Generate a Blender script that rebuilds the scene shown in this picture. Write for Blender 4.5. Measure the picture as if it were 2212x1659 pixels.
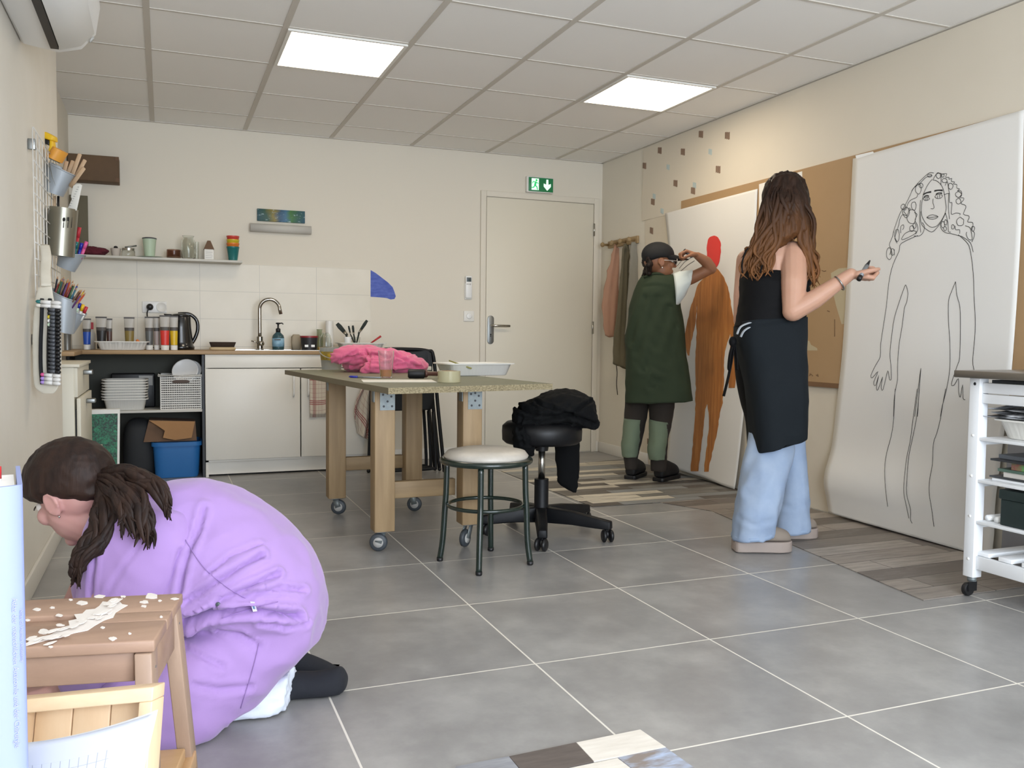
import bpy, math, random
import numpy as np
from mathutils import Vector as V, Matrix, noise
random.seed(7)
SC = bpy.context.scene
for o in list(bpy.data.objects): bpy.data.objects.remove(o)
COL = SC.collection
# ---------------------------------------------------------------- camera (focal length in pixels of a 2212 x 1659 frame)
YAW, PITCH, ROLL, FPX, CAMZ = 0.379406, -0.053459, 0.009367, 1884.4, 0.9444
FW = V((math.sin(YAW)*math.cos(PITCH), math.cos(YAW)*math.cos(PITCH), math.sin(PITCH)))
_r = V((math.cos(YAW), -math.sin(YAW), 0)); _u = _r.cross(FW)
RT = math.cos(ROLL)*_r + math.sin(ROLL)*_u
UP = -math.sin(ROLL)*_r + math.cos(ROLL)*_u
EYE = V((0, 0, CAMZ))
cd = bpy.data.cameras.new('camera'); cam = bpy.data.objects.new('camera', cd); COL.objects.link(cam)
cd.sensor_fit = 'HORIZONTAL'; cd.sensor_width = 36; cd.lens = FPX/2212*36; cd.clip_start = .02
m = Matrix((RT, UP, -FW)).transposed().to_4x4(); m.translation = EYE
cam.matrix_world = m; SC.camera = cam
# ---------------------------------------------------------------- view, world, daylight through the shop window behind the camera
vs = SC.view_settings; vs.view_transform = 'Standard'; vs.look = 'None'; vs.gamma = 1; vs.use_curve_mapping = False
vs.exposure = 0.02
w = bpy.data.worlds.new('world'); SC.world = w; w.use_nodes = True
w.node_tree.nodes['Background'].inputs[0].default_value = (.75, .86, 1, 1)
w.node_tree.nodes['Background'].inputs[1].default_value = 1.0
PANEL = 11.5           # ceiling panel radiance
def area(name, loc, rot, sx, sy, power, col):
    l = bpy.data.lights.new(name, 'AREA'); l.shape = 'RECTANGLE'; l.size = sx; l.size_y = sy; l.energy = power; l.color = col
    o = bpy.data.objects.new(name, l); COL.objects.link(o); o.location = loc; o.rotation_euler = rot; return o
area('window_daylight', (1.05, -1.6, 1.25), (math.radians(90), 0, 0), 2.9, 2.1, 235, (.81, .89, 1))
# ---------------------------------------------------------------- helpers: pixel -> place
def ray(x, y): return FW + RT*((x-1106)/FPX) - UP*((y-829.5)/FPX)
def at(x, y, d): return EYE + ray(x, y)*d
def onX(x, y, X): r = ray(x, y); return EYE + r*(X/r.x)
def onY(x, y, Y): r = ray(x, y); return EYE + r*(Y/r.y)
def onZ(x, y, Z=0): r = ray(x, y); return EYE + r*((Z-CAMZ)/r.z)
XR, YB, HC, XL = 3.364, 6.47, 2.38, -.46
# ---------------------------------------------------------------- materials
def lin(h):
    h = h.lstrip('#'); c = [int(h[i:i+2], 16)/255 for i in (0, 2, 4)]
    return tuple(x/12.92 if x <= .04045 else ((x+.055)/1.055)**2.4 for x in c) + (1,)
class NT:
    def __init__(s, name):
        s.m = bpy.data.materials.new(name); s.m.use_nodes = True; s.t = s.m.node_tree; s.b = s.t.nodes['Principled BSDF']
    def n(s, typ, **k):
        q = s.t.nodes.new('ShaderNode'+typ)
        for a, b in k.items(): setattr(q, a, b)
        return q
    def l(s, a, b): s.t.links.new(a, b)
    def math(s, op, a, b=None, c=None):
        q = s.n('Math', operation=op)
        for i, v in enumerate((a, b, c)):
            if v is None: continue
            if isinstance(v, (int, float)): q.inputs[i].default_value = v
            else: s.l(v, q.inputs[i])
        return q.outputs[0]
    def mix(s, f, a, b):
        q = s.n('Mix', data_type='RGBA')
        for sock, v in ((q.inputs[0], f), (q.inputs[6], a), (q.inputs[7], b)):
            if isinstance(v, (int, float)): sock.default_value = v
            elif isinstance(v, tuple): sock.default_value = v
            else: s.l(v, sock)
        return q.outputs[2]
    def ramp(s, f, stops, const=False):
        q = s.n('ValToRGB'); e = q.color_ramp.elements
        if const: q.color_ramp.interpolation = 'CONSTANT'
        while len(e) < len(stops): e.new(.5)
        for i, (p, c) in enumerate(stops): e[i].position = p; e[i].color = c if isinstance(c, tuple) else lin(c)
        s.l(f, q.inputs[0]); return q.outputs[0]
    def noise(s, vec, scale, detail=3, rough=.5):
        q = s.n('TexNoise'); q.inputs['Scale'].default_value = scale; q.inputs['Detail'].default_value = detail
        q.inputs['Roughness'].default_value = rough
        if vec is not None: s.l(vec, q.inputs['Vector'])
        return q.outputs[0]
    def coord(s, kind='Object', stretch=None):
        o = s.n('NewGeometry').outputs['Position'] if kind == 'World' else s.n('TexCoord').outputs[kind]
        if stretch:
            q = s.n('Mapping'); q.inputs['Scale'].default_value = stretch; s.l(o, q.inputs[0]); o = q.outputs[0]
        return o
    def bump(s, h, strength=.3, dist=.01):
        q = s.n('Bump'); q.inputs['Strength'].default_value = strength; q.inputs['Distance'].default_value = dist
        s.l(h, q.inputs['Height']); s.l(q.outputs[0], s.b.inputs['Normal'])
def mat(name, col, rough=.6, metal=0, var=None, bump=None, stretch=None, spec=.5, trans=0, ior=1.45, emit=0, coat=0, sheen=0, alpha=1, sss=0):
    """var=(scale, second colour, contrast); bump=(scale, strength, distance)"""
    k = NT(name); b = k.b.inputs
    b['Roughness'].default_value = rough; b['Metallic'].default_value = metal; b['Specular IOR Level'].default_value = spec
    b['Base Color'].default_value = lin(col)
    if trans: b['Transmission Weight'].default_value = trans; b['IOR'].default_value = ior
    if coat: b['Coat Weight'].default_value = coat; b['Coat Roughness'].default_value = .15
    if sheen: b['Sheen Weight'].default_value = sheen
    if alpha < 1: b['Alpha'].default_value = alpha
    if sss: b['Subsurface Weight'].default_value = sss; b['Subsurface Radius'].default_value = (.01, .004, .002)
    if emit: b['Emission Color'].default_value = lin(col); b['Emission Strength'].default_value = emit
    if var or bump: co = k.coord('Object', stretch)
    if var:
        f = k.noise(co, var[0], 4, .6)
        c = var[2] if len(var) > 2 else .2
        k.l(k.ramp(f, [(.5-c, col), (.5+c, var[1])]), b['Base Color'])
    if bump: k.bump(k.noise(co, bump[0], 4, .6), bump[1], bump[2])
    return k.m
M = {}
def W(name, a, b2, stretch, rough=.55):   # timber: long-grained noise
    k = NT(name); co = k.coord('Object', stretch)
    f = k.noise(co, 1, 5, .65); g = k.noise(co, 4, 2, .5)
    c = k.mix(k.math('MULTIPLY', g, .5), k.ramp(f, [(.3, a), (.7, b2)]), lin(a))
    k.l(c, k.b.inputs['Base Color']); k.b.inputs['Roughness'].default_value = rough; k.bump(f, .12, .003); return k.m
# ---------------------------------------------------------------- mesh builder
WO = {}      # world origin of every object built
class MB:
    def __init__(s): s.v = []; s.f = []; s.mi = []
    def add(s, vs_, fs, mi=0):
        k = len(s.v); s.v += [V(p) for p in vs_]
        for f in fs: s.f.append([i+k for i in f]); s.mi.append(mi)
        return s
    def box(s, a, b, mi=0):
        (x0, y0, z0), (x1, y1, z1) = a, b
        return s.add([(x0,y0,z0),(x1,y0,z0),(x1,y1,z0),(x0,y1,z0),(x0,y0,z1),(x1,y0,z1),(x1,y1,z1),(x0,y1,z1)],
                     [(0,3,2,1),(4,5,6,7),(0,1,5,4),(1,2,6,5),(2,3,7,6),(3,0,4,7)], mi)
    def obox(s, c, ax, ay, az, mi=0):   # centre + three half-extent vectors
        c, ax, ay, az = V(c), V(ax), V(ay), V(az)
        return s.add([c+ax*i+ay*j+az*k for k in (-1, 1) for i, j in ((-1,-1),(1,-1),(1,1),(-1,1))],
                     [(0,3,2,1),(4,5,6,7),(0,1,5,4),(1,2,6,5),(2,3,7,6),(3,0,4,7)], mi)
    def beam(s, p, q, w_, h_, up=(0,0,1), mi=0):
        p, q = V(p), V(q); d = q-p; up = V(up); sd = d.cross(up).normalized(); u2 = sd.cross(d).normalized()
        return s.obox((p+q)/2, d/2, sd*w_/2, u2*h_/2, mi)
    def rings(s, R, cap=True, close=False, mi=0):
        n = len(R[0]); k = len(s.v)
        for r in R: s.v += [V(p) for p in r]
        m_ = len(R)
        for i in range(m_ if close else m_-1):
            a = k+i*n; b = k+((i+1) % m_)*n
            for j in range(n): j2 = (j+1) % n; s.f.append([a+j, a+j2, b+j2, b+j]); s.mi.append(mi)
        if cap and not close:
            s.f.append([k+j for j in range(n)][::-1]); s.mi.append(mi)
            s.f.append([k+(m_-1)*n+j for j in range(n)]); s.mi.append(mi)
        return s
    def tube(s, pts, r, n=8, cap=True, close=False, mi=0, flat=1, upv=None):
        pts = [V(p) for p in pts]; R = []; m_ = len(pts); prev = None
        for i, p in enumerate(pts):
            a = pts[i-1] if (i > 0 or close) else p; b = pts[(i+1) % m_] if (i < m_-1 or close) else p
            t = (b-a).normalized() if (b-a).length > 1e-9 else V((0, 0, 1))
            if upv is not None: x = V(upv).cross(t)
            elif prev is None: x = t.cross(V((0, 0, 1)) if abs(t.z) < .9 else V((1, 0, 0)))
            else: x = prev - t*prev.dot(t)
            x = x.normalized(); prev = x; y = t.cross(x)
            rr = r[i] if isinstance(r, (list, tuple)) else r
            R.append([p + x*math.cos(2*math.pi*j/n)*rr + y*math.sin(2*math.pi*j/n)*rr*flat for j in range(n)])
        return s.rings(R, cap, close, mi)
    def cyl(s, p, q, r0, r1=None, n=20, mi=0): return s.tube([p, q], [r0, r0 if r1 is None else r1], n, mi=mi)
    def lathe(s, c, prof, n=24, rot=None, cap=True, mi=0):
        c = V(c); R = []
        for r_, z_ in prof:
            ring = [V((r_*math.cos(2*math.pi*j/n), r_*math.sin(2*math.pi*j/n), z_)) for j in range(n)]
            if rot is not None: ring = [rot @ p for p in ring]
            R.append([c+p for p in ring])
        return s.rings(R, cap, mi=mi)
    def prism(s, poly, off, mi=0):
        poly = [V(p) for p in poly]; off = V(off); n = len(poly)
        return s.add(poly+[p+off for p in poly], [list(range(n))[::-1], list(range(n, 2*n))]+[(i, (i+1) % n, n+(i+1) % n, n+i) for i in range(n)], mi)
    def ell(s, c, ax, ay, az, n=16, mi=0):
        c, ax, ay, az = V(c), V(ax), V(ay), V(az); R = []
        for i in range(1, n//2):
            t = math.pi*i/(n//2); R.append([c+az*math.cos(t)+(ax*math.cos(2*math.pi*j/n)+ay*math.sin(2*math.pi*j/n))*math.sin(t) for j in range(n)])
        k = len(s.v); s.rings(R, False, mi=mi); a = len(s.v); s.v += [c+az, c-az]; l_ = k+(len(R)-1)*n
        for j in range(n):
            s.f.append([a, k+(j+1) % n, k+j]); s.mi.append(mi); s.f.append([a+1, l_+j, l_+(j+1) % n]); s.mi.append(mi)
        return s
    def sph(s, c, r, n=12, mi=0): return s.ell(c, (r,0,0), (0,r,0), (0,0,r), n, mi)
    def cap(s, p, q, r0, r1, n=14):     # tapered round-ended limb segment
        p, q = V(p), V(q); t = (q-p).normalized(); x = t.cross(V((.3, .9, .2))).normalized(); y = t.cross(x); R = []
        for c, r_, a0, a1 in ((p, r0, -85, 0), (q, r1, 0, 85)):
            for i in range(5):
                a = math.radians(a0+(a1-a0)*i/4)
                R.append([c+t*math.sin(a)*r_+(x*math.cos(2*math.pi*j/n)+y*math.sin(2*math.pi*j/n))*math.cos(a)*r_ for j in range(n)])
        return s.rings(R)
    def chain(s, pts, rs):
        for i in range(len(pts)-1): s.cap(pts[i], pts[i+1], rs[i], rs[i+1])
        return s
    def build(s, name, mats, parent=None, smooth=True, bev=0, sub=0, remesh=0, sm=0, wr=None, auto=None, zmin=None, seg=2):
        if zmin is not None:
            for p in s.v:
                if p.z < zmin: p.z = zmin
        xs = [p.x for p in s.v]; ys = [p.y for p in s.v]; zs = [p.z for p in s.v]
        if parent is None: org = V(((min(xs)+max(xs))/2, (min(ys)+max(ys))/2, min(zs)))
        else: org = WO[parent.name].copy()
        me = bpy.data.meshes.new(name); me.from_pydata([tuple(p-org) for p in s.v], [], s.f)
        if not isinstance(mats, (list, tuple)): mats = [mats]
        for m_ in mats: me.materials.append(M[m_] if isinstance(m_, str) else m_)
        me.polygons.foreach_set('material_index', s.mi); me.update()
        import bmesh
        bm = bmesh.new(); bm.from_mesh(me); bmesh.ops.recalc_face_normals(bm, faces=bm.faces); bm.to_mesh(me); bm.free()
        o = bpy.data.objects.new(name, me); COL.objects.link(o)
        if parent is not None: o.parent = parent
        else: o.location = org
        WO[o.name] = org
        if remesh:
            r = o.modifiers.new('r', 'REMESH'); r.mode = 'VOXEL'; r.voxel_size = remesh; r.use_smooth_shade = True
            if sm: q = o.modifiers.new('s', 'SMOOTH'); q.iterations = sm; q.factor = .6
        if sub: q = o.modifiers.new('u', 'SUBSURF'); q.levels = q.render_levels = sub
        if remesh or (sub and wr): bake(o)
        if wr: wrinkle(o, *wr)
        if bev: q = o.modifiers.new('b', 'BEVEL'); q.width = bev; q.segments = seg; q.limit_method = 'ANGLE'; q.angle_limit = math.radians(40)
        me = o.data
        if smooth:
            me.polygons.foreach_set('use_smooth', [True]*len(me.polygons))
            if auto is not None:
                try:
                    me.set_sharp_from_angle(angle=math.radians(auto))
                except Exception: pass
        return o
def bake(o):
    dg = bpy.context.evaluated_depsgraph_get(); dg.update(); e = o.evaluated_get(dg)
    me = bpy.data.meshes.new_from_object(e); mats = [m_ for m_ in o.data.materials]
    o.modifiers.clear(); o.data = me
    if not len(me.materials):
        for m_ in mats: me.materials.append(m_)
def wrinkle(o, amp, sc, seed=0, fn=None):   # cloth folds: ridged noise along the normal, sc = frequency per world axis
    me = o.data; sc = V(sc); off = WO[o.name]
    nrm = [v.normal.copy() for v in me.vertices]
    for v, n_ in zip(me.vertices, nrm):
        p = v.co+off; q = V((p.x*sc.x, p.y*sc.y, p.z*sc.z)) + V((seed, seed*1.7, 0))
        a = noise.noise(q); b = noise.noise(q*2.3+V((5, 3, 1)))
        d = amp*((1-abs(a)*2.6)*.7 + b*.45)
        if fn: d *= fn(p)
        v.co += n_*d
    me.update()
def tag(o, label=None, cat=None, group=None, kind=None):
    if label: o['label'] = label
    if cat: o['category'] = cat
    if group: o['group'] = group
    if kind: o['kind'] = kind
    return o
def thing(name, label, cat, loc, group=None):
    o = bpy.data.objects.new(name, None); COL.objects.link(o); o.location = loc; o.empty_display_size = .05
    WO[o.name] = V(loc); return tag(o, label, cat, group)
def struct(o): o['kind'] = 'structure'; return o
def copy_tree(o, loc=None, label=None, parent=None, rot=None):
    c = o.copy(); COL.objects.link(c); c.parent = parent
    if loc is not None:
        d = V(loc)-WO[o.name] if parent is None else V((0,0,0))
        c.location = loc
    WO[c.name] = V(loc) if loc is not None else WO[o.name]
    if label: c['label'] = label
    if rot: c.rotation_euler = rot
    for ch in [x for x in bpy.data.objects if x.parent == o]: copy_tree(ch, None, None, c)
    return c
def cat_rom(pts, k=4, close=False):
    pts = [np.array(p, float) for p in pts]; n = len(pts); out = []
    for i in range(n if close else n-1):
        p0 = pts[i-1] if (i or close) else pts[0]; p1 = pts[i]; p2 = pts[(i+1) % n]; p3 = pts[(i+2) % n] if (i+2 < n or close) else pts[-1]
        for j in range(k):
            t = j/k; out.append(.5*((2*p1)+(-p0+p2)*t+(2*p0-5*p1+4*p2-p3)*t*t+(-p0+3*p1-3*p2+p3)*t**3))
    if not close: out.append(pts[-1])
    return out
def curve(pts, k=5, close=False): return [V(p) for p in cat_rom([tuple(p) for p in pts], k, close)]
def sloft(mb, secs, n=28, k=4, ex=2.0, dirv=None, cap=True, pole=True):
    """rings through two silhouette pixels each: (x1,y1,x2,y2,depth,half thickness); ex>2 = boxier section"""
    S_ = cat_rom(secs, k); R = []
    for x1, y1, x2, y2, d, th in S_:
        A = at(x1, y1, d); B = at(x2, y2, d); c = (A+B)/2; a = (B-A)/2
        b = (V(dirv) if dirv is not None else V((FW.x, FW.y, 0))).normalized()*th
        ring = []
        for j in range(n):
            t = 2*math.pi*j/n; co, si = math.cos(t), math.sin(t)
            ring.append(c + a*math.copysign(abs(co)**(2/ex), co) + b*math.copysign(abs(si)**(2/ex), si))
        R.append(ring)
    return mb.rings(R, cap)
def pxy(p): d = p-EYE; k = d.dot(FW); return (1106+FPX*d.dot(RT)/k, 829.5-FPX*d.dot(UP)/k)
def folds(o, lines, frontd):
    """pressed cloth creases along pixel polylines: (pts, width px, depth m)"""
    me = o.data; off = WO[o.name]; nr = [v.normal.copy() for v in me.vertices]
    for v, n_ in zip(me.vertices, nr):
        p = v.co+off
        if n_.dot(FW) > .25: continue
        x, y = pxy(p); s_ = 0
        for pts, w_, dpt in lines:
            best = 1e9
            for (x0, y0), (x1, y1) in zip(pts, pts[1:]):
                dx, dy = x1-x0, y1-y0; t = max(0, min(1, ((x-x0)*dx+(y-y0)*dy)/(dx*dx+dy*dy))); e = math.hypot(x-x0-dx*t, y-y0-dy*t); best = min(best, e)
            q = best/w_
            if q < 3: s_ += dpt*(-math.exp(-q*q)+.55*math.exp(-(q-1.5)**2*1.6))
        v.co += n_*s_
    me.update()
# ---------------------------------------------------------------- materials of the room
M['wall'] = mat('wall_paint', '#e2dbcc', .85, bump=(60, .05, .002))
M['wallL'] = mat('wall_paint_side', '#e6e1d7', .85, var=(2.5, '#dcd6c9', .3))
M['white'] = mat('white_lacquer', '#e8e6df', .45)
M['whitegloss'] = mat('white_gloss', '#eeeeec', .3)
M['black'] = mat('black_plastic', '#141416', .45)
M['blackmatte'] = mat('black_fabric', '#090a0b', .9, spec=.2, bump=(250, .15, .001))
M['chrome'] = mat('brushed_steel', '#b9b7b0', .25, 1)
M['steel'] = mat('grey_metal', '#8f918f', .4, .9)
M['ceil'] = mat('ceiling_tile', '#f7f5f1', .95, bump=(300, .05, .001))
M['bars'] = mat('ceiling_bar', '#cfc9bf', .6)
M['tilew'] = None
def floor_mat():
    k = NT('floor_tiles'); s, fx, fy = .59774, .39104, 2.2768
    sp = k.n('SeparateXYZ'); k.l(k.coord('World'), sp.inputs[0])
    u = k.math('DIVIDE', k.math('SUBTRACT', sp.outputs[0], fx), s); v = k.math('DIVIDE', k.math('SUBTRACT', sp.outputs[1], fy), s)
    def edge(a): return k.math('ABSOLUTE', k.math('SUBTRACT', k.math('FRACT', k.math('ADD', a, .5)), .5))
    e = k.math('MINIMUM', edge(u), edge(v)); g = k.math('LESS_THAN', e, .0045)
    cmb = k.n('CombineXYZ'); k.l(k.math('FLOOR', u), cmb.inputs[0]); k.l(k.math('FLOOR', v), cmb.inputs[1])
    wn = k.n('TexWhiteNoise'); k.l(cmb.outputs[0], wn.inputs[0])
    off = k.n('VectorMath', operation='MULTIPLY_ADD'); k.l(wn.outputs['Color'], off.inputs[0]); off.inputs[1].default_value = (9, 9, 9); k.l(k.coord('World'), off.inputs[2])
    f = k.noise(off.outputs[0], 2.6, 6, .62); f2 = k.noise(off.outputs[0], 9, 4, .7)
    c = k.ramp(k.math('ADD', k.math('MULTIPLY', f, .7), k.math('MULTIPLY', f2, .3)), [(.32, '#83817f'), (.5, '#949290'), (.68, '#a9a7a4')])
    k.l(k.mix(g, c, lin('#e2ddd2')), k.b.inputs['Base Color'])
    k.l(k.math('ADD', k.math('MULTIPLY', g, .3), k.math('ADD', k.math('MULTIPLY', f2, .15), .24)), k.b.inputs['Roughness'])
    q = k.n('Bump'); q.inputs['Strength'].default_value = .25; q.inputs['Distance'].default_value = .002; k.l(k.math('SUBTRACT', 1.0, g), q.inputs['Height']); k.l(q.outputs[0], k.b.inputs['Normal'])
    return k.m
def plank_mat(name, pal, h, L, seed, rough=.5):
    k = NT(name); sp = k.n('SeparateXYZ'); k.l(k.coord('World'), sp.inputs[0])
    vv = k.math('DIVIDE', sp.outputs[1], h); row = k.math('FLOOR', vv)
    w1 = k.n('TexWhiteNoise', noise_dimensions='1D'); k.l(k.math('ADD', row, seed), w1.inputs['W'])
    uu = k.math('ADD', k.math('DIVIDE', sp.outputs[0], L), k.math('MULTIPLY', w1.outputs[0], 7.0)); col = k.math('FLOOR', uu)
    cb = k.n('CombineXYZ'); k.l(row, cb.inputs[0]); k.l(col, cb.inputs[1]); cb.inputs[2].default_value = seed
    w2 = k.n('TexWhiteNoise'); k.l(cb.outputs[0], w2.inputs[0])
    n_ = len(pal); c = k.ramp(w2.outputs[0], [(i/n_, p) for i, p in enumerate(pal)], True)
    f = k.noise(k.coord('World', (6, 45, 1)), 1, 5, .65); f2 = k.noise(k.coord('World', (4, 14, 1)), 1.3, 4, .7)
    c = k.mix(k.ramp(f, [(.42, (0, 0, 0, 1)), (.75, (.75, .75, .75, 1))]), c, lin('#6b665f'))
    c = k.mix(k.ramp(f2, [(.5, (0, 0, 0, 1)), (.8, (.5, .5, .5, 1))]), c, lin('#a39d94'))
    e = k.math('MINIMUM', k.math('MULTIPLY', k.math('ABSOLUTE', k.math('SUBTRACT', k.math('FRACT', k.math('ADD', vv, .5)), .5)), h),
               k.math('MULTIPLY', k.math('ABSOLUTE', k.math('SUBTRACT', k.math('FRACT', k.math('ADD', uu, .5)), .5)), L))
    k.l(k.mix(k.math('LESS_THAN', e, .0022), c, lin('#4c4742')), k.b.inputs['Base Color']); k.b.inputs['Roughness'].default_value = rough
    return k.m
M['floor'] = floor_mat()
M['plankA'] = plank_mat('patchwork_planks', ['#d9d0bd', '#8c8f8f', '#4f4842', '#7b7973', '#9a9892', '#c9c0ae', '#807f7b', '#5d564f'], .088, .55, 3)
M['plankB'] = plank_mat('brown_planks', ['#8d8379', '#9f948a', '#736963', '#958b82', '#aca298', '#6d645d', '#857b72'], .13, .8, 11)
# ---------------------------------------------------------------- room shell
Y0 = -1.55
struct(MB().box((-1.0, Y0-.2, -.1), (XR+.2, YB+.2, 0)).build('floor', 'floor', smooth=False))
ce = struct(MB().box((-1.0, Y0-.2, HC), (XR+.2, YB+.2, HC+.1)).build('ceiling', 'ceil', smooth=False))
CX, CY = -.05757, 3.647
b = MB()
for i in range(-1, 7):
    x = CX+.6*i
    if x < XR: b.box((x-.014, Y0, HC-.004), (x+.014, YB-.002, HC))
b.box((-.57, YB-.02, HC-.006), (XR, YB-.001, HC)); b.box((XR-.02, Y0, HC-.006), (XR-.001, YB, HC))
b.build('main_tee', 'bars', ce, smooth=False)
b = MB()
for j in range(-8, 5): b.box((-.57, CY+.6*j-.008, HC-.003), (XR-.002, CY+.6*j+.008, HC))
b.build('cross_tee', 'bars', ce, smooth=False)
struct(MB().box((-.67, YB, 0), (XR+.1, YB+.1, HC)).build('wall_back', 'wall', smooth=False))
struct(MB().box((XR, Y0-.1, 0), (XR+.1, YB, HC)).build('wall_right', 'wall', smooth=False))
struct(MB().box((-.67, Y0-.1, 0), (-.57, YB, HC)).build('wall_alcove', 'wall', smooth=False))
struct(MB().box((-.57, Y0, 0), (XL, 4.70, HC)).build('wall_left', 'wallL', smooth=False))
b = MB()   # wall behind the camera with the shop window opening
for a, c in (((-.57, 0), (-.4, HC)), ((2.5, 0), (XR, HC)), ((-.4, 0), (2.5, .3)), ((-.4, 2.3), (2.5, HC))):
    b.box((a[0], Y0-.1, a[1]), (c[0], Y0, c[1]))
struct(b.build('wall_rear', 'wall', smooth=False))
wf = MB()
for x in (-.4, 1.02, 2.44): wf.box((x, Y0-.07, .3), (x+.06, Y0-.02, 2.3))
for z in (.3, 2.24): wf.box((-.4, Y0-.07, z), (2.5, Y0-.02, z+.06))
struct(wf.build('window_1', 'white', smooth=False))
M['base'] = mat('baseboard_white', '#e6e2d9', .4)
struct(MB().box((XL, Y0, 0), (XL+.012, 4.70, .085)).build('baseboard_left', 'base', bev=.003))
struct(MB().box((1.45, YB-.012, 0), (2.33, YB, .085)).build('baseboard_back', 'base', bev=.003))
struct(MB().box((XR-.012, 5.66, 0), (XR, YB-.012, .085)).build('baseboard_right', 'base', bev=.003))
struct(MB().box((3.3, YB-.012, 0), (XR-.012, YB, .085)).build('baseboard_corner', 'base', bev=.003))
# large wall tiles behind the sink
def tile_mat():
    k = NT('splashback_tile'); sp = k.n('SeparateXYZ'); k.l(k.coord('World'), sp.inputs[0])
    u = k.math('DIVIDE', k.math('SUBTRACT', sp.outputs[0], .234), .4005); v = k.math('DIVIDE', k.math('SUBTRACT', sp.outputs[2], 1.44), .193)
    def e(a): return k.math('ABSOLUTE', k.math('SUBTRACT', k.math('FRACT', k.math('ADD', a, .5)), .5))
    g = k.math('MAXIMUM', k.math('LESS_THAN', e(u), .004), k.math('LESS_THAN', e(v), .008))
    k.l(k.mix(g, k.ramp(k.noise(k.coord('World'), 5), [(.3, '#dcd5c4'), (.7, '#e3dccc')]), lin('#c4beb0')), k.b.inputs['Base Color']); k.b.inputs['Roughness'].default_value = .38
    return k.m
M['tilew'] = tile_mat()
struct(MB().box((-.569, YB-.008, .84), (1.434, YB, 1.44)).build('wall_splashback', 'tilew', smooth=False))
# ceiling light panels
M['lamp'] = mat('light_diffuser', '#ffefd6', .5, emit=PANEL)
for i, (k, lab) in enumerate(((1, 'glowing square ceiling panel light above the sink side, left of the two'), (4, 'glowing square ceiling panel light nearer the right wall with the drawings'))):
    x, y = CX+.6*k, CY+.6
    t = thing('ceiling_light', lab, 'light', (x+.3, y+.3, HC-.012), 'ceiling panel lights')
    f = MB()
    for a, c in (((x+.012, y+.01), (x+.03, y+.59)), ((x+.57, y+.01), (x+.588, y+.59)), ((x+.03, y+.01), (x+.57, y+.025)), ((x+.03, y+.575), (x+.57, y+.59))):
        f.box((a[0], a[1], HC-.012), (c[0], c[1], HC-.001))
    f.build('frame', 'white', t, smooth=False)
    MB().box((x+.03, y+.025, HC-.010), (x+.57, y+.575, HC-.004)).build('diffuser', 'lamp', t, smooth=False)
# ---------------------------------------------------------------- door, sign, switch, remote
dl, dr, dt = 2.345, 3.285, 2.04
fr = MB()
for x0, x1 in ((dl-.045, dl), (dr, dr+.045)): fr.box((x0, YB-.02, 0), (x1, YB-.001, dt+.045))
fr.box((dl, YB-.02, dt), (dr, YB-.001, dt+.045))
struct(fr.build('trim_1', 'wall', bev=.004))
M['doorp'] = mat('door_paint', '#dfd8c6', .5)
dd = struct(MB().box((dl+.004, YB-.014, .008), (dr-.004, YB-.002, dt-.004)).build('door_1', 'doorp', bev=.002))
M['gap'] = mat('shadow_gap', '#4a463f', .9)
hx = (onY(1058, 710, YB).x)
pl = MB()
pl.rings([[V((hx+math.copysign(abs(math.cos(t))**1, math.cos(t))*.027, yy, 1.002+math.sin(t)*.027+(.085 if math.sin(t) > 0 else -.085))) for t in [2*math.pi*j/24+.001 for j in range(24)]] for yy in (YB-.022, YB-.014)])
pl.build('handle_plate', 'steel', dd, bev=.002)
MB().tube([(hx, YB-.015, 1.035), (hx, YB-.06, 1.035), (hx+.02, YB-.066, 1.035), (hx+.145, YB-.066, 1.033)], .0095, 12).build('lever', 'chrome', dd)
kh = MB().cyl((hx, YB-.0235, .965), (hx, YB-.02, .965), .006, n=12); kh.box((hx-.003, YB-.0235, .945), (hx+.003, YB-.02, .965)); kh.build('keyhole', 'black', dd, smooth=False)
for z in (1.83, 1.03): MB().cyl((dr-.002, YB-.022, z-.05), (dr-.002, YB-.022, z+.05), .008).build('hinge', 'chrome', dd)
# running-man exit sign
ex = thing('exit_sign', 'green and white lit emergency exit sign with running man and down arrow above the door', 'sign', (2.79, YB-.03, 2.1))
x0, x1, z0, z1 = 2.685, 2.905, 2.103, 2.212
MB().box((x0-.008, YB-.034, z0-.008), (x1+.002, YB-.001, z1+.008)).build('housing', 'white', ex, bev=.005)
M['exitg'] = mat('exit_green', '#1f7a4a', .4, emit=.12)
M['exitw'] = mat('exit_white', '#eafff2', .4, emit=.55)
M['exitl'] = mat('exit_glow', '#35c978', .4, emit=.5)
MB().box((x0+.006, YB-.040, z0), (x1-.002, YB-.033, z1)).build('face', 'exitg', ex, bev=.004)
yf = YB-.0412
MB().box((x0+.03, yf, z0+.01), (x0+.092, yf+.002, z1-.008)).build('doorway', 'exitw', ex, smooth=False)
rm = MB(); c = V((x0+.062, yf-.0012, z0+.05)); P2 = lambda a, b2: c+V((a, 0, b2))
rm.lathe(P2(.009, .037), [(.0001, 0), (.0085, 0)], 14, Matrix.Rotation(math.radians(90), 3, 'X'))
for a, b2, w_ in (((.004, .026), (-.004, -.004), .016), ((.002, .024), (.026, .012), .006), ((.0, .022), (-.018, .026), .006), ((-.018, .026), (-.027, .01), .006), ((-.002, -.004), (.014, -.016), .009), ((.014, -.016), (.018, -.038), .008), ((-.004, -.002), (-.016, -.022), .009), ((-.016, -.022), (-.034, -.022), .007)):
    rm.beam(P2(*a), P2(*b2), .0015, w_, (1, 0, .3))
rm.build('running_man', 'exitl', ex, smooth=False)
ac = V((x0+.165, yf-.001, z0+.054))
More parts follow.
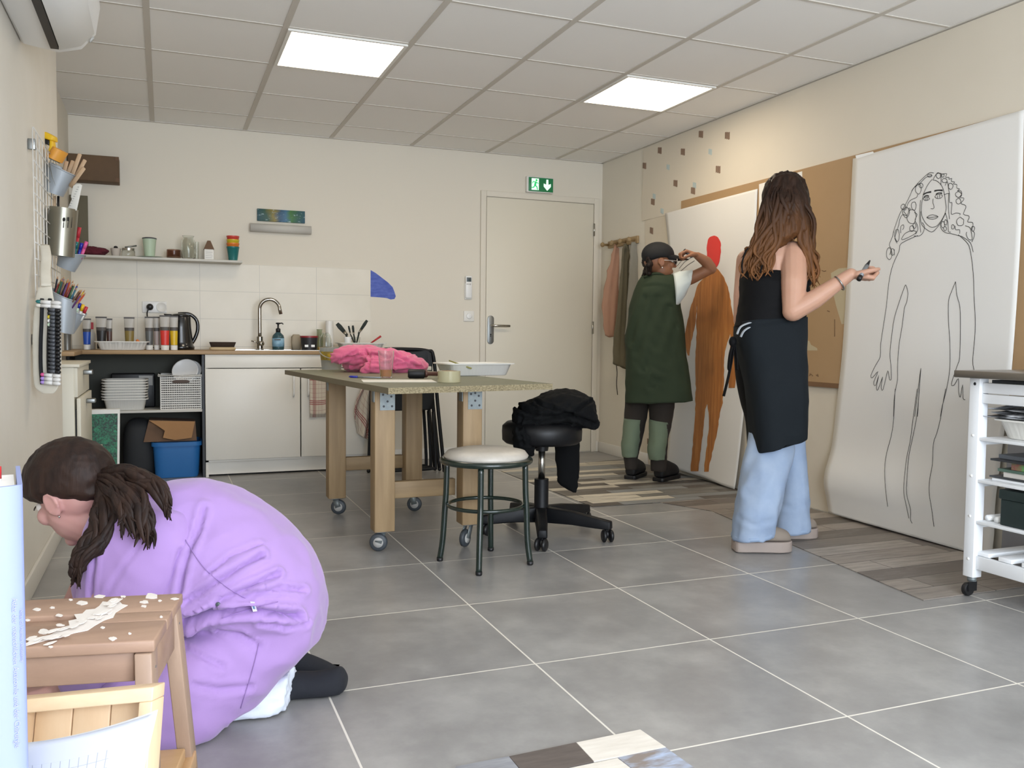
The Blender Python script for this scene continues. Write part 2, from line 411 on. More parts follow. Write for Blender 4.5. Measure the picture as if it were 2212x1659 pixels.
MB().prism([ac+V(p) for p in ((-.008, 0, .044), (.008, 0, .044), (.010, 0, .004), (.031, 0, .012), (.031, 0, -.012), (0, 0, -.044), (-.031, 0, -.012), (-.031, 0, .012), (-.010, 0, .004))], (0, .002, 0)).build('arrow', 'exitw', ex, smooth=False)
rc = thing('remote_control', 'white air conditioner remote in its wall cradle left of the door', 'remote', (2.20, YB-.02, 1.24))
MB().box((2.172, YB-.012, 1.235), (2.232, YB-.001, 1.36)).build('cradle', 'white', rc, bev=.004)
MB().box((2.176, YB-.028, 1.245), (2.228, YB-.011, 1.418)).build('body', 'whitegloss', rc, bev=.006)
M['lcd'] = mat('lcd_grey', '#4b5558', .3)
MB().box((2.183, YB-.030, 1.372), (2.220, YB-.027, 1.405)).build('screen', 'lcd', rc, bev=.001)
M['greybtn'] = mat('grey_buttons', '#b5b3ae', .6)
for i in range(3): MB().box((2.183+i*.013, YB-.0295, 1.348), (2.192+i*.013, YB-.0275, 1.358)).build('button', 'greybtn', rc, bev=.001)
sw = thing('light_switch', 'square white light switch below the remote left of the door', 'switch', (2.21, YB-.01, 1.065))
MB().box((2.167, YB-.010, 1.065), (2.253, YB-.001, 1.148)).build('plate', 'white', sw, bev=.004)
MB().lathe((2.21, YB-.01, 1.107), [(.022, 0), (.022, .004), (.018, .006)], 24, Matrix.Rotation(math.radians(90), 3, 'X')).build('rocker', 'whitegloss', sw)
# ---------------------------------------------------------------- vinyl strips on the floor
def mat_poly(name, px, mt, lab, z=.003):
    p = [onZ(x, y, 0) for x, y in px]; p = [V((min(q.x, XR-.02), q.y, .0008)) for q in p]
    return tag(MB().prism(p, (0, 0, z)).build(name, mt, smooth=False), lab, 'floor covering')
A0 = onZ(1281, 1096); A1 = onZ(1100, 1010)
pA = [V((A0.x, A0.y, .0008)), V((XR-.014, A0.y-.02, .0008)), V((XR-.014, 5.98, .0008)), V((A0.x-.02, 5.70, .0008))]
tag(MB().prism(pA, (0, 0, .003)).build('vinyl_flooring', 'plankA', smooth=False), 'patchwork vinyl plank strip in grey, brown and cream under the person in the green coat', 'floor covering')
B0 = onZ(1430, 1085); B1 = onZ(1995, 1298)
pB = [V((B1.x, B1.y, .0008)), V((XR-.014, B1.y+.0, .0008)), V((XR-.014, A0.y-.026, .0008)), V((B0.x-.02, A0.y-.006, .0008)), V((B0.x+.12, 4.0, .0008))]
tag(MB().prism(pB, (0, 0, .003)).build('vinyl_flooring', 'plankB', smooth=False), 'brown wood-look vinyl strip under the large line drawing and the trolley', 'floor covering')
M['mc'] = mat('vinyl_cream', '#eee8de', .5, var=(9, '#d8d0c4', .25), stretch=(1, 6, 1)); M['mb'] = mat('vinyl_brown', '#6d635e', .5, var=(7, '#4c4642', .25), stretch=(1, 6, 1))
M['mg'] = mat('vinyl_grey', '#a9abb0', .5, var=(7, '#74757a', .3), stretch=(1, 6, 1)); M['mbl'] = mat('vinyl_blue', '#b4c5e0', .5, var=(8, '#8a7f78', .12), stretch=(1, 3, 1))
fm = MB(); zf = V((0, 0, .003))
def fp(px, mi): fm.prism([onZ(x, y, 0)+V((0, 0, .0008)) for x, y in px], zf, mi)
fp([(1245, 1607), (1383, 1579), (1438, 1617), (1283, 1648)], 0); fp([(1100, 1637), (1244, 1607), (1282, 1648), (1180, 1672), (1130, 1672)], 1)
fp([(985, 1659), (1099, 1637), (1128, 1672), (960, 1700)], 2); fp([(1335, 1640), (1438, 1618), (1500, 1662), (1400, 1690)], 3); fp([(1180, 1673), (1334, 1641), (1398, 1690), (1220, 1720)], 0)
tag(fm.build('vinyl_flooring', ['mc', 'mb', 'mg', 'mbl'], smooth=False), 'small patchwork vinyl piece with cream, brown and pale blue blocks in the foreground', 'floor covering')
# ---------------------------------------------------------------- air conditioner on the left wall
ac = thing('air_conditioner', 'white wall-mounted air conditioner with black louvre slot, high on the left wall', 'air conditioner', (-.36, 3.2, 1.96))
def acp(y, s=1): return [V((x, y, z)) for x, z in ((XL+.001, 1.965), (-.34, 1.947), (-.265, 1.968), (-.218, 2.025), (-.203, 2.12), (-.208, 2.22), (-.23, 2.245), (XL+.001, 2.25))]
MB().rings([acp(2.72), acp(3.57)]).build('casing', 'whitegloss', ac, bev=.012, seg=3, auto=40)
MB().box((-.358, 2.75, 1.938), (-.332, 3.49, 1.956)).build('louvre_slot', 'black', ac, smooth=False)
sl = MB().rings([[V((x, y, z)) for x, z in ((-.330, 1.938), (-.262, 1.961), (-.217, 2.012), (-.221, 2.022), (-.27, 1.975), (-.330, 1.952))] for y in (2.74, 3.50)]); sl.build('louvre_flap', 'whitegloss', ac, bev=.003)
MB().lathe((-.232, 3.535, 2.0), [(.012, 0), (.012, .004), (.009, .006)], 20, Matrix.Rotation(math.radians(125), 3, 'Y')).build('sensor', 'greybtn', ac)
# ================================================================ kitchen corner
M['woodtop'] = W('worktop_oak', '#b89a74', '#8f7350', (3, 40, 40), .5)
M['darkunit'] = mat('dark_carcass', '#45463f', .75)
M['cab'] = mat('cabinet_front', '#e6e2d8', .4)
M['traywhite'] = mat('tray_white', '#dfddd6', .5)
ZC = .84; YF = 6.05
tag(MB().box((-.569, YF-.015, ZC-.026), (1.433, YB-.009, ZC)).box((-.569, 5.52, ZC-.026), (-.475, YF-.016, ZC)).build('worktop', 'woodtop', bev=.003), 'thin wooden worktop running under the wall tiles and above the white doors', 'worktop')
cb = thing('kitchen_cabinet', 'white two-door sink cabinet under the wooden worktop with red-checked towels on it', 'cabinet', (.83, 6.2, 0))
c_ = MB().box((.247, YF+.02, .1), (1.425, YB-.01, .114)).box((.247, YF+.02, 0), (.265, YB-.01, ZC-.027)).box((1.41, YF+.02, 0), (1.425, YB-.01, ZC-.027)).box((.266, YB-.03, .115), (1.409, YB-.011, ZC-.03))
c_.build('body', 'cab', cb, smooth=False)
MB().box((.247, YF, .724), (1.425, YF+.019, ZC-.027)).build('front_panel', 'cab', cb, bev=.002)
MB().box((.266, YF+.055, .012), (1.409, YF+.07, .1)).build('plinth', 'cab', cb, smooth=False)
for x0, x1 in ((.247, .8575), (.8645, 1.425)):
    d = MB().box((x0, YF, .114), (x1, YF+.019, .719)).build('door', 'cab', cb, bev=.002)
    hx0 = x1-.045 if x0 < .5 else x0+.045
    MB().tube(curve([(hx0, YF, .675), (hx0, YF-.026, .66), (hx0, YF-.03, .60), (hx0, YF-.026, .545), (hx0, YF, .53)], 4), .006, 10).build('handle', 'whitegloss', d)
su = thing('shelf_unit', 'dark open shelf unit under the left half of the worktop', 'shelf unit', (-.16, 6.2, 0))
MB().box((-.55, YB-.03, .0), (.23, YB-.012, ZC-.03)).build('back_panel', 'darkunit', su, smooth=False)
for x in (-.566, .228): MB().box((x, YF+.03, 0), (x+.016, YB-.012, ZC-.03)).build('side_panel', 'black', su, smooth=False)
M['shelfw'] = mat('shelf_edge', '#c9c6bd', .5)
MB().box((-.549, YF+.02, .437), (.227, YB-.031, .452)).build('shelf', 'shelfw', su, bev=.001)
# chest of drawers, drawers pulled out by different amounts
M['cream'] = mat('cream_laminate', '#dcd7c6', .5); M['stripwood'] = mat('raw_edge', '#a08668', .6)
ch = thing('drawer_chest', 'cream chest of drawers in the left alcove with its drawers pulled out unevenly', 'chest of drawers', (-.49, 5.15, 0))
MB().box((-.565, 4.79, .02), (-.416, 5.5, .775)).build('carcass', 'cream', ch, bev=.002)
MB().box((-.566, 4.785, .776), (-.39, 5.502, .792)).build('top', 'cream', ch, bev=.002)
for xf, z0, z1 in ((-.40, .628, .774), (-.388, .32, .622), (-.335, .03, .31)):
    dr = MB().box((xf-.018, 4.795, z0), (xf, 5.495, z1)).build('drawer', 'cream', ch, bev=.002)
    if xf > -.39: MB().box((-.415, 4.83, z0+.03), (xf-.019, 5.46, z1-.06)).build('drawer_box', 'black', dr, smooth=False)
    zh = z1-.035
    MB().box((xf, 5.11, zh-.012), (xf+.045, 5.16, zh+.012)).build('handle', 'steel', dr, bev=.004)
# ---- trays (meat-tray shaped plastic with ribbed sides)
def tray_mesh(w_, d_, h_, lip=.012, n=40):
    b = MB(); ribs = lambda t, k: 1+.012*math.sin(t*60)*k
    def ring(sx, sy, z, k=0):
        out = []
        for j in range(n*4):
            t = 2*math.pi*j/(n*4); c, s = math.cos(t), math.sin(t); q = 7
            r = (abs(c)**q+abs(s)**q)**(-1/q)*ribs(t, k)
            out.append(V((c*r*sx, s*r*sy, z)))
        return out
    w2, d2 = w_/2, d_/2
    b.rings([ring(w2*.78, d2*.74, 0), ring(w2*.80, d2*.77, .004, .6), ring(w2*.9, d2*.9, h_*.93, 1), ring(w2*.92, d2*.92, h_-.003), ring(w2+lip*0, d2, h_-.006), ring(w2, d2, h_), ring(w2*.92, d2*.91, h_), ring(w2*.88, d2*.87, h_*.9), ring(w2*.78, d2*.74, .006), ring(w2*.4, d2*.4, .006)])
    return b
def tray(name, lab, loc, w_, d_, h_, group=None, rot=0, mt='traywhite'):
    b = tray_mesh(w_, d_, h_); R = Matrix.Rotation(rot, 3, 'Z'); b.v = [R @ p + V(loc) for p in b.v]
    return tag(b.build(name, mt, smooth=True, auto=50), lab, 'tray', group)
x0 = onY(220, 850, 6.15).x; x1 = onY(321, 850, 6.15).x; t0 = None
lab8 = ['top', 'second from the top', 'third from the top', 'fourth from the top', 'fifth from the top', 'third from the bottom', 'second from the bottom', 'bottom']
for i in range(8):
    z = .453+(7-i)*.0175
    if t0 is None: t0 = tray('plastic_tray', 'white plastic tray, top of the nested stack on the dark shelf', ((x0+x1)/2, 6.19, z), x1-x0, .25, .075, 'nested trays on the dark shelf')
    else:
        c = t0.copy(); COL.objects.link(c); c.location = ((x0+x1)/2+random.uniform(-.004, .004), 6.19+random.uniform(-.003, .003), z); WO[c.name] = c.location.copy()
        c['label'] = 'white plastic tray, %s of the nested stack on the dark shelf' % lab8[i]
# perforated basket with two dishes
bk = thing('storage_basket', 'cream perforated plastic basket holding dishes on the dark shelf', 'basket', (.09, 6.22, .453))
xa, xb = onY(343, 850, 6.13).x, onY(438, 850, 6.13).x; za, zb = .4535, .675
b = MB(); cx = (xa+xb)/2; hw = (xb-xa)/2
def bwall(P0, ex, ez, nx, nz, hole=None):     # woven-look wall: bars leaving slots
    for i in range(nx+1):
        a = P0+ex*(i/nx); b.beam(a, a+ez, .0026, (ex.length/nx)*.46, ez.cross(ex))
    for j in range(nz+1):
        a = P0+ez*(j/nz); b.beam(a, a+ex, .0030, (ez.length/nz)*.5, ex.cross(ez).normalized().cross(ex))
tp = .012
for (p, e) in ((V((xa+tp, 6.1, za)), V((2*hw-2*tp, 0, 0))), (V((xa+tp, 6.36, za)), V((2*hw-2*tp, 0, 0))), (V((xa+tp, 6.1, za)), V((0, .26, 0))), (V((xb-tp, 6.1, za)), V((0, .26, 0)))):
    bwall(p, e, V((0, 0, zb-za)), 18 if e.x else 16, 15)
b.box((xa+tp, 6.1, za), (xb-tp, 6.36, za+.004)); b.build('woven_sides', 'traywhite', bk, smooth=False)
rim = [(xa, 6.088, zb), (xb, 6.088, zb), (xb, 6.372, zb), (xa, 6.372, zb)]
MB().tube(rim, .008, 8, close=True).build('rim', 'traywhite', bk)
M['hole'] = mat('dark_opening', '#5b4f49', .9)
MB().rings([[V((cx+.0+.055*math.copysign(abs(math.cos(t))**.5, math.cos(t)), y, .635+.011*math.sin(t))) for t in [2*math.pi*j/20 for j in range(20)]] for y in (6.094, 6.100)]).build('hand_grip', 'hole', bk, smooth=False)
for i, (lab, dx, dz, tl) in enumerate((('white bowl leaning on edge in the cream basket', 0, 0, 58), ('white lid behind the leaning bowl in the cream basket', .022, -.006, 52))):
    r = Matrix.Rotation(math.radians(tl), 3, 'X') @ Matrix.Rotation(0, 3, 'Z'); r = Matrix.Rotation(math.radians(-25), 3, 'Y') @ r
    tag(MB().lathe((cx+.03+dx, 6.16+i*.02, .70+dz), [(.001, 0), (.07, 0), (.082, .012), (.085, .014), (.079, .014), (.07, .004), (.001, .004)], 32, r).build('dish', 'whitegloss'), lab, 'dish')
# black device behind the trays
bd = thing('black_crate', 'black plastic crate with a grey label behind the tray stack', 'crate', (-.17, 6.38, .453))
MB().box((-.33, 6.33, .4535), (-.06, 6.43, .68)).build('body', 'black', bd, bev=.008)
MB().box((-.16, 6.3275, .60), (-.075, 6.33, .665)).build('paper_label', 'greybtn', bd, smooth=False)
MB().tube([(-.39, 6.34, .6), (-.36, 6.34, .63), (-.33, 6.34, .62)], .008, 8).build('handle', 'black', bd)
# blue tub with cardboard box, dark bag
tb = thing('storage_tub', 'blue plastic storage tub on the floor under the worktop', 'tub', (.07, 6.2, 0))
M['bluep'] = mat('blue_plastic', '#2a6cab', .4)
a0, a1 = onY(326, 985, YF+.03).x, onY(438, 985, YF+.03).x; cx = (a0+a1)/2; hw = (a1-a0)/2
def rr(c, hx, hy, z, q=8, n=48): 
    o_ = []
    for j in range(n):
        t = 2*math.pi*j/n; co, si = math.cos(t), math.sin(t); r = (abs(co)**q+abs(si)**q)**(-1/q); o_.append(V((c[0]+co*r*hx, c[1]+si*r*hy, z)))
    return o_
cc = (cx, YF+.18)
MB().rings([rr(cc, hw*.82, .12, .002), rr(cc, hw*.86, .125, .02), rr(cc, hw*.93, .14, .215), rr(cc, hw*.9, .135, .215), rr(cc, hw*.8, .11, .02)]).build('body', 'bluep', tb, auto=50)
MB().rings([rr(cc, hw, .15, .212), rr(cc, hw*1.0, .152, .238), rr(cc, hw*.93, .142, .24), rr(cc, hw*.93, .142, .212)], close=True).build('rim', 'bluep', tb, auto=50)
M['card'] = mat('cardboard', '#a98056', .85, var=(4, '#97704a', .3)); M['carddark'] = mat('cardboard_inside', '#6f5643', .9)
kb = thing('cardboard_box', 'opened brown cardboard box with torn flap lying on the blue tub', 'box', (.03, 6.2, .25))
P_ = lambda x, y, Y: onY(x, y, Y)
b = MB(); q0 = [P_(310, 960, 6.1), P_(425, 955, 6.1), P_(422, 910, 6.13), P_(322, 907, 6.13)]
b.prism(q0, (0, .18, .0)); b.v = [V((p.x, p.y, max(p.z, .244))) for p in b.v]; b.build('box_body', 'carddark', kb, smooth=False)
MB().prism([P_(322, 909, 6.09), P_(421, 911, 6.09), P_(414, 946, 6.07), P_(378, 951, 6.06), P_(352, 946, 6.06), P_(356, 931, 6.07), P_(340, 920, 6.08)], (0, -.004, .002)).build('torn_flap', 'card', kb, smooth=False)
M['darkbag'] = mat('dark_bag', '#1d1f22', .7)
g = MB(); g.rings([rr((-.16, 6.22), .1*s, .1*s, z, 3) for z, s in ((.002, .9), (.05, 1), (.25, 1), (.34, .9), (.385, .55), (.395, .2))])
tag(g.build('rubbish_bag', 'darkbag', sub=1), 'dark rounded bag standing left of the blue tub', 'bag')
# green painted canvas leaning in front of the shelf unit
def speck(name, base, dots, sc, lo, hi):
    k = NT(name); v = k.n('TexVoronoi'); v.inputs['Scale'].default_value = sc; k.l(k.coord('Object'), v.inputs['Vector'])
    f = k.noise(k.coord('Object'), sc*.35, 3); f2 = k.noise(k.coord('Object'), sc*1.7, 3, .7)
    c = k.ramp(k.math('ADD', k.math('MULTIPLY', f, .35), k.math('MULTIPLY', f2, .65)), [(lo, base), (hi, dots)])
    k.l(c, k.b.inputs['Base Color']); k.b.inputs['Roughness'].default_value = .5; return k
k = speck('green_painting', '#0f2a22', '#2c9d6c', 60, .42, .68); M['greenpaint'] = k.m
cv = thing('canvas_painting', 'dark green speckled painting leaning against the shelf unit behind the open drawers', 'painting', (-.33, 5.68, 0))
c4 = [onY(190, 886, 5.66), onY(259, 884, 5.66), onY(257, 1034, 5.60), onY(188, 1036, 5.60)]; dpt = V((0, .018, .004))
for p in c4[2:]: p.z = .004
MB().prism(c4, dpt).build('canvas', 'white', cv, smooth=False)
ins = lambda u, v: c4[0]*(1-u)*(1-v)+c4[1]*u*(1-v)+c4[2]*u*v+c4[3]*(1-u)*v
MB().prism([ins(0, .05)+V((0,-.002,0)), ins(.93, .05)+V((0,-.002,0)), ins(.93, .985)+V((0,-.002,0)), ins(0, .985)+V((0,-.002,0))], (0, .0015, 0)).build('painted_area', 'greenpaint', cv, smooth=False)
# ---------------------------------------------------------------- wall shelf and what stands on it
ZS = 1.452; YS = 6.33
s0 = onY(524, 562, 6.27).x
sh = tag(MB().box((-.568, 6.27, ZS-.016), (s0, YB-.001, ZS)).build('wall_shelf', 'shelfw', bev=.002), 'long thin grey-white wall shelf holding jars and cups above the tiles', 'shelf')
def glassm(name, col, rough=.05): return mat(name, col, rough, trans=1, ior=1.3, spec=.4)
M['glass'] = glassm('clear_glass', '#f2f5f2'); M['plasticclear'] = mat('clear_plastic', '#dddad2', .25, trans=.25, ior=1.15)
M['mint'] = mat('mint_plastic', '#b7c9b0', .5); M['maroon'] = mat('maroon_cloth', '#5a1d2a', .95, bump=(120, .3, .002))
M['darkgrey'] = mat('dark_grey', '#45474a', .5); M['pot'] = mat('pale_pot', '#bdb3a8', .7); M['brownglass'] = glassm('brown_glass', '#b08f80')
b = MB(); n = 26; xa, xb = -.50, onY(230, 535, YS).x
for i in range(4): b.ell(((xa+xb)/2+.02*(i-1.5), YS, ZS+.018+.012*(i % 2)), ((xb-xa)/2*.8, 0, 0), (0, .07, 0), (0, 0, .02+.006*(i % 3)), 16)
tag(b.build('folded_cloth', 'maroon', remesh=.006, sm=4, wr=(.006, (60, 40, 60), 3), zmin=ZS+.001), 'maroon cloth bundled at the left end of the wall shelf', 'cloth')
def px_lathe(name, lab, cat, px0, px1, Y, zb, prof, mt, group=None, n=28, parts=()):
    """profile given as (fraction of half width, fraction of height); height in metres"""
    A = onY(px0, 700, Y).x; B = onY(px1, 700, Y).x; r = (B-A)/2; c = V(((A+B)/2, Y, zb)); h = prof[0]
    if not parts:
        return tag(MB().lathe(c, [(r*a, h*z) for a, z in prof[1]], n).build(name, mt, auto=45), lab, cat, group)
    t = thing(name, lab, cat, c, group)
    MB().lathe(c, [(r*a, h*z) for a, z in prof[1]], n).build('body', mt, t, auto=45)
    for nm, pr, m2 in parts: MB().lathe(c, [(r*a, h*z) for a, z in pr], n).build(nm, m2, t, auto=45)
    return t
CUP = [(.001, 0), (.75, 0), (1, 1), (.93, 1), (.7, .06), (.001, .06)]
t = px_lathe('small_pot', 'tiny pale pot with a dark spoon on the wall shelf', 'pot', 241, 264, YS, ZS+.001, (.05, CUP), 'pot', parts=(('spoon', [(.001, .9), (.3, .95), (.42, 1.1), (.3, 1.3), (.001, 1.35)], 'black'),))
t = px_lathe('glass_jar', 'low glass jar with a metal lid on the wall shelf', 'jar', 265, 294, YS, ZS+.001, (.06, [(.001, 0), (.95, 0), (1, .1), (1, .55), (.9, .66), (.001, .66)]), 'glass', parts=(('lid', [(.001, .66), (.93, .66), (.95, .9), (.001, .92)], 'chrome'),))
MB().tube([(t.location.x-.02, YS-.02, ZS+.06), (t.location.x+.05, YS, ZS+.075)], .005, 8).build('spoon', 'steel', t)
px_lathe('lidded_cup', 'pale mint cup with a grey lid on the wall shelf', 'cup', 310, 340, YS, ZS+.004, (.125, [(.001, 0), (.72, 0), (1, .95), (.001, .95)]), 'mint', parts=(('lid', [(.001, .95), (1.05, .95), (1.05, 1.0), (.6, 1.04), (.001, 1.04)], 'darkgrey'),))
px_lathe('saucer', 'flat grey-green saucer under the mint cup on the wall shelf', 'saucer', 296, 356, YS+.0, ZS+.0005, (.012, [(.001, 0), (.6, 0), (1, .25), (1, .28), (.6, .25), (.001, .25)]), 'mint')
px_lathe('tumbler', 'short brownish glass tumbler on the wall shelf', 'glass', 361, 393, YS, ZS+.001, (.058, [(.001, 0), (.9, 0), (1, .2), (.95, 1), (.88, 1), (.9, .2), (.001, .15)]), 'brownglass')
px_lathe('glass_jug', 'tall clear glass jug on the wall shelf', 'jug', 393, 424, YS, ZS+.001, (.155, [(.001, 0), (.85, 0), (.95, .06), (1, .4), (.95, .78), (.72, .88), (.72, .94), (.85, 1), (.78, 1), (.66, .93), (.66, .88), (.88, .76), (.93, .4), (.85, .05), (.001, .04)]), 'glass')
px_lathe('drinking_glass', 'clear glass standing right behind the jug on the wall shelf', 'glass', 421, 432, YS+.03, ZS+.001, (.12, CUP), 'glass')
# carton shaped like a little house
hc = thing('carton', 'small white and brown milk-style carton on the wall shelf', 'carton', (onY(451, 540, YS).x, YS, ZS))
xa, xb = onY(441, 540, YS).x, onY(461, 540, YS).x; xm = (xa+xb)/2; yy = YS-.03
MB().box((xa, yy, ZS+.001), (xb, yy+.06, ZS+.07)).build('box', 'white', hc, bev=.001)
MB().prism([(xa-.004, yy-.003, ZS+.07), (xb+.004, yy-.003, ZS+.07), (xm+.01, yy-.003, ZS+.128), (xm-.01, yy-.003, ZS+.128)], (0, .066, 0)).build('roof', 'carddark', hc, smooth=False)
for i in range(4): MB().box((xa+.008, yy-.001, ZS+.012+i*.012), (xb-.012+.004*(i % 2), yy, ZS+.015+i*.012)).build('printed_line', 'greybtn', hc, smooth=False)
# nested coloured cups
M['c1'] = mat('teal_cup', '#1f6d6b', .35); M['c2'] = mat('orange_cup', '#d9772c', .4); M['c3'] = mat('yellow_cup', '#c9b52c', .4); M['c4'] = mat('red_cup', '#c8443a', .4)
for i, (nm, mt) in enumerate((('teal', 'c1'), ('orange', 'c2'), ('yellow', 'c3'), ('red-rimmed', 'c4'))):
    pos = ('bottom', 'second', 'third', 'top')[i]
    px_lathe('plastic_cup', '%s plastic cup, %s of the nested stack at the right end of the wall shelf' % (nm, pos), 'cup', 491, 518, YS, ZS+.001+i*.0245, (.095, [(.001, 0), (.70, 0), (.98, .9), (1.03, .92), (1.03, 1), (.93, 1), (.66, .05), (.001, .05)]), mt, 'nested coloured cups')
# flat brown box and dark board at the far left, painting with paper rail, blue paint swatch
xa, xb = -.565, onY(257, 370, 6.36).x
bb = thing('cardboard_box', 'flat brown cardboard box fixed high on the back wall', 'box', (-.41, 6.4, 1.93))
M['brownbox'] = mat('brown_box', '#6d563f', .8, var=(6, '#5d4936', .3))
MB().box((xa, 6.33, 1.935), (xb, YB-.001, 2.10)).build('box_body', 'brownbox', bb, bev=.003)
for z in (1.937, 2.075): MB().box((xb-.02, 6.3285, z), (xb+.0015, 6.35, z+.024)).build('corner_tape', 'carddark', bb, smooth=False)
xb = onY(190, 470, 6.40).x
M['board'] = mat('dark_board', '#66604e', .8); tag(MB().box((-.565, 6.40, ZS+.001), (xb, 6.412, 1.845)).build('wooden_board', 'board', bev=.002), 'dark olive board standing upright at the left end of the wall shelf', 'board')
p0, p1 = onY(555, 451, YB), onY(658, 483, YB)
pt = thing('canvas_painting', 'small wide abstract painting in blue, green and yellow on the back wall', 'painting', ((p0.x+p1.x)/2, YB-.01, p1.z))
def abstract():
    k = NT('abstract_paint'); co = k.coord('Object', (1, 1, 2)); f = k.noise(co, 9, 4, .6); f2 = k.noise(co, 26, 4, .7); sp = k.n('SeparateXYZ'); k.l(k.coord('Object'), sp.inputs[0])
    x = k.math('MULTIPLY_ADD', sp.outputs[0], 2.9, .5)
    c1 = k.ramp(k.math('ADD', x, k.math('MULTIPLY', k.math('SUBTRACT', f, .5), .35)), [(.0, '#1f4a55'), (.2, '#2a5140'), (.34, '#8a7a2c'), (.46, '#274f6c'), (.6, '#3c6c8a'), (.7, '#3f7434'), (.85, '#2c5a52'), (1, '#2b5568')])
    k.l(k.mix(k.ramp(f2, [(.6, (0,0,0,1)), (.66, (1,1,1,1))]), c1, lin('#a9bfc4')), k.b.inputs['Base Color']); k.bump(f2, .3, .002); return k.m
M['abstract'] = abstract()
MB().box((p0.x, YB-.02, p1.z), (p1.x, YB-.001, p0.z)).build('canvas', 'abstract', pt, bev=.002)
r0, r1 = onY(540, 490, YB-.03), onY(672, 497, YB-.03)
tag(MB().rings([[V((x, YB-.001-.03+.03*math.cos(t), r0.z-.003+.03*math.sin(t))) for t in [math.pi*(.5+j/12) for j in range(13)]]+[] for x in (r0.x, r1.x)], cap=False).build('wall_rail', 'plasticclear'), 'clear half-round plastic rail under the small abstract painting', 'rail')
o = bpy.data.objects['wall_rail']; q = o.modifiers.new('t', 'SOLIDIFY'); q.thickness = .003
M['bluepaint'] = mat('blue_brushwork', '#2f47a6', .55, var=(14, '#5c70c4', .22), stretch=(1, 1, 4))
bp = [onY(x, y, YB-.002) for x, y in ((800, 583), (812, 590), (825, 600), (838, 610), (848, 620), (852, 630), (855, 640), (852, 646), (844, 647), (836, 644), (828, 643), (815, 642), (800, 641))]
tag(MB().prism(bp, (0, .0012, 0)).build('painted_swatch', 'bluepaint', smooth=False), 'blue brushed swatch of paint on the back wall beside the tiles', 'swatch')
# double socket with plug
so = thing('wall_socket', 'white double wall socket on the tiles with a black plug and cable', 'socket', (onY(333, 662, YB).x, YB-.01, 1.09))
xa, xb = onY(307, 660, YB).x, onY(360, 660, YB).x; za, zb = onY(330, 676, YB).z, onY(330, 651, YB).z
MB().box((xa, YB-.018, za), (xb, YB-.008, zb)).build('plate', 'whitegloss', so, bev=.005)
xc = onY(349, 662, YB).x; RX = Matrix.Rotation(math.radians(90), 3, 'X'); zc = (za+zb)/2
MB().lathe((xc, YB-.018, zc), [(.034, 0), (.034, .003), (.029, .003), (.027, .001), (.001, .001)], 28, RX).build('outlet', 'white', so)
xp = onY(324, 661, YB).x
MB().lathe((xp, YB-.018, zc), [(.022, 0), (.022, .025), (.012, .04), (.001, .04)], 24, RX).build('plug', 'black', so)
MB().tube(curve([(xp, YB-.05, zc), (xp-.015, YB-.05, zc-.03), (xp-.017, YB-.04, zc-.07), (xp-.005, YB-.03, ZC+.03), (xp+.1, YB-.05, ZC+.005)], 5), .004, 8).build('cable', 'black', so)
# ---------------------------------------------------------------- on the worktop
Z1 = ZC+.001
tray('plastic_tray', 'white ribbed plastic tray holding paint tubes on the worktop', (onY(265, 740, 6.14).x, 6.14, Z1), onY(325, 740, 6.14).x-onY(206, 740, 6.14).x, .20, .055)
M['tubelab'] = mat('silver_label', '#b4afa6', .35); M['tubeband'] = mat('dark_band', '#4c4743', .5)
def tube_paint(lab, px0, px1, top, Y, col, zb, capc='white', band=True):
    xa, xb = onY(px0, 720, Y).x, onY(px1, 720, Y).x; c = V(((xa+xb)/2, Y, zb)); w_ = (xb-xa)/2; h = onY((px0+px1)/2, top, Y).z-zb
    t = thing('paint_tube', lab, 'paint tube', c, 'paint tubes on the worktop')
    MB().lathe(c, [(.001, 0), (w_*.82, 0), (w_*.85, .03), (w_*.7, .032), (.001, .032)], 24).build('cap', capc, t, auto=40)
    key = 'tube_'+col[1:]; M.setdefault(key, mat(key, col, .35))
    b = MB(); R = []
    for j in range(9):
        u = j/8; a = w_*(.8+.2*u); d = w_*.8*(1-u)+.003*u; z = .033+(h-.033)*u
        R.append([c+V((a*math.cos(2*math.pi*i/24), d*math.sin(2*math.pi*i/24), z)) for i in range(24)])
    b.rings(R[:5], True, mi=0); b.rings(R[4:6], True, mi=1 if band else 0); b.rings(R[5:], True, mi=2)
    b.build('body', [key, 'tubeband', 'tubelab'], t, auto=50)
    MB().box((c.x-w_*1.02, Y-.004, zb+h-.004), (c.x+w_*1.02, Y+.004, zb+h+.006)).build('crimp', key if not band else 'tubeband', t, smooth=False)
zt = ZC+.008
tube_paint('blue paint tube standing alone left of the tray on the worktop', 178, 197, 690, 6.2, '#2350b0', Z1)
tube_paint('black paint tube standing in the white tray', 207, 231, 686, 6.15, '#1b191b', zt, 'black')
tube_paint('brown paint tube beside the black one in the white tray', 229, 243, 690, 6.17, '#4d322a', zt, 'black')
tube_paint('ochre gold paint tube standing in the white tray', 268, 291, 687, 6.14, '#84713a', zt, 'black')
tube_paint('grey paint tube standing just right of the white tray', 313, 332, 686, 6.16, '#5d5f5e', Z1)
tube_paint('pale mauve paint tube beside the grey one', 331, 346, 686, 6.17, '#a5958f', Z1)
tube_paint('red paint tube, brightest of the row by the kettle', 345, 367, 683, 6.10, '#d8352d', Z1)
tube_paint('yellow paint tube closest to the kettle', 366, 385, 684, 6.12, '#d9b51d', Z1)
M['redp'] = mat('red_card', '#b32a35', .5); M['orangep'] = mat('orange_plastic', '#e07a2a', .5)
rb = thing('paint_bottle', 'small clear bottle with a red label behind the blue tube', 'bottle', (onY(195, 720, 6.3).x, 6.3, Z1))
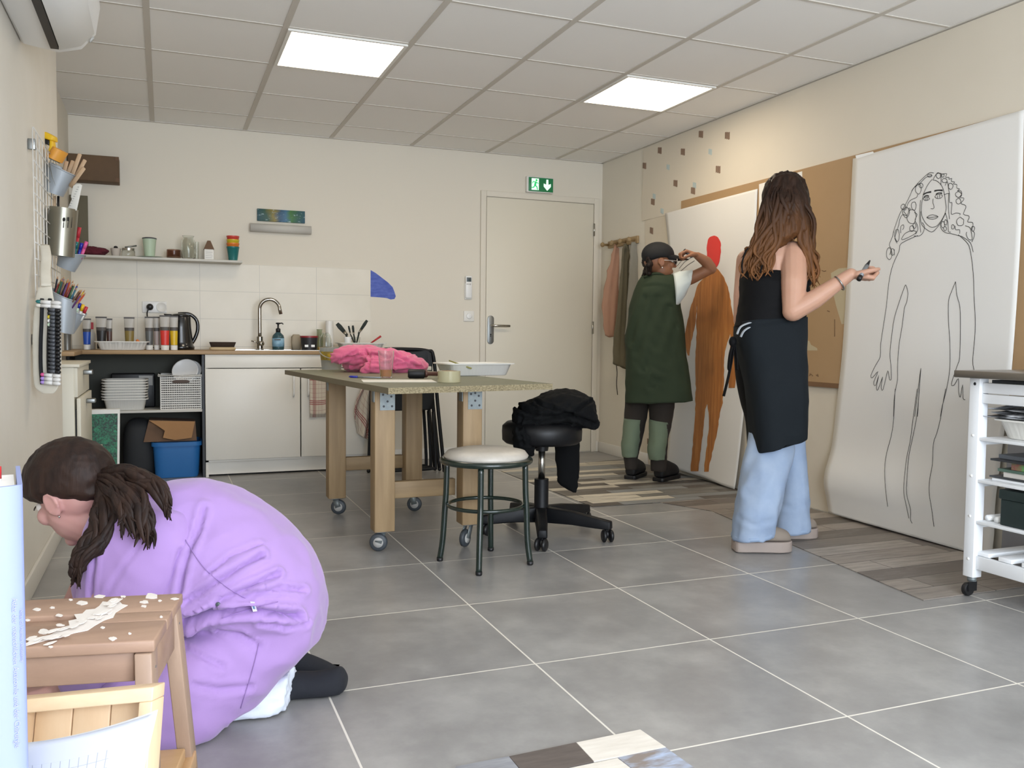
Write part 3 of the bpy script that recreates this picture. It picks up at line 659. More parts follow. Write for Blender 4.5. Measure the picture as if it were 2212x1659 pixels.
MB().lathe((rb.location.x, 6.3, Z1), [(.001, 0), (.03, 0), (.032, .1), (.02, .13), (.02, .16), (.001, .16)], 20).build('body', 'plasticclear', rb)
MB().box((rb.location.x-.018, 6.262, Z1+.13), (rb.location.x+.022, 6.266, Z1+.175)).build('red_label', 'redp', rb, smooth=False)
b = MB()
for x, z, r in ((0, .03, .018), (.012, .045, .014), (.022, .025, .016), (.028, .012, .012), (.002, .06, .010)): b.sph((onY(296, 725, 6.14).x+x, 6.14, zt+z-.008), r, 12)
tag(b.build('sponge', 'orangep', remesh=.004, sm=2), 'small orange sponge beside the ochre tube in the tray', 'sponge')
px_lathe('metal_tin', 'grey metal tin at the left end of the worktop', 'tin', 134, 154, 6.0, Z1, (.10, [(.001, 0), (.8, 0), (.9, .95), (1, 1), (.88, 1), (.8, .1), (.001, .1)]), 'steel')
# kettle
kt = thing('kettle', 'black electric kettle with a loop handle on the worktop', 'kettle', (onY(396, 745, 6.26).x, 6.26, Z1))
kx = onY(392, 720, 6.26).x; ks = .0033; M['kblack'] = mat('kettle_black', '#0e0f12', .2, coat=.5)
MB().lathe((kx-.005, 6.26, Z1), [(.001, 0), (.085, 0), (.088, .02), (.08, .03), (.078, .05), (.068, .15), (.064, .215), (.06, .225), (.001, .228)], 32).build('body', 'kblack', kt)
MB().prism([(kx-.06, 6.245, Z1+.17), (kx-.112, 6.25, Z1+.238), (kx-.05, 6.245, Z1+.236)], (0, .03, 0)).build('spout', 'kblack', kt, bev=.006)
MB().ell((kx-.005, 6.26, Z1+.226), (.064, 0, 0), (0, .064, 0), (0, 0, .018), 20).build('lid', 'kblack', kt)
MB().tube(curve([(kx-.02, 6.26, Z1+.238), (kx+.05, 6.26, Z1+.238), (kx+.095, 6.26, Z1+.20), (kx+.103, 6.26, Z1+.14), (kx+.088, 6.26, Z1+.085), (kx+.066, 6.26, Z1+.045)], 6), .015, 12, flat=.8).build('handle', 'kblack', kt)
MB().box((kx-.034, 6.188, Z1+.06), (kx-.03, 6.20, Z1+.2)).build('water_gauge', 'greybtn', kt, bev=.001)
# scrubbing brush
br = thing('scrub_brush', 'oval scrubbing brush with dark bristles lying on the worktop', 'brush', (onY(481, 745, 6.14).x, 6.14, Z1))
bx_ = br.location.x; M['bristle'] = mat('dark_bristle', '#3d2f24', .9, bump=(90, .8, .01), stretch=(4, 4, .5)); M['lightwood'] = W('pale_wood', '#cdb891', '#b79d72', (4, 40, 40))
MB().rings([rr((bx_, 6.14), .083*s, .03*s, Z1+z, 2.6) for z, s in ((.0, .9), (.004, 1), (.016, 1), (.02, .92))]).build('handle', 'lightwood', br)
MB().rings([rr((bx_, 6.14), .075*s, .027*s, Z1+z, 2.6) for z, s in ((.02, .98), (.052, 1.14), (.054, 1.1))]).build('bristles', 'bristle', br)
# tap
tp_ = thing('kitchen_tap', 'chrome swan-neck kitchen tap behind the sink', 'tap', (onY(562, 750, 6.3).x, 6.3, Z1))
tx = onY(561, 700, 6.3).x
M['tapc'] = mat('chrome', '#a9a49c', .12, 1)
MB().lathe((tx, 6.3, Z1), [(.001, 0), (.026, 0), (.026, .006), (.021, .01), (.021, .09), (.016, .095), (.001, .095)], 28).build('base', 'tapc', tp_, auto=40)
r_ = (onY(611, 700, 6.3).x-tx)/2-.012
MB().tube(curve([(tx, 6.3, Z1+.09), (tx, 6.3, Z1+.2), (tx, 6.3, Z1+.285)], 3)[:-1]+[(tx+r_-r_*math.cos(a), 6.3-.02*a/3, Z1+.285+r_*math.sin(a)) for a in [math.pi*j/16 for j in range(17)]]+[(tx+2*r_+.008, 6.277, Z1+.25)], .0125, 14).build('spout', 'tapc', tp_)
MB().cyl((tx, 6.28, Z1+.045), (tx+.014, 6.262, Z1+.045), .017, n=20).build('valve', 'tapc', tp_)
MB().tube([(tx+.002, 6.275, Z1+.045), (tx-.06, 6.26, Z1+.062)], [.006, .004], 10).build('lever', 'tapc', tp_)
# steel sink rim
sk = MB(); xa, xb = onY(505, 750, 6.2).x, onY(740, 750, 6.2).x
for a, c in (((xa, 6.09), (xb, 6.10)), ((xa, 6.35), (xb, 6.36)), ((xa, 6.10), (xa+.01, 6.35)), ((xb-.01, 6.10), (xb, 6.35))): sk.box((a[0], a[1], ZC), (c[0], c[1], ZC+.003))
sk.box((xa+.01, 6.1, ZC+.0002), (xb-.01, 6.35, ZC+.001)); tag(sk.build('kitchen_sink', 'chrome', smooth=False), 'thin steel sink rim let into the wooden worktop under the tap', 'sink')
Z1 = ZC+.0035
# soap bottle with pump
sb = thing('soap_bottle', 'teal pump soap bottle with a pale blue label right of the tap', 'bottle', (onY(601, 745, 6.22).x, 6.22, Z1))
sx = sb.location.x; M['teal'] = mat('teal_bottle', '#3f6168', .25, trans=.3); M['labblue'] = mat('pale_blue_label', '#9cc0d4', .5, var=(25, '#6f9db8', .15))
MB().lathe((sx, 6.22, Z1), [(.001, 0), (.038, 0), (.04, .01), (.04, .085), (.036, .1), (.018, .118), (.014, .124), (.001, .124)], 28).build('body', 'teal', sb)
MB().lathe((sx, 6.22, Z1), [(.0405, .022), (.0412, .022), (.0412, .08), (.0405, .08)], 28, cap=False).build('label_sticker', 'labblue', sb)
MB().box((sx-.03, 6.175, Z1+.066), (sx+.012, 6.1795, Z1+.074)).build('printed_name', 'darkgrey', sb, smooth=False)
MB().lathe((sx, 6.22, Z1), [(.001, .122), (.016, .122), (.016, .145), (.006, .15), (.006, .175), (.016, .178), (.016, .186), (.001, .188)], 20).build('pump', 'black', sb)
MB().tube([(sx, 6.22, Z1+.182), (sx+.025, 6.21, Z1+.184), (sx+.033, 6.207, Z1+.176)], .004, 8).build('nozzle', 'black', sb)
# bag, black tub with red lid, jar, paper roll, glass
M['kraft'] = mat('kraft_paper', '#a99c86', .9)
b = MB().rings([rr((onY(640, 745, 6.33).x, 6.33), .035*s, .03*s, Z1+z, 4) for z, s in ((0, .8), (.05, 1), (.09, .9), (.105, .6))]); tag(b.build('paper_bag', 'kraft', wr=(.004, (30, 30, 30), 2)), 'small kraft paper bag between the soap bottle and the black tub', 'bag')
M['redlid'] = mat('red_lid', '#8e2229', .4); M['tublab'] = mat('dark_label', '#29282b', .45)
px_lathe('plastic_tub', 'black plastic tub with a red lid on the worktop', 'tub', 649, 686, 6.2, Z1, (.092, [(.001, 0), (.86, 0), (1, .93), (.001, .93)]), 'tublab', parts=(('lid', [(.001, .93), (1.06, .93), (1.06, 1.06), (.001, 1.07)], 'redlid'),))
t = bpy.data.objects['plastic_tub']; c = t.location
for dx in (-.026, .018): MB().box((c.x+dx-.012, 6.2-.0575, Z1+.02), (c.x+dx+.012, 6.2-.054, Z1+.036)).build('barcode', 'whitegloss', t, smooth=False)
M['greenglass'] = glassm('green_glass', '#a8b59c')
px_lathe('oil_bottle', 'greenish glass bottle behind the red-lidded tub', 'bottle', 683, 697, 6.3, Z1, (.145, [(.001, 0), (.9, 0), (1, .5), (.8, .7), (.8, .95), (.95, 1), (.001, 1)]), 'greenglass')
px_lathe('paper_roll', 'white paper towel roll standing upright on the worktop', 'paper roll', 703, 720, 6.3, Z1, (.205, [(.001, 0), (1, 0), (1, 1), (.3, 1), (.3, .97), (.001, .97)]), 'white')
M['yellowjam'] = mat('yellow_sponge', '#c4a45e', .8)
px_lathe('glass_jar', 'upturned clear jar standing on a yellow sponge', 'jar', 691, 716, 6.16, Z1+.022, (.10, [(1, 0), (1, .5), (.8, .8), (.5, .98), (.001, 1), (.001, .97), (.46, .95), (.75, .78), (.94, .5), (.94, 0)]), 'glass')
tag(MB().box((onY(687, 745, 6.16).x, 6.12, Z1), (onY(718, 745, 6.16).x, 6.2, Z1+.021)).build('sponge', 'yellowjam', bev=.005, seg=3), 'yellow sponge lying under the upturned jar', 'sponge')
# tray with brushes
xa, xb = onY(727, 740, 6.2).x, onY(830, 740, 6.2).x
tray('plastic_tray', 'white plastic tray with brush pots at the right end of the worktop', ((xa+xb)/2, 6.2, Z1-.0025), xb-xa, .22, .055)
px_lathe('plastic_cup', 'white plastic cup of brushes in the right-hand worktop tray', 'cup', 743, 759, 6.17, Z1+.008, (.085, CUP), 'whitegloss')
px_lathe('drinking_glass', 'clear glass of brushes in the right-hand worktop tray', 'glass', 760, 778, 6.19, Z1+.008, (.085, CUP), 'glass')
M['brushdk'] = mat('dark_bristles', '#2b3330', .8); M['ferrule'] = mat('ferrule', '#7c7668', .35, .8); M['redh'] = mat('red_handle', '#b4282c', .35)
def brush(lab, foot, neck, tip, wd, Y, hm='brushdk', flat=.35):
    a, b2, c = onY(*foot, Y), onY(*neck, Y), onY(*tip, Y); t = thing('paint_brush', lab, 'brush', a, 'brushes in the worktop tray')
    MB().tube([a, a+(b2-a)*.6, b2], [.004, .006, wd*.5], 10).build('handle', hm, t)
    MB().tube([b2-(c-b2)*.12, b2+(c-b2)*.25], [wd*.5, wd*.8], 12, flat=flat, upv=(0, -1, 0)).build('ferrule', 'ferrule', t)
    MB().tube([b2+(c-b2)*.25, b2+(c-b2)*.7, c], [wd*.8, wd*1.0, wd*.75], 14, flat=flat, upv=(0, -1, 0)).build('bristles', 'brushdk', t)
brush('wide dark flat brush leaning left out of the white cup', (751, 742), (748, 722), (728, 699), .017, 6.165)
brush('small brush standing left in the glass of brushes', (766, 742), (757, 722), (753, 704), .007, 6.19)
brush('medium brush standing upright in the glass of brushes', (768, 742), (764, 722), (762, 703), .009, 6.2)
brush('long dark brush leaning right out of the glass of brushes', (770, 742), (776, 718), (793, 692), .012, 6.19)
tag(MB().tube([onY(800, 742, 6.16), onY(823, 726, 6.14)], [.005, .008], 10).build('tool_handle', 'redh'), 'red tool handle sticking out of the right-hand worktop tray', 'tool')
# checked tea towels on the right door
def towel_mat(name):
    k = NT(name); uv = k.n('TexCoord').outputs['UV']; sp = k.n('SeparateXYZ'); k.l(uv, sp.inputs[0])
    def band(s, ps, w_): 
        o_ = None
        for p in ps:
            q = k.math('LESS_THAN', k.math('ABSOLUTE', k.math('SUBTRACT', s, p)), w_); o_ = q if o_ is None else k.math('MAXIMUM', o_, q)
        return o_
    thick = k.math('MAXIMUM', band(sp.outputs[0], (.14, .19, .24, .74, .79, .84), .012), band(sp.outputs[1], (.12, .16, .20, .68, .72, .76), .010))
    thin = k.math('MAXIMUM', band(sp.outputs[0], (.02, .36, .49, .62, .96), .004), band(sp.outputs[1], (.3, .4, .5, .6, .9), .004))
    c = k.mix(k.math('MULTIPLY', thin, .55), lin('#dcd3c4'), lin('#9c5a58')); k.l(k.mix(k.math('MULTIPLY', thick, .85), c, lin('#9b3a42')), k.b.inputs['Base Color'])
    k.b.inputs['Roughness'].default_value = .95; k.bump(k.noise(k.coord('Object'), 300), .2, .001); return k.m
M['towel'] = towel_mat('checked_towel')
def sheet(name, fn, nu, nv, mt, lab, cat, thick=.003, parent=None, uvf=None):
    vs_ = [fn(i/nu, j/nv) for j in range(nv+1) for i in range(nu+1)]
    fs = [(j*(nu+1)+i, j*(nu+1)+i+1, (j+1)*(nu+1)+i+1, (j+1)*(nu+1)+i) for j in range(nv) for i in range(nu)]
    b = MB().add(vs_, fs); o = b.build(name, mt, parent); me = o.data; uv = me.uv_layers.new(name='UVMap')
    for lp in me.loops: i = lp.vertex_index; uv.data[lp.index].uv = (uvf((i % (nu+1))/nu, (i//(nu+1))/nv) if uvf else ((i % (nu+1))/nu, (i//(nu+1))/nv))
    if thick: q = o.modifiers.new('t', 'SOLIDIFY'); q.thickness = thick; q.offset = 0
    if lab: tag(o, lab, cat)
    return o
ta, tb_ = onY(668, 810, YF-.01), onY(722, 893, YF-.01)
def tw1(u, v): 
    x = ta.x+(tb_.x-ta.x)*u; z = .70+(tb_.z-.70)*v-.008*math.sin(u*5)*v
    return V((x, YF-.016-.008*math.sin(u*11+v*1.2)*(.4+v)-.006*v, z))
o = sheet('tea_towel', tw1, 40, 24, 'towel', 'off-white tea towel with red check hanging flat on the right cabinet door', 'towel')
sheet('folded_layer', lambda u, v: V((ta.x+.002+(tb_.x-ta.x)*(.0+.96*u), YF-.006-.004*math.sin(u*9), .70+(onY(700, 897, YF).z-.012-.70)*v)), 30, 12, 'towel', None, None, parent=o)
t2 = [(790, 822), (772, 858), (766, 900), (770, 935)]; t2r = [(808, 822), (812, 858), (814, 900), (812, 957)]
def tw2(u, v):
    L = cat_rom(t2, 8); R = cat_rom(t2r, 8); k = min(int(v*24), 23); f = v*24-k
    l = L[k]*(1-f)+L[k+1]*f; r = R[k]*(1-f)+R[k+1]*f; p = l*(1-u)+r*u
    q = onY(p[0], p[1], YF-.03); q.y -= .018*math.sin(u*13+v*3)*(.3+v); q.x += .01*math.sin(v*9+u*4)*v; return q
o2 = sheet('tea_towel', tw2, 48, 40, 'towel', 'crumpled red-checked tea towel hanging by its middle, right of the flat one', 'towel', uvf=lambda u, v: (u*.8+v*.35, v*.8-u*.45+.3))
MB().cyl((tb_.x+.13, YF-.016, .706), (ta.x-.015, YF-.016, .706), .005).build('towel_rail', 'chrome', cb)
# ================================================================ work table in the middle
M['legwood'] = W('planed_pine', '#a78d69', '#7d6546', (28, 28, 2.2), .6)
M['legwood2'] = W('planed_pine_rail', '#9c835f', '#786143', (2.5, 28, 28), .6)
def chip():
    k = NT('chipboard_edge'); f = k.noise(k.coord('Object', (1, 1, 1.6)), 120, 3, .7)
    k.l(k.ramp(f, [(.33, '#6b5f47'), (.5, '#8d8164'), (.66, '#a89b7c')]), k.b.inputs['Base Color']); k.b.inputs['Roughness'].default_value = .85; return k.m
M['chip'] = chip(); M['greentop'] = mat('green_chipboard_face', '#7f8069', .5, var=(7, '#72725d', .3)); M['browne'] = mat('painted_edge', '#7d735c', .6)
M['galv'] = mat('galvanised_steel', '#868c8a', .5, .45, var=(40, '#737b7e', .2)); M['wheel'] = mat('wheel_grey', '#3d4247', .5); M['wheeld'] = mat('wheel_black', '#232529', .5)
ZT = .735; TH = .026
q = [V((.842, 3.465, ZT)), V((1.645, 3.625, ZT)), V((1.47, 5.5, ZT)), V((.672, 5.38, ZT))]
tb = thing('work_table', 'tall chipboard work table on four pine legs with casters in the middle of the room', 'table', (1.1, 4.2, 0))
dn = V((0, 0, -TH)); lo = [p+dn for p in q]
b = MB(); b.add(q+lo, [(0, 1, 2, 3)], 0); b.add(q+lo, [(7, 6, 5, 4)], 2); b.add(q+lo, [(0, 4, 5, 1)], 1); b.add(q+lo, [(1, 5, 6, 2), (2, 6, 7, 3)], 1); b.add(q+lo, [(3, 7, 4, 0)], 2)
b.build('tabletop', ['greentop', 'chip', 'browne'], tb, smooth=False)
LEG = .09
legs = [('FL', .840, 3.70), ('FR', 1.224, 3.65), ('BL', .790, 4.55), ('BR', 1.190, 4.50)]
for nm, x, y in legs:
    zb = .105 if nm[1] == 'R' else .09
    MB().box((x, y, zb), (x+LEG, y+LEG, ZT-TH)).build('leg', 'legwood', tb, bev=.004)
    cs = MB().box((x+.012, y+.012, zb-.004), (x+LEG-.012, y+LEG-.012, zb-.0002)); f = cs.build('caster', 'steel', tb, bev=.001)
    wx, wy = x+LEG/2+(.012 if nm[0] == 'B' else -.02), y+LEG/2-.01; R = .040; dirx = V((.94, -.34, 0)) if nm != 'FR' else V((.75, .66, 0))
    ax = V((dirx.y, -dirx.x, 0)).normalized(); c = V((wx, wy, R+.001))
    for s in (-1, 1): MB().beam(c+ax*s*.017, V((x+LEG/2, y+LEG/2, zb-.004))+ax*s*.014, .003, .03, tuple(dirx)).build('fork', 'galv', f)
    RW = Matrix((ax.cross(V((0, 0, 1))), V((0, 0, 1)), ax)).transposed()
    MB().lathe(c-ax*.012, [(.001, 0), (R*.8, 0), (R*.97, .004), (R, .012), (R*.97, .020), (R*.8, .024), (.001, .024)], 28, RW).build('wheel', 'wheel', f)
    MB().lathe(c-ax*.0135, [(.001, 0), (R*.55, 0), (R*.55, .028), (.001, .028)], 20, RW).build('hub', 'greybtn', f)
    px = x+LEG*.22 if nm == 'FL' else x+LEG*.25
    br = MB()
    if nm[0] == 'F': br.box((x+.022, y-.003, ZT-TH-.085), (x+LEG-.002, y-.0003, ZT-TH))
    br.box((x-.003, y+.005, ZT-TH-.05), (x-.0003, y+.05, ZT-TH))
    bo = br.build('bracket', 'galv', tb, smooth=False)
    if nm[0] == 'B': continue
    hb = MB()
    for i, (u, v) in enumerate(((.2, .2), (.75, .3), (.5, .55), (.25, .8), (.8, .8), (.5, .15))): hb.cyl((x+.022+.066*u, y-.0042, ZT-TH-.085*v), (x+.022+.066*u, y-.0029, ZT-TH-.085*v), .005, n=10)
    hb.build('screw_hole', 'wheeld', bo, smooth=False)
MB().box((.881, 4.56, .235), (1.19, 4.60, .305)).build('stretcher', 'legwood2', tb, bev=.003)
MB().box((.931, 3.755, .225), (1.224, 3.79, .30)).build('stretcher', 'legwood2', tb, bev=.003)
# ---- things on the table
def tz(x, y): return onZ(x, y, ZT)
def wpx(n, p): return n*(p-EYE).dot(FW)/FPX
M['pinkcloth'] = mat('pink_fabric', '#d9688c', .9, sheen=.3, bump=(300, .12, .001))
c = tz(716, 798); r = wpx(25, c); bu = thing('paint_bucket', 'small clear bucket with a yellow label at the back left of the work table', 'bucket', c)
M['clearb'] = mat('milky_plastic', '#cfd0ca', .3, trans=.45, ior=1.15); M['yell'] = mat('yellow_label', '#c9a82a', .5, var=(35, '#8d7a3c', .12))
MB().lathe(c, [(.001, 0), (r*.82, 0), (r*1.0, r*1.85), (r*1.05, r*1.9), (r*.97, r*1.9), (r*.8, .005), (.001, .005)], 32).build('body', 'clearb', bu, auto=45)
MB().lathe(c, [(r*.845, r*.35), (r*.985, r*1.55)], 32, cap=False).build('label_wrap', 'yell', bu)
MB().lathe(c, [(.001, .006), (r*.79, .006), (r*.82, r*.3), (.001, r*.3)], 24).build('content', 'teal', bu)
MB().tube([c+V((math.cos(a)*r*1.04, math.sin(a)*r*1.04, r*1.6-.045*math.sin(-a)-.0)) for a in [math.pi+math.pi*j/14 for j in range(15)]], .003, 8).build('handle', 'clearb', bu)
# crumpled pink smock
d = (tz(830, 804)-EYE).dot(FW)
b = MB()
sloft(b, [(740, 772, 744, 797, d+.13, .03), (752, 754, 756, 800, d+.09, .09), (770, 748, 772, 802, d+.06, .13), (805, 750, 806, 805, d+.03, .15), (840, 755, 842, 805, d, .16), (875, 762, 876, 803, d+.02, .13), (905, 775, 906, 801, d+.05, .09), (920, 787, 920, 800, d+.06, .03)], n=40, k=8, ex=2.2)
sloft(b, [(782, 800, 783, 806, d-.16, .02), (795, 780, 798, 806, d-.13, .05), (815, 772, 820, 806, d-.12, .06), (835, 776, 838, 805, d-.12, .03)], n=24, k=5)
sloft(b, [(716, 764, 718, 782, d-.05, .03), (735, 752, 742, 782, d-.05, .05), (760, 750, 770, 775, d-.05, .05), (790, 755, 795, 775, d-.05, .03)], n=24, k=5)
o = b.build('smock', 'pinkcloth', remesh=.007, sm=4, wr=(.016, (8, 8, 38), 4), zmin=ZT+.001)
folds(o, [([(745, 775), (790, 765), (830, 770)], 3, .016), ([(760, 792), (800, 778), (850, 772)], 3, .014), ([(850, 765), (880, 780), (910, 795)], 3, .016), ([(855, 790), (880, 788), (905, 793)], 3, .012), ([(790, 758), (800, 775), (795, 795)], 3, .012), ([(722, 785), (745, 772), (770, 760)], 3, .016), ([(840, 760), (850, 780), (848, 800)], 3, .012)], 0)
wrinkle(o, .004, (18, 16, 70), 9); tag(o, 'crumpled pink smock heaped on the work table', 'clothing')
# glass of yellow drink
c = tz(834, 816); r = wpx(17.5, c); h = r*3.35
M['drink'] = mat('amber_drink', '#d99a3a', .1, trans=.6, ior=1.33); M['glass2'] = mat('thin_glass', '#f4f4f0', .03, trans=.95, ior=1.2)
gl = thing('drinking_glass', 'glass with a little amber drink on the work table in front of the pink smock', 'glass', c)
MB().lathe(c, [(.001, .0005), (r*.72, .0005), (r, h), (r*.94, h), (r*.68, .006), (.001, .006)], 36).build('tumbler', 'glass2', gl, auto=45)
MB().lathe(c, [(.001, .0065), (r*.67, .0065), (r*.745, h*.3), (.001, h*.3)], 32).build('drink', 'drink', gl, auto=45)
# blue ballpoint
a, b2 = tz(754, 816), tz(822, 818); a.z += .006; b2.z += .005; pn = thing('ballpoint_pen', 'blue ballpoint pen lying on the work table beside the glass', 'pen', a)
M['penblue'] = mat('pen_blue', '#1f2a9a', .35); M['penclear'] = mat('pen_barrel', '#a9adb0', .2, trans=.4)
MB().tube([a, a+(b2-a)*.05, a+(b2-a)*.28], [.003, .0055, .0055], 10).build('cap', 'penblue', pn); MB().tube([a+(b2-a)*.28, b2], .004, 8).build('barrel', 'penclear', pn)
# sheet of paper
M['paper'] = mat('white_paper', '#e9e6df', .8)
pp = [tz(780, 820.5), tz(932, 820.5), tz(944, 826), tz(785, 826)]
for p in pp: p.z = ZT+.0006
tag(MB().prism(pp, (0, 0, .0008)).build('paper_sheet', 'paper', smooth=False), 'white sheet of paper at the front edge of the work table', 'paper')
# mallet
c = tz(920, 818); d_ = (c-EYE).dot(FW); a = at(881, 807, d_); b2 = at(918, 810, d_+.01); e = at(952, 811, d_+.03); r = wpx(10, c)
ml = thing('rubber_mallet', 'black-headed mallet with a dark wooden handle lying on the work table', 'mallet', c); M['rubber'] = mat('black_rubber', '#121315', .55); M['walnut'] = W('dark_handle', '#5b3a30', '#3f2822', (12, 12, 12), .4)
zc = ZT+r+.001
for p in (a, b2, e): p.z = zc
t_ = (b2-a); MB().tube([a, a+t_*.03, a+t_*.1, b2-t_*.08, b2], [r*.7, r*.88, r, r, r*.8], 24).build('head', 'rubber', ml)
MB().tube([b2, b2+(e-b2)*.12, b2+(e-b2)*.2, e+(e-b2)*.4], [r*.85, r*.8, r*.45, r*.52], 16).build('handle', 'walnut', ml)
# roll of clear tape
c = tz(970, 826); r = wpx(24.5, c); M['tape'] = mat('clear_tape', '#cfc7a4', .15, trans=.35, ior=1.2)
tp = thing('tape_roll', 'roll of clear packing tape standing on its side at the front of the work table', 'tape', c); h = wpx(25, c)
MB().lathe(c, [(r*.72, .001), (r, .001), (r, h), (r*.72, h), (r*.72, .001)], 40, cap=False).build('tape_winding', 'tape', tp, auto=45)
MB().lathe(c, [(r*.66, .001), (r*.715, .001), (r*.715, h), (r*.66, h), (r*.66, .001)], 32, cap=False).build('core', 'card', tp, auto=45)
# plastic tray with green stick, small white box behind
c = tz(1022, 812.5); w_ = wpx(166, c); cy = c.y+.12
tray('plastic_tray', 'large white ribbed tray on the work table holding bluish water', (c.x+.045, cy, ZT+.001), w_, .26, wpx(27, c), rot=.1)
c2 = V((c.x+.045, cy, ZT+.001)); M['stick'] = mat('olive_stick', '#8f8a4a', .5)
a, e = at(970, 779, (c-EYE).dot(FW)+.02), at(990, 786, (c-EYE).dot(FW)); e2 = a+(e-a)*2.4
tag(MB().tube([a, e2], [.0035, .0045], 8).build('stir_stick', 'stick'), 'thin olive stick leaning in the large white tray on the work table', 'stick')
c3 = tz(917, 800); M['boxw'] = mat('small_box', '#cfcabb', .6)
tag(MB().box((c3.x-.03, c3.y, ZT+.001), (c3.x+.045, c3.y+.06, ZT+.024)).build('small_box', 'boxw', bev=.002), 'small off-white box behind the mallet on the work table', 'box')
# ================================================================ round stool with silver seat
M['greenmetal'] = mat('dark_green_tube', '#17251f', .25, coat=.4); M['silverseat'] = mat('silver_vinyl', '#c9c2b8', .42, 0, var=(30, '#bab3a8', .3))
st = thing('round_stool', 'round stool with silver seat and dark green tubular legs in front of the work table', 'stool', (1.24, 3.4, 0))
sc = V((1.243, 3.40, 0)); zs = .445; RS = .183
MB().lathe(sc, [(.001, zs-.005), (RS-.012, zs-.005), (RS-.006, zs+.008), (RS-.02, zs+.026), (RS*.6, zs+.037), (.001, zs+.040)], 48).build('seat', 'silverseat', st)
MB().tube([sc+V((RS*math.cos(a), RS*math.sin(a), zs-.012)) for a in [2*math.pi*j/48 for j in range(48)]], .0125, 12, close=True).build('seat_ring', 'greenmetal', st)
RF = .158; MB().tube([sc+V((RF*math.cos(a), RF*math.sin(a), .245)) for a in [2*math.pi*j/48 for j in range(48)]], .008, 10, close=True).build('foot_ring', 'greenmetal', st)
for (x, y) in ((1.069, 3.483), (1.149, 3.218), (1.404, 3.299), (1.332, 3.576)):
    dr = (V((x, y, 0))-sc); dr.z = 0; u = dr.normalized()
    MB().tube(curve([sc+u*.165+V((0, 0, zs-.02)), sc+u*.168+V((0, 0, .30)), sc+u*.172+V((0, 0, .24)), sc+u*(dr.length-.012)+V((0, 0, .1)), V((x, y, .012))], 4), .0125, 12).build('leg', 'greenmetal', st)
    MB().lathe((x, y, 0), [(.001, .0), (.011, .0), (.0135, .004), (.0135, .016), (.001, .017)], 16).build('foot_cap', 'black', st)
# ================================================================ swivel stool
M['vinylblk'] = mat('black_vinyl', '#0e0e10', .45, spec=.35); M['nylon'] = mat('black_nylon', '#0d0e11', .5, spec=.3)
ss = thing('swivel_stool', 'black five-star swivel stool on casters with a chrome gas column', 'stool', (1.66, 3.78, 0))
hc = V((1.672, 3.80, 0))
P5 = [V((1.547, 3.50, 0)), V((1.90, 3.56, 0)), V((1.98, 3.95, 0)), V((1.66, 4.11, 0)), V((1.40, 3.86, 0))]
MB().lathe(hc, [(.001, .07), (.045, .07), (.05, .10), (.034, .135), (.034, .27), (.001, .272)], 28).build('column_cover', 'nylon', ss, auto=40)
MB().cyl(hc+V((0, 0, .272)), hc+V((0, 0, .415)), .0165, n=20).build('gas_column', 'chrome', ss)
MB().lathe(hc, [(.001, .40), (.03, .405), (.035, .44), (.001, .44)], 20).box((hc.x-.09, hc.y-.07, .435), (hc.x+.09, hc.y+.07, .444)).build('seat_plate', 'black', ss, auto=40)
RZ = .19
MB().lathe(hc, [(.001, .444), (RZ-.015, .444), (RZ, .458), (RZ+.002, .50), (RZ, .525), (RZ-.02, .543), (RZ*.6, .55), (.001, .552)], 48).build('seat', 'vinylblk', ss)
lv = [hc+V((-.02, -.03, .432)), hc+V((-.17, -.10, .395)), hc+V((-.20, -.115, .375))]
MB().tube(lv, [.005, .005, .005], 8).build('height_lever', 'nylon', ss); MB().tube([lv[1], lv[1]+(lv[2]-lv[1])*.3, lv[2]+(lv[2]-lv[1])*.6], [.006, .011, .011], 10).build('lever_grip', 'nylon', ss)
for p in P5:
    u = (p-hc); L = u.length; u.normalize(); sdv = u.cross(V((0, 0, 1)))
    R = []
    for t, zc, wd, ht in ((.03, .100, .032, .036), (L*.5, .096, .028, .030), (L*.85, .084, .025, .024), (L+.022, .078, .023, .019)):
        c = hc+u*t; R.append([c+V((0, 0, zc))+sdv*a*wd+V((0, 0, e*ht)) for a, e in ((-1, -1), (1, -1), (.8, 1), (-.8, 1))])
    lg = MB().rings(R).build('base_arm', 'nylon', ss, bev=.006)
    cs = MB(); ang = random.uniform(0, 6.28); wv = V((math.cos(ang), math.sin(ang), 0)); wx = wv.cross(V((0, 0, 1))); RW = Matrix((wv, V((0, 0, 1)), wx)).transposed()
    cc_ = p+V((0, 0, .030))-wv*.012
    for s in (-1, 1): cs.lathe(cc_+wx*(s*.017-.009), [(.001, 0), (.022, 0), (.029, .005), (.029, .013), (.022, .018), (.001, .018)], 22, RW)
    cs.ell(p+V((0, 0, .036)), wv*.022, wx*.012, (0, 0, .02), 12); cs.cyl(p+V((0, 0, .04)), p+V((0, 0, .06)), .009, n=10)
    cs.build('caster', 'black', lg)
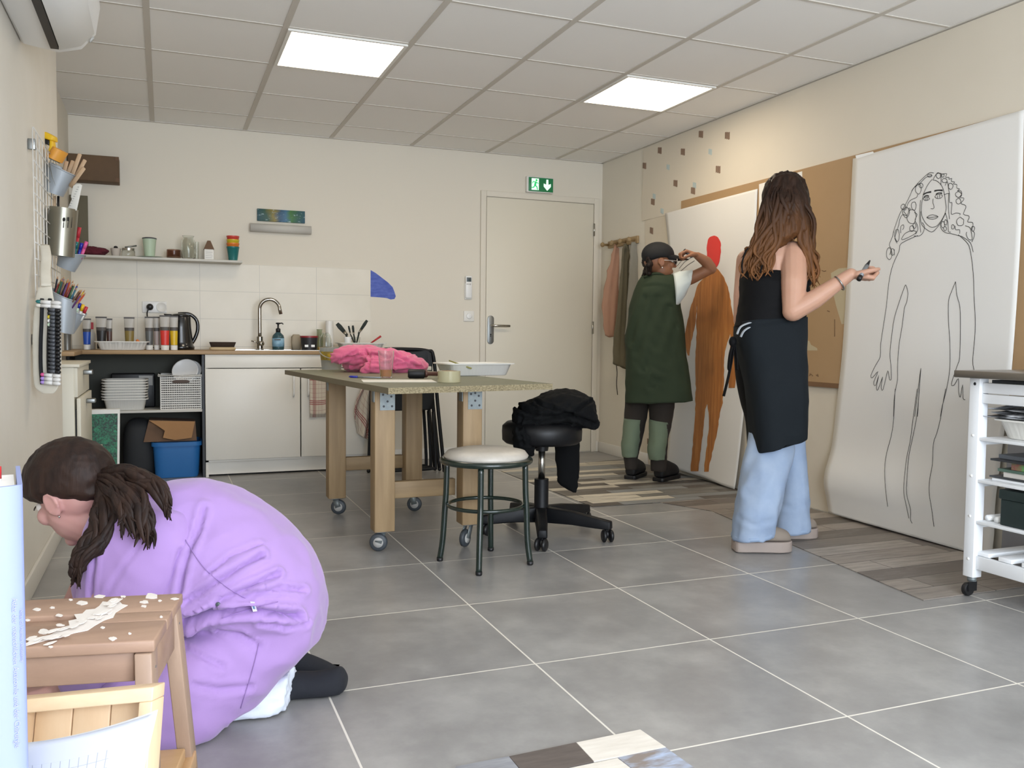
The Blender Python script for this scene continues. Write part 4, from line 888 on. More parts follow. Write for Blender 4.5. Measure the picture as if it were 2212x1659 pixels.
# black jacket heaped on the swivel stool
d = (hc-EYE).dot(FW)
b = MB()
sloft(b, [(1110, 895, 1112, 940, d-.05, .03), (1122, 876, 1125, 955, d-.05, .1), (1150, 866, 1155, 945, d-.03, .15), (1180, 850, 1185, 935, d, .17), (1215, 843, 1218, 928, d, .17), (1250, 848, 1252, 922, d, .16), (1278, 866, 1280, 922, d, .11), (1287, 905, 1288, 922, d, .05)], n=40, k=6, ex=2.4)
sloft(b, [(1108, 922, 1128, 925, d-.17, .06), (1110, 945, 1150, 950, d-.15, .07), (1114, 968, 1152, 975, d-.13, .06), (1130, 978, 1150, 984, d-.12, .02)], n=28, k=5)
o = b.build('jacket', 'blackmatte', remesh=.008, sm=4, wr=(.010, (13, 13, 22), 14))
folds(o, [([(1120, 880), (1170, 900), (1230, 895), (1282, 915)], 5, .022), ([(1135, 920), (1180, 905), (1225, 897)], 4, .018), ([(1160, 870), (1200, 885), (1235, 897)], 4, .016), ([(1230, 897), (1255, 880), (1275, 868)], 4, .016), ([(1150, 940), (1190, 920), (1230, 915)], 4, .016), ([(1128, 900), (1122, 930), (1130, 960)], 4, .012)], 0)
wrinkle(o, .004, (30, 30, 50), 2)
tag(o, 'black jacket heaped on the seat of the swivel stool, one sleeve hanging down', 'clothing')
b = MB(); sloft(b, [(1200, 935, 1252, 935, d+.17, .03), (1200, 985, 1251, 985, d+.20, .035), (1204, 1025, 1250, 1025, d+.20, .03), (1208, 1045, 1248, 1048, d+.20, .025), (1236, 1062, 1244, 1062, d+.2, .012)], n=24, k=5)
b.build('hanging_sleeve', 'blackmatte', o, wr=(.005, (20, 20, 30), 5))
# ================================================================ folded chairs against the sink cabinet
fc = thing('folding_chair', 'black folding chair, front one of the three leaning on the wall behind the work table', 'chair', (1.56, 5.86, 0), 'folded black chairs')
def folding(fc, x0, x1, y):
    L = [(x0+.0, y-.03, .012), (x0+.03, y+.03, .45), (x0+.055, y+.06, .80), (x0+.10, y+.065, .845), ((x0+x1)/2, y+.068, .855), (x1-.10, y+.065, .845), (x1-.055, y+.06, .80), (x1-.03, y+.03, .45), (x1, y-.03, .012)]
    MB().tube(curve(L, 6), .0125, 10).build('frame', 'nylon', fc)
    L2 = [(x0+.06, y+.05, .42), (x0+.055, y-.0, .06), (x0+.08, y-.005, .03), ((x0+x1)/2, y-.006, .028), (x1-.08, y-.005, .03), (x1-.055, y, .06), (x1-.06, y+.05, .42)]
    MB().tube(curve(L2, 6), .011, 10).build('rear_leg', 'nylon', fc)
    R = []
    for z, ins, dy in ((.60, .075, .015), (.68, .07, .005), (.76, .068, .0), (.83, .075, .006), (.848, .11, .012)):
        ring = [V((x0+ins+(x1-x0-2*ins)*u, y+.035+dy+.02*(1-(2*u-1)**2)*1.2, z)) for u in [j/12 for j in range(13)]]
        R.append(ring+[p+V((0, .012, 0)) for p in ring[::-1]])
    MB().rings(R).build('backrest', 'nylon', fc, bev=.003)
    R = []
    for z, ins in ((.435, .10), (.445, .07), (.52, .06), (.60, .062), (.70, .066)):
        ring = [V((x0+ins+(x1-x0-2*ins)*u, y+.016, z)) for u in [j/8 for j in range(9)]]
        R.append(ring+[p+V((0, .016, 0)) for p in ring[::-1]])
    MB().rings(R).build('seat', 'nylon', fc, bev=.004)
    for x in (x0, x1): MB().sph((x, y-.03, .0155), .015, 10).build('rubber_foot', 'black', fc)
folding(fc, 1.325, 1.80, 5.80)
for i, lab in enumerate(('black folding chair, middle one of the three leaning on the wall behind the work table', 'black folding chair, rearmost of the three leaning on the wall behind the work table')):
    copy_tree(fc, (1.56-.012*(i+1), 5.86+.075*(i+1), 0), lab)
# ================================================================ coat rack on the right wall
cr = thing('coat_rack', 'wooden peg rail on the right wall beside the door corner', 'coat rack', (XR-.02, 6.05, 1.68))
p0, p1 = onX(1317, 528, XR), onX(1381, 517, XR); M['railwood'] = W('rail_wood', '#a88f68', '#8d7450', (30, 3, 30), .5)
MB().box((XR-.018, p1.y, p1.z-.028), (XR-.001, p0.y, p1.z+.028)).build('board', 'railwood', cr, bev=.003)
pegs = []
for k in (.02, .35, .63, .92):
    y = p0.y+(p1.y-p0.y)*k; z = p1.z-.0; pegs.append(V((XR-.05, y, z)))
    MB().lathe((XR-.018, y, z), [(.001, 0), (.010, 0), (.009, .035), (.018, .045), (.020, .055), (.014, .064), (.001, .066)], 16, Matrix.Rotation(math.radians(-90), 3, 'Y')).build('peg', 'railwood', cr)
M['peach'] = mat('peach_linen', '#b98f77', .9, bump=(200, .15, .001)); M['khaki'] = mat('khaki_cotton', '#6b6450', .9, bump=(200, .15, .001)); M['cord'] = mat('dark_cord', '#3a352e', .9)
d = 6.95; dv = (1, 0, 0)
dep = lambda y: (V((XR-.08, y, 1.2))-EYE).dot(FW)
dA = dep(6.2)
b = MB(); sloft(b, [(1334, 521, 1350, 520, dA, .02), (1326, 545, 1352, 545, dA, .04), (1317, 585, 1352, 590, dA, .05), (1309, 625, 1350, 630, dA, .055), (1305, 655, 1348, 660, dA, .055), (1307, 690, 1341, 695, dA, .05), (1310, 724, 1333, 728, dA, .04)], n=32, k=6, dirv=(1, .1, 0))
o = b.build('smock', 'peach', wr=(.012, (26, 26, 5), 3)); folds(o, [([(1335, 530), (1325, 600), (1318, 700)], 3, .022), ([(1342, 530), (1338, 610), (1330, 715)], 3, .022), ([(1347, 540), (1347, 620), (1338, 690)], 2.5, .018)], 0); tag(o, 'peach linen smock hanging on the first peg of the coat rack', 'clothing')
dB = dep(6.02)
b = MB(); sloft(b, [(1350, 528, 1358, 528, dB, .02), (1346, 570, 1364, 575, dB, .035), (1342, 630, 1366, 640, dB, .045), (1336, 690, 1366, 700, dB, .05), (1329, 745, 1364, 750, dB, .05), (1327, 783, 1362, 797, dB, .045)], n=32, k=6, dirv=(1, .1, 0))
o = b.build('smock', 'khaki', wr=(.010, (26, 26, 5), 8)); folds(o, [([(1352, 540), (1347, 650), (1340, 770)], 3, .022), ([(1358, 560), (1356, 680), (1352, 790)], 3, .020)], 0); tag(o, 'khaki smock hanging behind the peach one on the coat rack', 'clothing')
MB().tube(curve([at(1331, 785, dB), at(1333, 805, dB), at(1332, 830, dB), at(1334, 853, dB)], 4), .006, 6, flat=.4).build('waist_cord', 'cord', o)
dC = dep(5.88)
b = MB(); sloft(b, [(1365, 524, 1373, 524, dC, .012), (1362, 580, 1376, 585, dC, .02), (1358, 650, 1376, 655, dC, .03), (1352, 720, 1372, 730, dC, .03)], n=24, k=6, dirv=(1, .1, 0))
M['greycl'] = mat('grey_cloth', '#8d8a80', .9); tag(b.build('apron', 'greycl', wr=(.008, (26, 26, 5), 18)), 'thin grey apron hanging on the third peg, half behind the person in green', 'clothing')
# ================================================================ boards, papers and drawings on the right wall
M['fibre'] = mat('brown_fibreboard', '#b0906a', .85, var=(1.6, '#a4855e', .3), bump=(150, .1, .001))
M['fibredk'] = mat('fibreboard_edge', '#77593d', .85)
M['wpap'] = mat('off_white_lining', '#ded5c4', .9, var=(1.1, '#d6ccba', .35)); M['wpap2'] = mat('lining_lower', '#dcd2c0', .9, var=(2, '#cfc4b0', .35))
M['art'] = mat('drawing_paper', '#e5e2dc', .85)
M['stain'] = mat('pale_plaster_smear', '#b7a888', .9); M['ink'] = mat('black_ink', '#1d1c1c', .7)
def wallpoly(pts, x, th=.003): return MB().prism([V((x, *p)) for p in pts], (-th, 0, 0))
zBT = 1.90
up = wallpoly([(5.81, 1.83), (5.80, 2.372), (4.75, 2.372), (-1.45, 2.37), (-1.45, zBT+.02), (4.43, zBT+.005), (5.25, zBT), (5.25, 1.83)], XR-.001, .006).build('wall_lining', 'wpap', smooth=False)
tag(up, 'off-white lining paper with little brown marks covering the top of the right wall', 'wall covering')
M['mk'] = mat('brown_mark', '#8a7260', .9); M['mkb'] = mat('pale_blue_mark', '#b9c6c4', .9)
def marks(px, mt, par, w_=.026, h_=.022):
    for x, y in px:
        p = onX(x, y, XR-.008); b = MB()
        for k in (-1, 0, 1): b.box((XR-.0083, p.y+k*w_*.68-w_*.30, p.z-h_+.006*k), (XR-.0072, p.y+k*w_*.68+w_*.30, p.z+h_+.004*k))
        b.build('printed_mark', mt, par, smooth=False)
marks([(1425, 325), (1475, 328), (1514, 290), (1571, 293), (1392, 358), (1459, 396), (1551, 366), (1497, 412), (1410, 436)], 'mk', up)
marks([(1443, 361), (1534, 328), (1500, 400), (1413, 424), (1430, 456)], 'mkb', up, .02, .018)
lw = wallpoly([(5.76, .006), (5.76, 1.825), (5.25, 1.86), (3.55, 1.885), (3.55, .006)], XR-.001, .004).build('wall_lining', 'wpap2', smooth=False)
tag(lw, 'cream lower lining paper behind the papers, below the brown board on the right wall', 'wall covering')
marks([(1407, 498), (1401, 955)], 'mk', lw, .022, .022)
fb = thing('pin_board', 'long brown fibreboard fixed to the right wall behind the drawings', 'board', (XR-.01, 3.4, .70))
wallpoly([(5.25, .70), (5.25, zBT), (2.2, zBT+.012), (2.2, .70)], XR-.0075, .012).build('board', 'fibre', fb, smooth=False)
MB().box((XR-.0205, 2.2, .688), (XR-.008, 5.25, .714)).build('ledge', 'fibredk', fb, smooth=False)
xs = XR-.0197
def onb(px, x=xs): return [V((onX(a, c, x).y, onX(a, c, x).z)) for a, c in px]
for px in ([(1795, 590), (1812, 580), (1832, 578), (1832, 700), (1818, 700), (1806, 660), (1797, 620)], [(1732, 735), (1748, 736), (1752, 745), (1765, 752), (1766, 757), (1745, 757), (1732, 748)]):
    wallpoly(onb(px), xs, .0006).build('plaster_smear', 'stain', fb, smooth=False)
st_ = MB()
def ink(b, px, x, r=.0016, flat=.5):
    b.tube([onX(a, c, x) for a, c in px], r, 5, flat=flat, upv=(1, 0, 0))
for px in ([(1803, 690), (1803, 727)], [(1775, 584), (1780, 586), (1784, 585)], [(1787, 671), (1792, 673)], [(1739, 792), (1737, 799), (1743, 803)], [(1750, 806), (1748, 812), (1752, 808), (1756, 812)], [(1763, 810), (1768, 813), (1766, 808)]): ink(st_, px, xs-.0006, .0024)
st_.build('scribble', 'fibredk', fb)
# narrow spare white sheet behind the woman
nar = wallpoly(onb([(1640, 398), (1733, 370), (1733, 470), (1640, 480)]), xs-.0003, .001).build('paper_sheet', 'paper', smooth=False); tag(nar, 'bare white sheet pinned at the top edge of the brown board behind the long-haired person', 'paper')
# ---- paper sheets that curl away from the wall at the bottom
def paper_sheet(name, edgeL, edgeR, bulge, lab, nu=30, nv=60):
    L = cat_rom(edgeL, 12); R = cat_rom(edgeR, 12)
    def pick(A, v): k = min(int(v*(len(A)-1)), len(A)-2); f = v*(len(A)-1)-k; return A[k]*(1-f)+A[k+1]*f
    def fn(u, v):
        l, r = pick(L, v), pick(R, v); p = onX(*(l*(1-u)+r*u), XR-.022); p.x = XR-.022-bulge(u, v); p.z = max(p.z, .006); return p
    o = sheet(name, fn, nu, nv, 'art', lab, 'drawing', .0012); return o, fn
def bul1(u, v): return .002+.03*max(0, (v-.55)/.45)**2*(1+.3*math.sin(u*9))+.004*math.sin(v*7+u*2)*(u*(1-u)*4)
o1, f1 = paper_sheet('figure_painting', [(1437, 461), (1447, 560), (1455, 700), (1453, 860), (1447, 1003)], [(1637, 408), (1630, 560), (1620, 720), (1608, 900), (1597, 1056)], bul1, 'tall white paper painted with a red-headed brown figure on the right wall')
def bul2(u, v): return .002+.05*math.exp(-((v-.84)/.12)**2)*(.7+.5*math.sin(u*4+1))+.022*max(0, (v-.9)/.1)
o2, f2 = paper_sheet('figure_drawing', [(1843, 343), (1832, 560), (1820, 760), (1803, 920), (1798, 1020), (1800, 1106)], [(2213, 237), (2206, 500), (2186, 800), (2168, 950), (2155, 1080), (2150, 1206)], bul2, 'large white paper with a black line drawing of a curly-haired figure on the right wall')
tag(MB().prism([V((XR-.0245, *p)) for p in onb([(1848, 336), (1886, 327), (1888, 331), (1850, 343)], XR-.0245)], (-.0008, 0, 0)).build('masking_tape', 'whitegloss', smooth=False), 'strip of white tape holding the top left corner of the large line drawing', 'tape')
# surface depth of a curled sheet under a pixel, found on its own bulge
def on_sheet(bul, edges, lift):
    (l0, l1), (r0, r1), y0, y1 = edges
    def f(x, y):
        v = min(1, max(0, (y-y0)/(y1-y0))); xl = l0+(l1-l0)*v; xr = r0+(r1-r0)*v; u = min(1, max(0, (x-xl)/(xr-xl)))
        # top and bottom edges slope with perspective: refine v with u
        ya = y0[0] if isinstance(y0, tuple) else y0
        return onX(x, y, XR-.022-bul(u, v)-lift)
    return f
def sheet_at(L, R, bul, lift):
    L_, R_ = cat_rom(L, 12), cat_rom(R, 12)
    def pick(A, v): k = min(int(v*(len(A)-1)), len(A)-2); f = v*(len(A)-1)-k; return A[k]*(1-f)+A[k+1]*f
    def f(x, y):
        v, u = .5, .5
        for _ in range(12):
            l, r = pick(L_, v), pick(R_, v); u = (x-l[0])/max(1e-6, r[0]-l[0]); u = min(1, max(0, u)); ty = pick(L_, 0)[1]*(1-u)+pick(R_, 0)[1]*u; by = pick(L_, 1)[1]*(1-u)+pick(R_, 1)[1]*u
            yv = l[1]*(1-u)+r[1]*u; v = min(1, max(0, v+(y-yv)/(by-ty)))
        return onX(x, y, XR-.022-bul(u, v)-lift)
    return f
S1 = sheet_at([(1437, 461), (1447, 560), (1455, 700), (1453, 860), (1447, 1003)], [(1637, 408), (1630, 560), (1620, 720), (1608, 900), (1597, 1056)], bul1, .0022)
S2 = sheet_at([(1843, 343), (1832, 560), (1820, 760), (1803, 920), (1798, 1020), (1800, 1106)], [(2213, 237), (2206, 500), (2186, 800), (2168, 950), (2155, 1080), (2150, 1206)], bul2, .0022)
# ---- painted figure: flat paint bands between a left and a right outline
def brown():
    k = NT('brown_brush_paint'); co = k.coord('Object', (10, 26, 2.2)); f = k.noise(co, 1.6, 5, .65); g = k.noise(k.coord('Object'), 3.2, 2, .5)
    c = k.ramp(f, [(.28, '#9a6233'), (.52, '#b9763b'), (.74, '#cc8c4b')]); k.l(k.mix(k.ramp(g, [(.55, (0,0,0,1)), (.72, (.5,.5,.5,1))]), c, lin('#6b3f22')), k.b.inputs['Base Color']); k.b.inputs['Roughness'].default_value = .6; return k.m
M['brownpaint'] = brown(); M['redpaint'] = mat('red_paint', '#dd3a33', .5)
def paint(rows, mt, nm, par, F, k=4, jit=.8, nx=6):
    rows = cat_rom(rows, k); vs_ = []; fs = []
    for i, (y, xl, xr) in enumerate(rows):
        j1 = noise.noise(V((y*.09, 3, xl*.01)))*jit*2; j2 = noise.noise(V((y*.09, 9, xr*.01)))*jit*2
        for j in range(nx+1): x = xl+j1+(xr+j2-xl-j1)*j/nx; vs_.append(F(x, y))
    n_ = nx+1
    for i in range(len(rows)-1):
        for j in range(nx): fs.append((i*n_+j, i*n_+j+1, (i+1)*n_+j+1, (i+1)*n_+j))
    o = MB().add(vs_, fs).build(nm, mt, par, smooth=False); q = o.modifiers.new('t', 'SOLIDIFY'); q.thickness = .0012; q.offset = 0
    return o
paint([(509, 1541, 1544), (513, 1532, 1552), (525, 1528, 1556), (545, 1527, 1557), (560, 1529, 1555), (572, 1533, 1551), (580, 1539, 1545)], 'redpaint', 'painted_head', o1, S1)
paint([(578, 1538, 1546), (588, 1533, 1556), (600, 1520, 1564), (620, 1512, 1570), (650, 1507, 1576), (680, 1505, 1580), (700, 1504, 1581), (720, 1505, 1577), (760, 1503, 1566), (790, 1502, 1564), (830, 1503, 1563), (862, 1502, 1561), (872, 1502, 1560)], 'brownpaint', 'painted_torso', o1, S1, nx=10)
paint([(598, 1524, 1530), (615, 1508, 1516), (640, 1500, 1510), (665, 1492, 1505), (700, 1484, 1502), (725, 1479, 1496), (750, 1482, 1491), (768, 1486, 1489)], 'brownpaint', 'painted_arm', o1, S1)
paint([(595, 1556, 1560), (620, 1566, 1572), (650, 1572, 1578), (685, 1577, 1584), (715, 1578, 1588), (740, 1577, 1588), (780, 1577, 1588), (815, 1574, 1589), (838, 1574, 1587)], 'brownpaint', 'painted_arm', o1, S1)
paint([(870, 1502, 1527), (890, 1502, 1523), (930, 1499, 1519), (970, 1496, 1514), (1000, 1493, 1510), (1018, 1492, 1508)], 'brownpaint', 'painted_leg', o1, S1)
paint([(870, 1527, 1560), (900, 1532, 1554), (935, 1530, 1549), (970, 1526, 1541), (1000, 1522, 1533), (1019, 1521, 1530)], 'brownpaint', 'painted_leg', o1, S1)
b = MB()
for px in ([(1467, 580), (1478, 566), (1492, 557), (1505, 552)], [(1470, 586), (1485, 573), (1500, 563)], [(1462, 575), (1475, 560)]): b.tube([S1(*p) for p in px], .0015, 5, flat=.4, upv=(1, 0, 0))
b.build('pencil_line', 'ink', o1)
# ---- the big line drawing (pixels of the strokes)
DR = []
def zc(pts, s=.12053, ox=1880, oy=360): DR.append(([(ox+x*s, oy+y*s) for x, y in pts], .0013))
zc([(1110,225),(1040,310),(980,420),(945,520),(925,640),(912,780),(925,880),(960,960),(1010,1030),(1090,1085),(1180,1070),(1240,1010),(1300,920),(1345,820),(1360,740),(1350,640),(1335,540),(1315,430),(1270,330),(1190,255),(1120,240)])
zc([(905,800),(900,950),(930,1050),(1000,1120),(1100,1170),(1180,1110),(1270,990),(1350,830)])
for yy in (-8, 0, 8, 14): zc([(945,500+yy),(1010,465+yy*.6),(1090,448+yy)])
for yy in (-8, 0, 8, 14): zc([(1148,432+yy),(1210,420+yy*.6),(1295,422+yy)])
zc([(945,575),(985,545),(1030,548),(1065,575),(1030,600),(980,605),(945,575)]); zc([(1155,545),(1190,500),(1240,495),(1295,520),(1260,565),(1200,572),(1155,545)])
for k in range(3): zc([(958,565-8*k),(985,530-5*k),(1020,522-5*k),(1050,540-8*k)]); zc([(1175,505-8*k),(1210,480-5*k),(1250,475-4*k),(1285,490-12*k)])
zc([(990,560),(988,600)]); zc([(1015,555),(1020,600)]); zc([(1205,515),(1205,565)]); zc([(1240,505),(1245,560)])
zc([(1128,575),(1122,640),(1135,690),(1142,735),(1120,755),(1085,750)])
zc([(1010,910),(1060,875),(1110,862),(1150,868),(1215,895),(1170,930),(1110,942),(1050,932),(1010,910)]); zc([(1010,912),(1100,908),(1215,893)])
# hair curls
zc([(1135,115),(1060,110),(960,190),(850,300),(760,410),(700,540),(620,700),(540,820),(470,1000),(410,1180)])
zc([(1110,160),(1000,190),(900,290),(780,380),(740,440)])
zc([(1130,230),(1150,180),(1190,130),(1240,115),(1290,130),(1370,125),(1350,190),(1410,190),(1410,225),(1460,210),(1450,260),(1510,275),(1490,310),(1550,320),(1550,380),(1600,400),(1560,435),(1620,430),(1640,490),(1600,550),(1670,560),(1670,600),(1625,660),(1700,690),(1710,740),(1670,850),(1760,880),(1770,920),(1745,990),(1830,1000),(1840,1060),(1820,1140),(1865,1180),(1860,1260),(1820,1350)])
rr_ = random.Random(5)
def loops(cx, cy, rx, ry, n=1): zc([(cx+rx*(1+.1*rr_.uniform(-1, 1))*math.cos(t), cy+ry*(1+.1*rr_.uniform(-1, 1))*math.sin(t)) for t in [2*math.pi*j/12 for j in range(12*n+1)]])
for a in ((590,720,40,48),(780,700,45,75),(700,760,16,16),(1610,985,65,75),(860,400,50,90),(910,340,35,40),(745,1110,40,50),(790,1060,28,50),(1840,1110,30,45),(1440,350,40,55),(1580,500,55,50),(1580,620,45,50),(1330,250,45,40),(1220,160,40,50),(400,1530,30,60),(480,1230,40,110),(340,1560,48,110),(1300,1040,30,60),(1350,1000,24,50),(1340,1110,26,40),(1480,1080,26,40),(1300,160,22,32),(1060,160,40,26),(740,900,80,130),(640,820,60,90)): loops(*a)
zc([(850,480),(830,550),(740,590),(680,650),(640,760),(600,800),(660,880),(580,860),(530,940),(510,1040),(460,1200),(440,1290),(480,1370)])
zc([(560,1290),(620,1200),(730,1150),(820,1160),(800,1200),(700,1260),(580,1310),(560,1290)]); zc([(790,820),(840,860),(800,960),(840,1040),(850,1130),(810,1210)])
zc([(545,1190),(545,1080),(590,1040),(600,1090),(580,1130)]); zc([(930,1000),(970,1070),(950,1170),(900,1230),(840,1245),(780,1240)])
zc([(1420,480),(1420,640),(1465,650),(1450,850),(1530,830),(1610,840),(1600,870)]); zc([(1320,500),(1390,480),(1415,480),(1400,380),(1380,270),(1340,340)]); zc([(1270,120),(1265,330)])
zc([(1270,1010),(1260,1080),(1300,1150),(1370,1190),(1450,1200),(1560,1230),(1640,1250)]); zc([(1350,840),(1390,1000),(1400,1160),(1440,1170)]); zc([(1520,1060),(1530,1130),(1600,1130),(1600,1200)])
zc([(1730,1170),(1720,1220),(1760,1300),(1820,1310),(1820,1250),(1790,1100),(1700,1060)]); zc([(900,600),(880,900),(905,1180)]); zc([(1405,480),(1400,740),(1420,940)])
zc([(420,1160),(390,1270),(340,1400),(370,1470),(350,1580)]); zc([(430,1480),(430,1590)]); zc([(1640,1250),(1760,1330),(1810,1400),(1845,1530)])
# body outline (second crop: 1780,340 scale .3376)
def zb(pts): DR.append(([(1780+x*.3375, 340+y*.3375) for x, y in pts], .0014))
zb([(600,500),(495,550),(480,600),(440,690),(415,800),(398,960),(375,1110),(362,1200),(360,1275),(330,1330),(300,1395),(310,1410),(345,1370),(318,1440),(330,1460),(350,1395),(335,1470),(345,1487),(375,1405),(365,1470),(378,1485),(408,1365),(418,1420),(430,1415),(428,1330),(422,1260),(432,1150),(450,1030),(480,930),(515,830),(525,820),(537,870),(528,930),(514,967),(500,1080),(480,1200),(470,1340),(470,1420),(455,1500),(448,1560),(445,1659)])
zb([(860,495),(910,540),(935,590),(955,740),(960,880),(968,1040),(965,1150),(952,1300),(960,1360)])
zb([(842,795),(820,850),(797,920),(797,1050),(805,1180),(805,1350),(785,1480),(757,1590),(745,1659)])
zb([(842,795),(850,880),(870,960),(873,1100),(868,1280),(850,1340),(815,1450),(835,1455),(860,1415),(862,1500),(872,1535),(887,1455),(890,1540),(903,1550)])
zb([(580,1659),(600,1500),(620,1350),(612,1450),(598,1659)])
def zd(pts): DR.append(([(1780+x*.2410, 840+y*.2410) for x, y in pts], .0014))
zd([(638,0),(632,100),(622,290),(600,430),(560,580),(543,720),(552,900),(570,1055)]); zd([(835,0),(800,250),(770,480),(740,620),(718,820),(716,940),(740,1060),(760,1160)])
zd([(855,0),(835,220),(800,410),(760,600),(745,780),(740,940),(775,1080),(775,1170),(790,1205)]); zd([(1090,0),(1062,150),(1040,280),(1010,400),(980,490),(970,680),(948,800),(942,930),(965,1080),(985,1235)])
b = MB()
for px, r in DR:
    px = [tuple(p) for p in cat_rom(px, 3)]
    b.tube([S2(*p) for p in px], r, 5, flat=.35, upv=(1, 0, 0))
b.build('ink_line', 'ink', o2)
# ================================================================ white trolley on the right
M['wl'] = mat('white_painted_wood', '#eceef0', .4); M['ss'] = mat('stainless_top', '#8b857c', .35, .7)
ct = thing('kitchen_trolley', 'white slatted kitchen trolley with a steel top and casters at the right edge', 'trolley', (2.98, 2.05, 0))
cx0, cx1, cy0, cy1 = 2.763, 3.16, 1.66, 2.365
MB().box((cx0-.04, cy0-.05, .812), (cx1+.02, cy1+.035, .838)).build('top', 'ss', ct, bev=.002)
for x in (cx0, cx1-.045):
    for y in (cy0, cy1-.045):
        lg = MB().box((x, y, .072), (x+.045, y+.045, .811)).build('leg', 'wl', ct, bev=.003)
        cn = V((x+.022, y+.022, 0)); s_ = MB()
        s_.cyl(cn+V((0, 0, .055)), cn+V((0, 0, .071)), .016, n=16)
        cs = s_.build('caster', 'galv', lg)
        MB().lathe(cn+V((-.018, -.009, .026)), [(.001, 0), (.022, 0), (.025, .004), (.025, .016), (.022, .02), (.001, .02)], 22, Matrix.Rotation(math.radians(-90), 3, 'X') @ Matrix.Rotation(0, 3, 'Z')).box(cn+V((-.03, -.013, .02)), cn+V((.012, -.0105, .055))).build('wheel', 'black', cs, auto=40)
        if x == cx0:
            for z in (.14, .3, .45, .6): MB().lathe((x-.0005, y+.022, z), [(.001, 0), (.006, 0), (.005, .002), (.001, .003)], 12, Matrix.Rotation(math.radians(-90), 3, 'Y')).build('screw_cap', 'whitegloss', lg)
            MB().lathe((x-.0002, y+.022, .79), [(.001, 0), (.006, 0), (.001, .001)], 12, Matrix.Rotation(math.radians(-90), 3, 'Y')).build('bolt', 'black', lg)
for x in (cx0+.012, cx1-.03):
    for z0, z1 in ((.757, .795), (.720, .754), (.105, .155)): MB().box((x, cy0+.0455, z0), (x+.018, cy1-.0455, z1)).build('side_rail', 'wl', ct, bev=.002)
ZSH = (.595, .44, .287)
for z in ZSH: MB().box((cx0+.005, cy0+.0455, z-.012), (cx1-.005, cy1-.0455, z)).build('shelf', 'wl', ct, bev=.002)
for z in ZSH: MB().box((cx0+.046, cy1-.04, z-.03), (cx1-.046, cy1-.02, z-.0125)).build('cross_rail', 'wl', ct, bev=.002)
for i in range(7): y = cy0+.06+i*.092; MB().box((cx0+.02, y, .1555), (cx1-.02, y+.055, .172)).build('slat', 'wl', ct, bev=.003)
MB().box((cx0+.04, cy0+.06, .770), (cx1-.05, cy1-.06, .806)).build('drawer_tray', 'darkgrey', ct, bev=.002)
# contents
tray('plastic_tray', 'white ribbed tray full of newspaper on the upper trolley shelf', (2.945, 2.13, ZSH[0]+.001), .30, .36, .07, rot=0)
M['newsp'] = mat('newspaper', '#c9cbcf', .9, var=(16, '#4a4b4e', .12))
for i in range(5):
    z = ZSH[0]+.074+i*.009
    o = sheet('newspaper', lambda u, v, z=z, i=i: V((2.795+.30*u+.012*math.sin(v*5+i), 1.955+.37*v+.03*math.sin(u*4+i*2), z+.012*math.sin(u*6+i)*math.sin(v*4+i)+(.05*math.exp(-((v-.4)/.25)**2) if i == 4 else .0)+.004)), 24, 24, 'newsp', 'folded grey newspaper sheet, %s in the pile on the upper trolley shelf' % ('lowest', 'second from below', 'middle one', 'second from the top', 'topmost, rumpled')[i], 'newspaper', .002)
    o['group'] = 'newspapers on the upper trolley shelf'
    # keep the sheets from touching
bkcol = ['#d9dadc', '#3a3b3d', '#c8c3bb', '#4b6154', '#8c3348', '#2e2f31', '#55585c']
bklab = ['white book at the bottom of the pile on the middle trolley shelf', 'thin dark book, second from the bottom of the trolley pile', 'pale grey magazine in the middle of the trolley pile', 'greyish green book in the trolley pile', 'crimson book with green spots in the trolley pile', 'black book under the topmost of the trolley pile', 'dark grey book, topmost of the trolley pile']
z = ZSH[1]+.001
for i in range(7):
    th = (.008, .006, .018, .01, .026, .007, .014)[i]; k = 'book%d' % i; M[k] = mat(k+'_cover', bkcol[i], .5, var=(20, '#5f9a5a', .1) if i == 4 else None)
    y1 = 2.255+(.03, .05, .0, .02, -.03, .04, .03)[i]; x0 = 2.80+(.0, .01, .02, .015, .02, .0, .03)[i]
    t = thing('book', bklab[i], 'book', (x0+.1, y1-.14, z), 'books piled on the trolley')
    MB().box((x0, y1-.29, z), (x0+.21, y1, z+.0013)).box((x0, y1-.29, z+th-.0013), (x0+.21, y1, z+th)).box((x0-.001, y1-.29, z), (x0+.001, y1, z+th)).build('cover', k, t, smooth=False)
    MB().box((x0+.003, y1-.287, z+.0016), (x0+.207, y1-.004, z+th-.0016)).build('pages', 'paper', t, smooth=False)
    z += th+.0008
M['gbox'] = mat('dark_green_card', '#1d2c2b', .6)
gb = thing('storage_box', 'dark green lidded box on the lower trolley shelf', 'box', (2.95, 1.98, ZSH[2]+.001))
MB().box((2.785, 1.83, ZSH[2]+.001), (3.10, 2.235, ZSH[2]+.095)).build('body', 'gbox', gb, bev=.003); MB().box((2.78, 1.825, ZSH[2]+.0955), (3.105, 2.24, ZSH[2]+.13)).build('lid', 'gbox', gb, bev=.003)
for i, y in enumerate((2.262, 2.298)):
    tag(MB().cyl((2.80, y, ZSH[2]+.012), (3.05, y, ZSH[2]+.012), .011, n=14).build('paper_tube', 'whitegloss'), 'thin white tube, %s the green box on the lower trolley shelf' % ('right next to' if i == 0 else 'farther from'), 'tube')
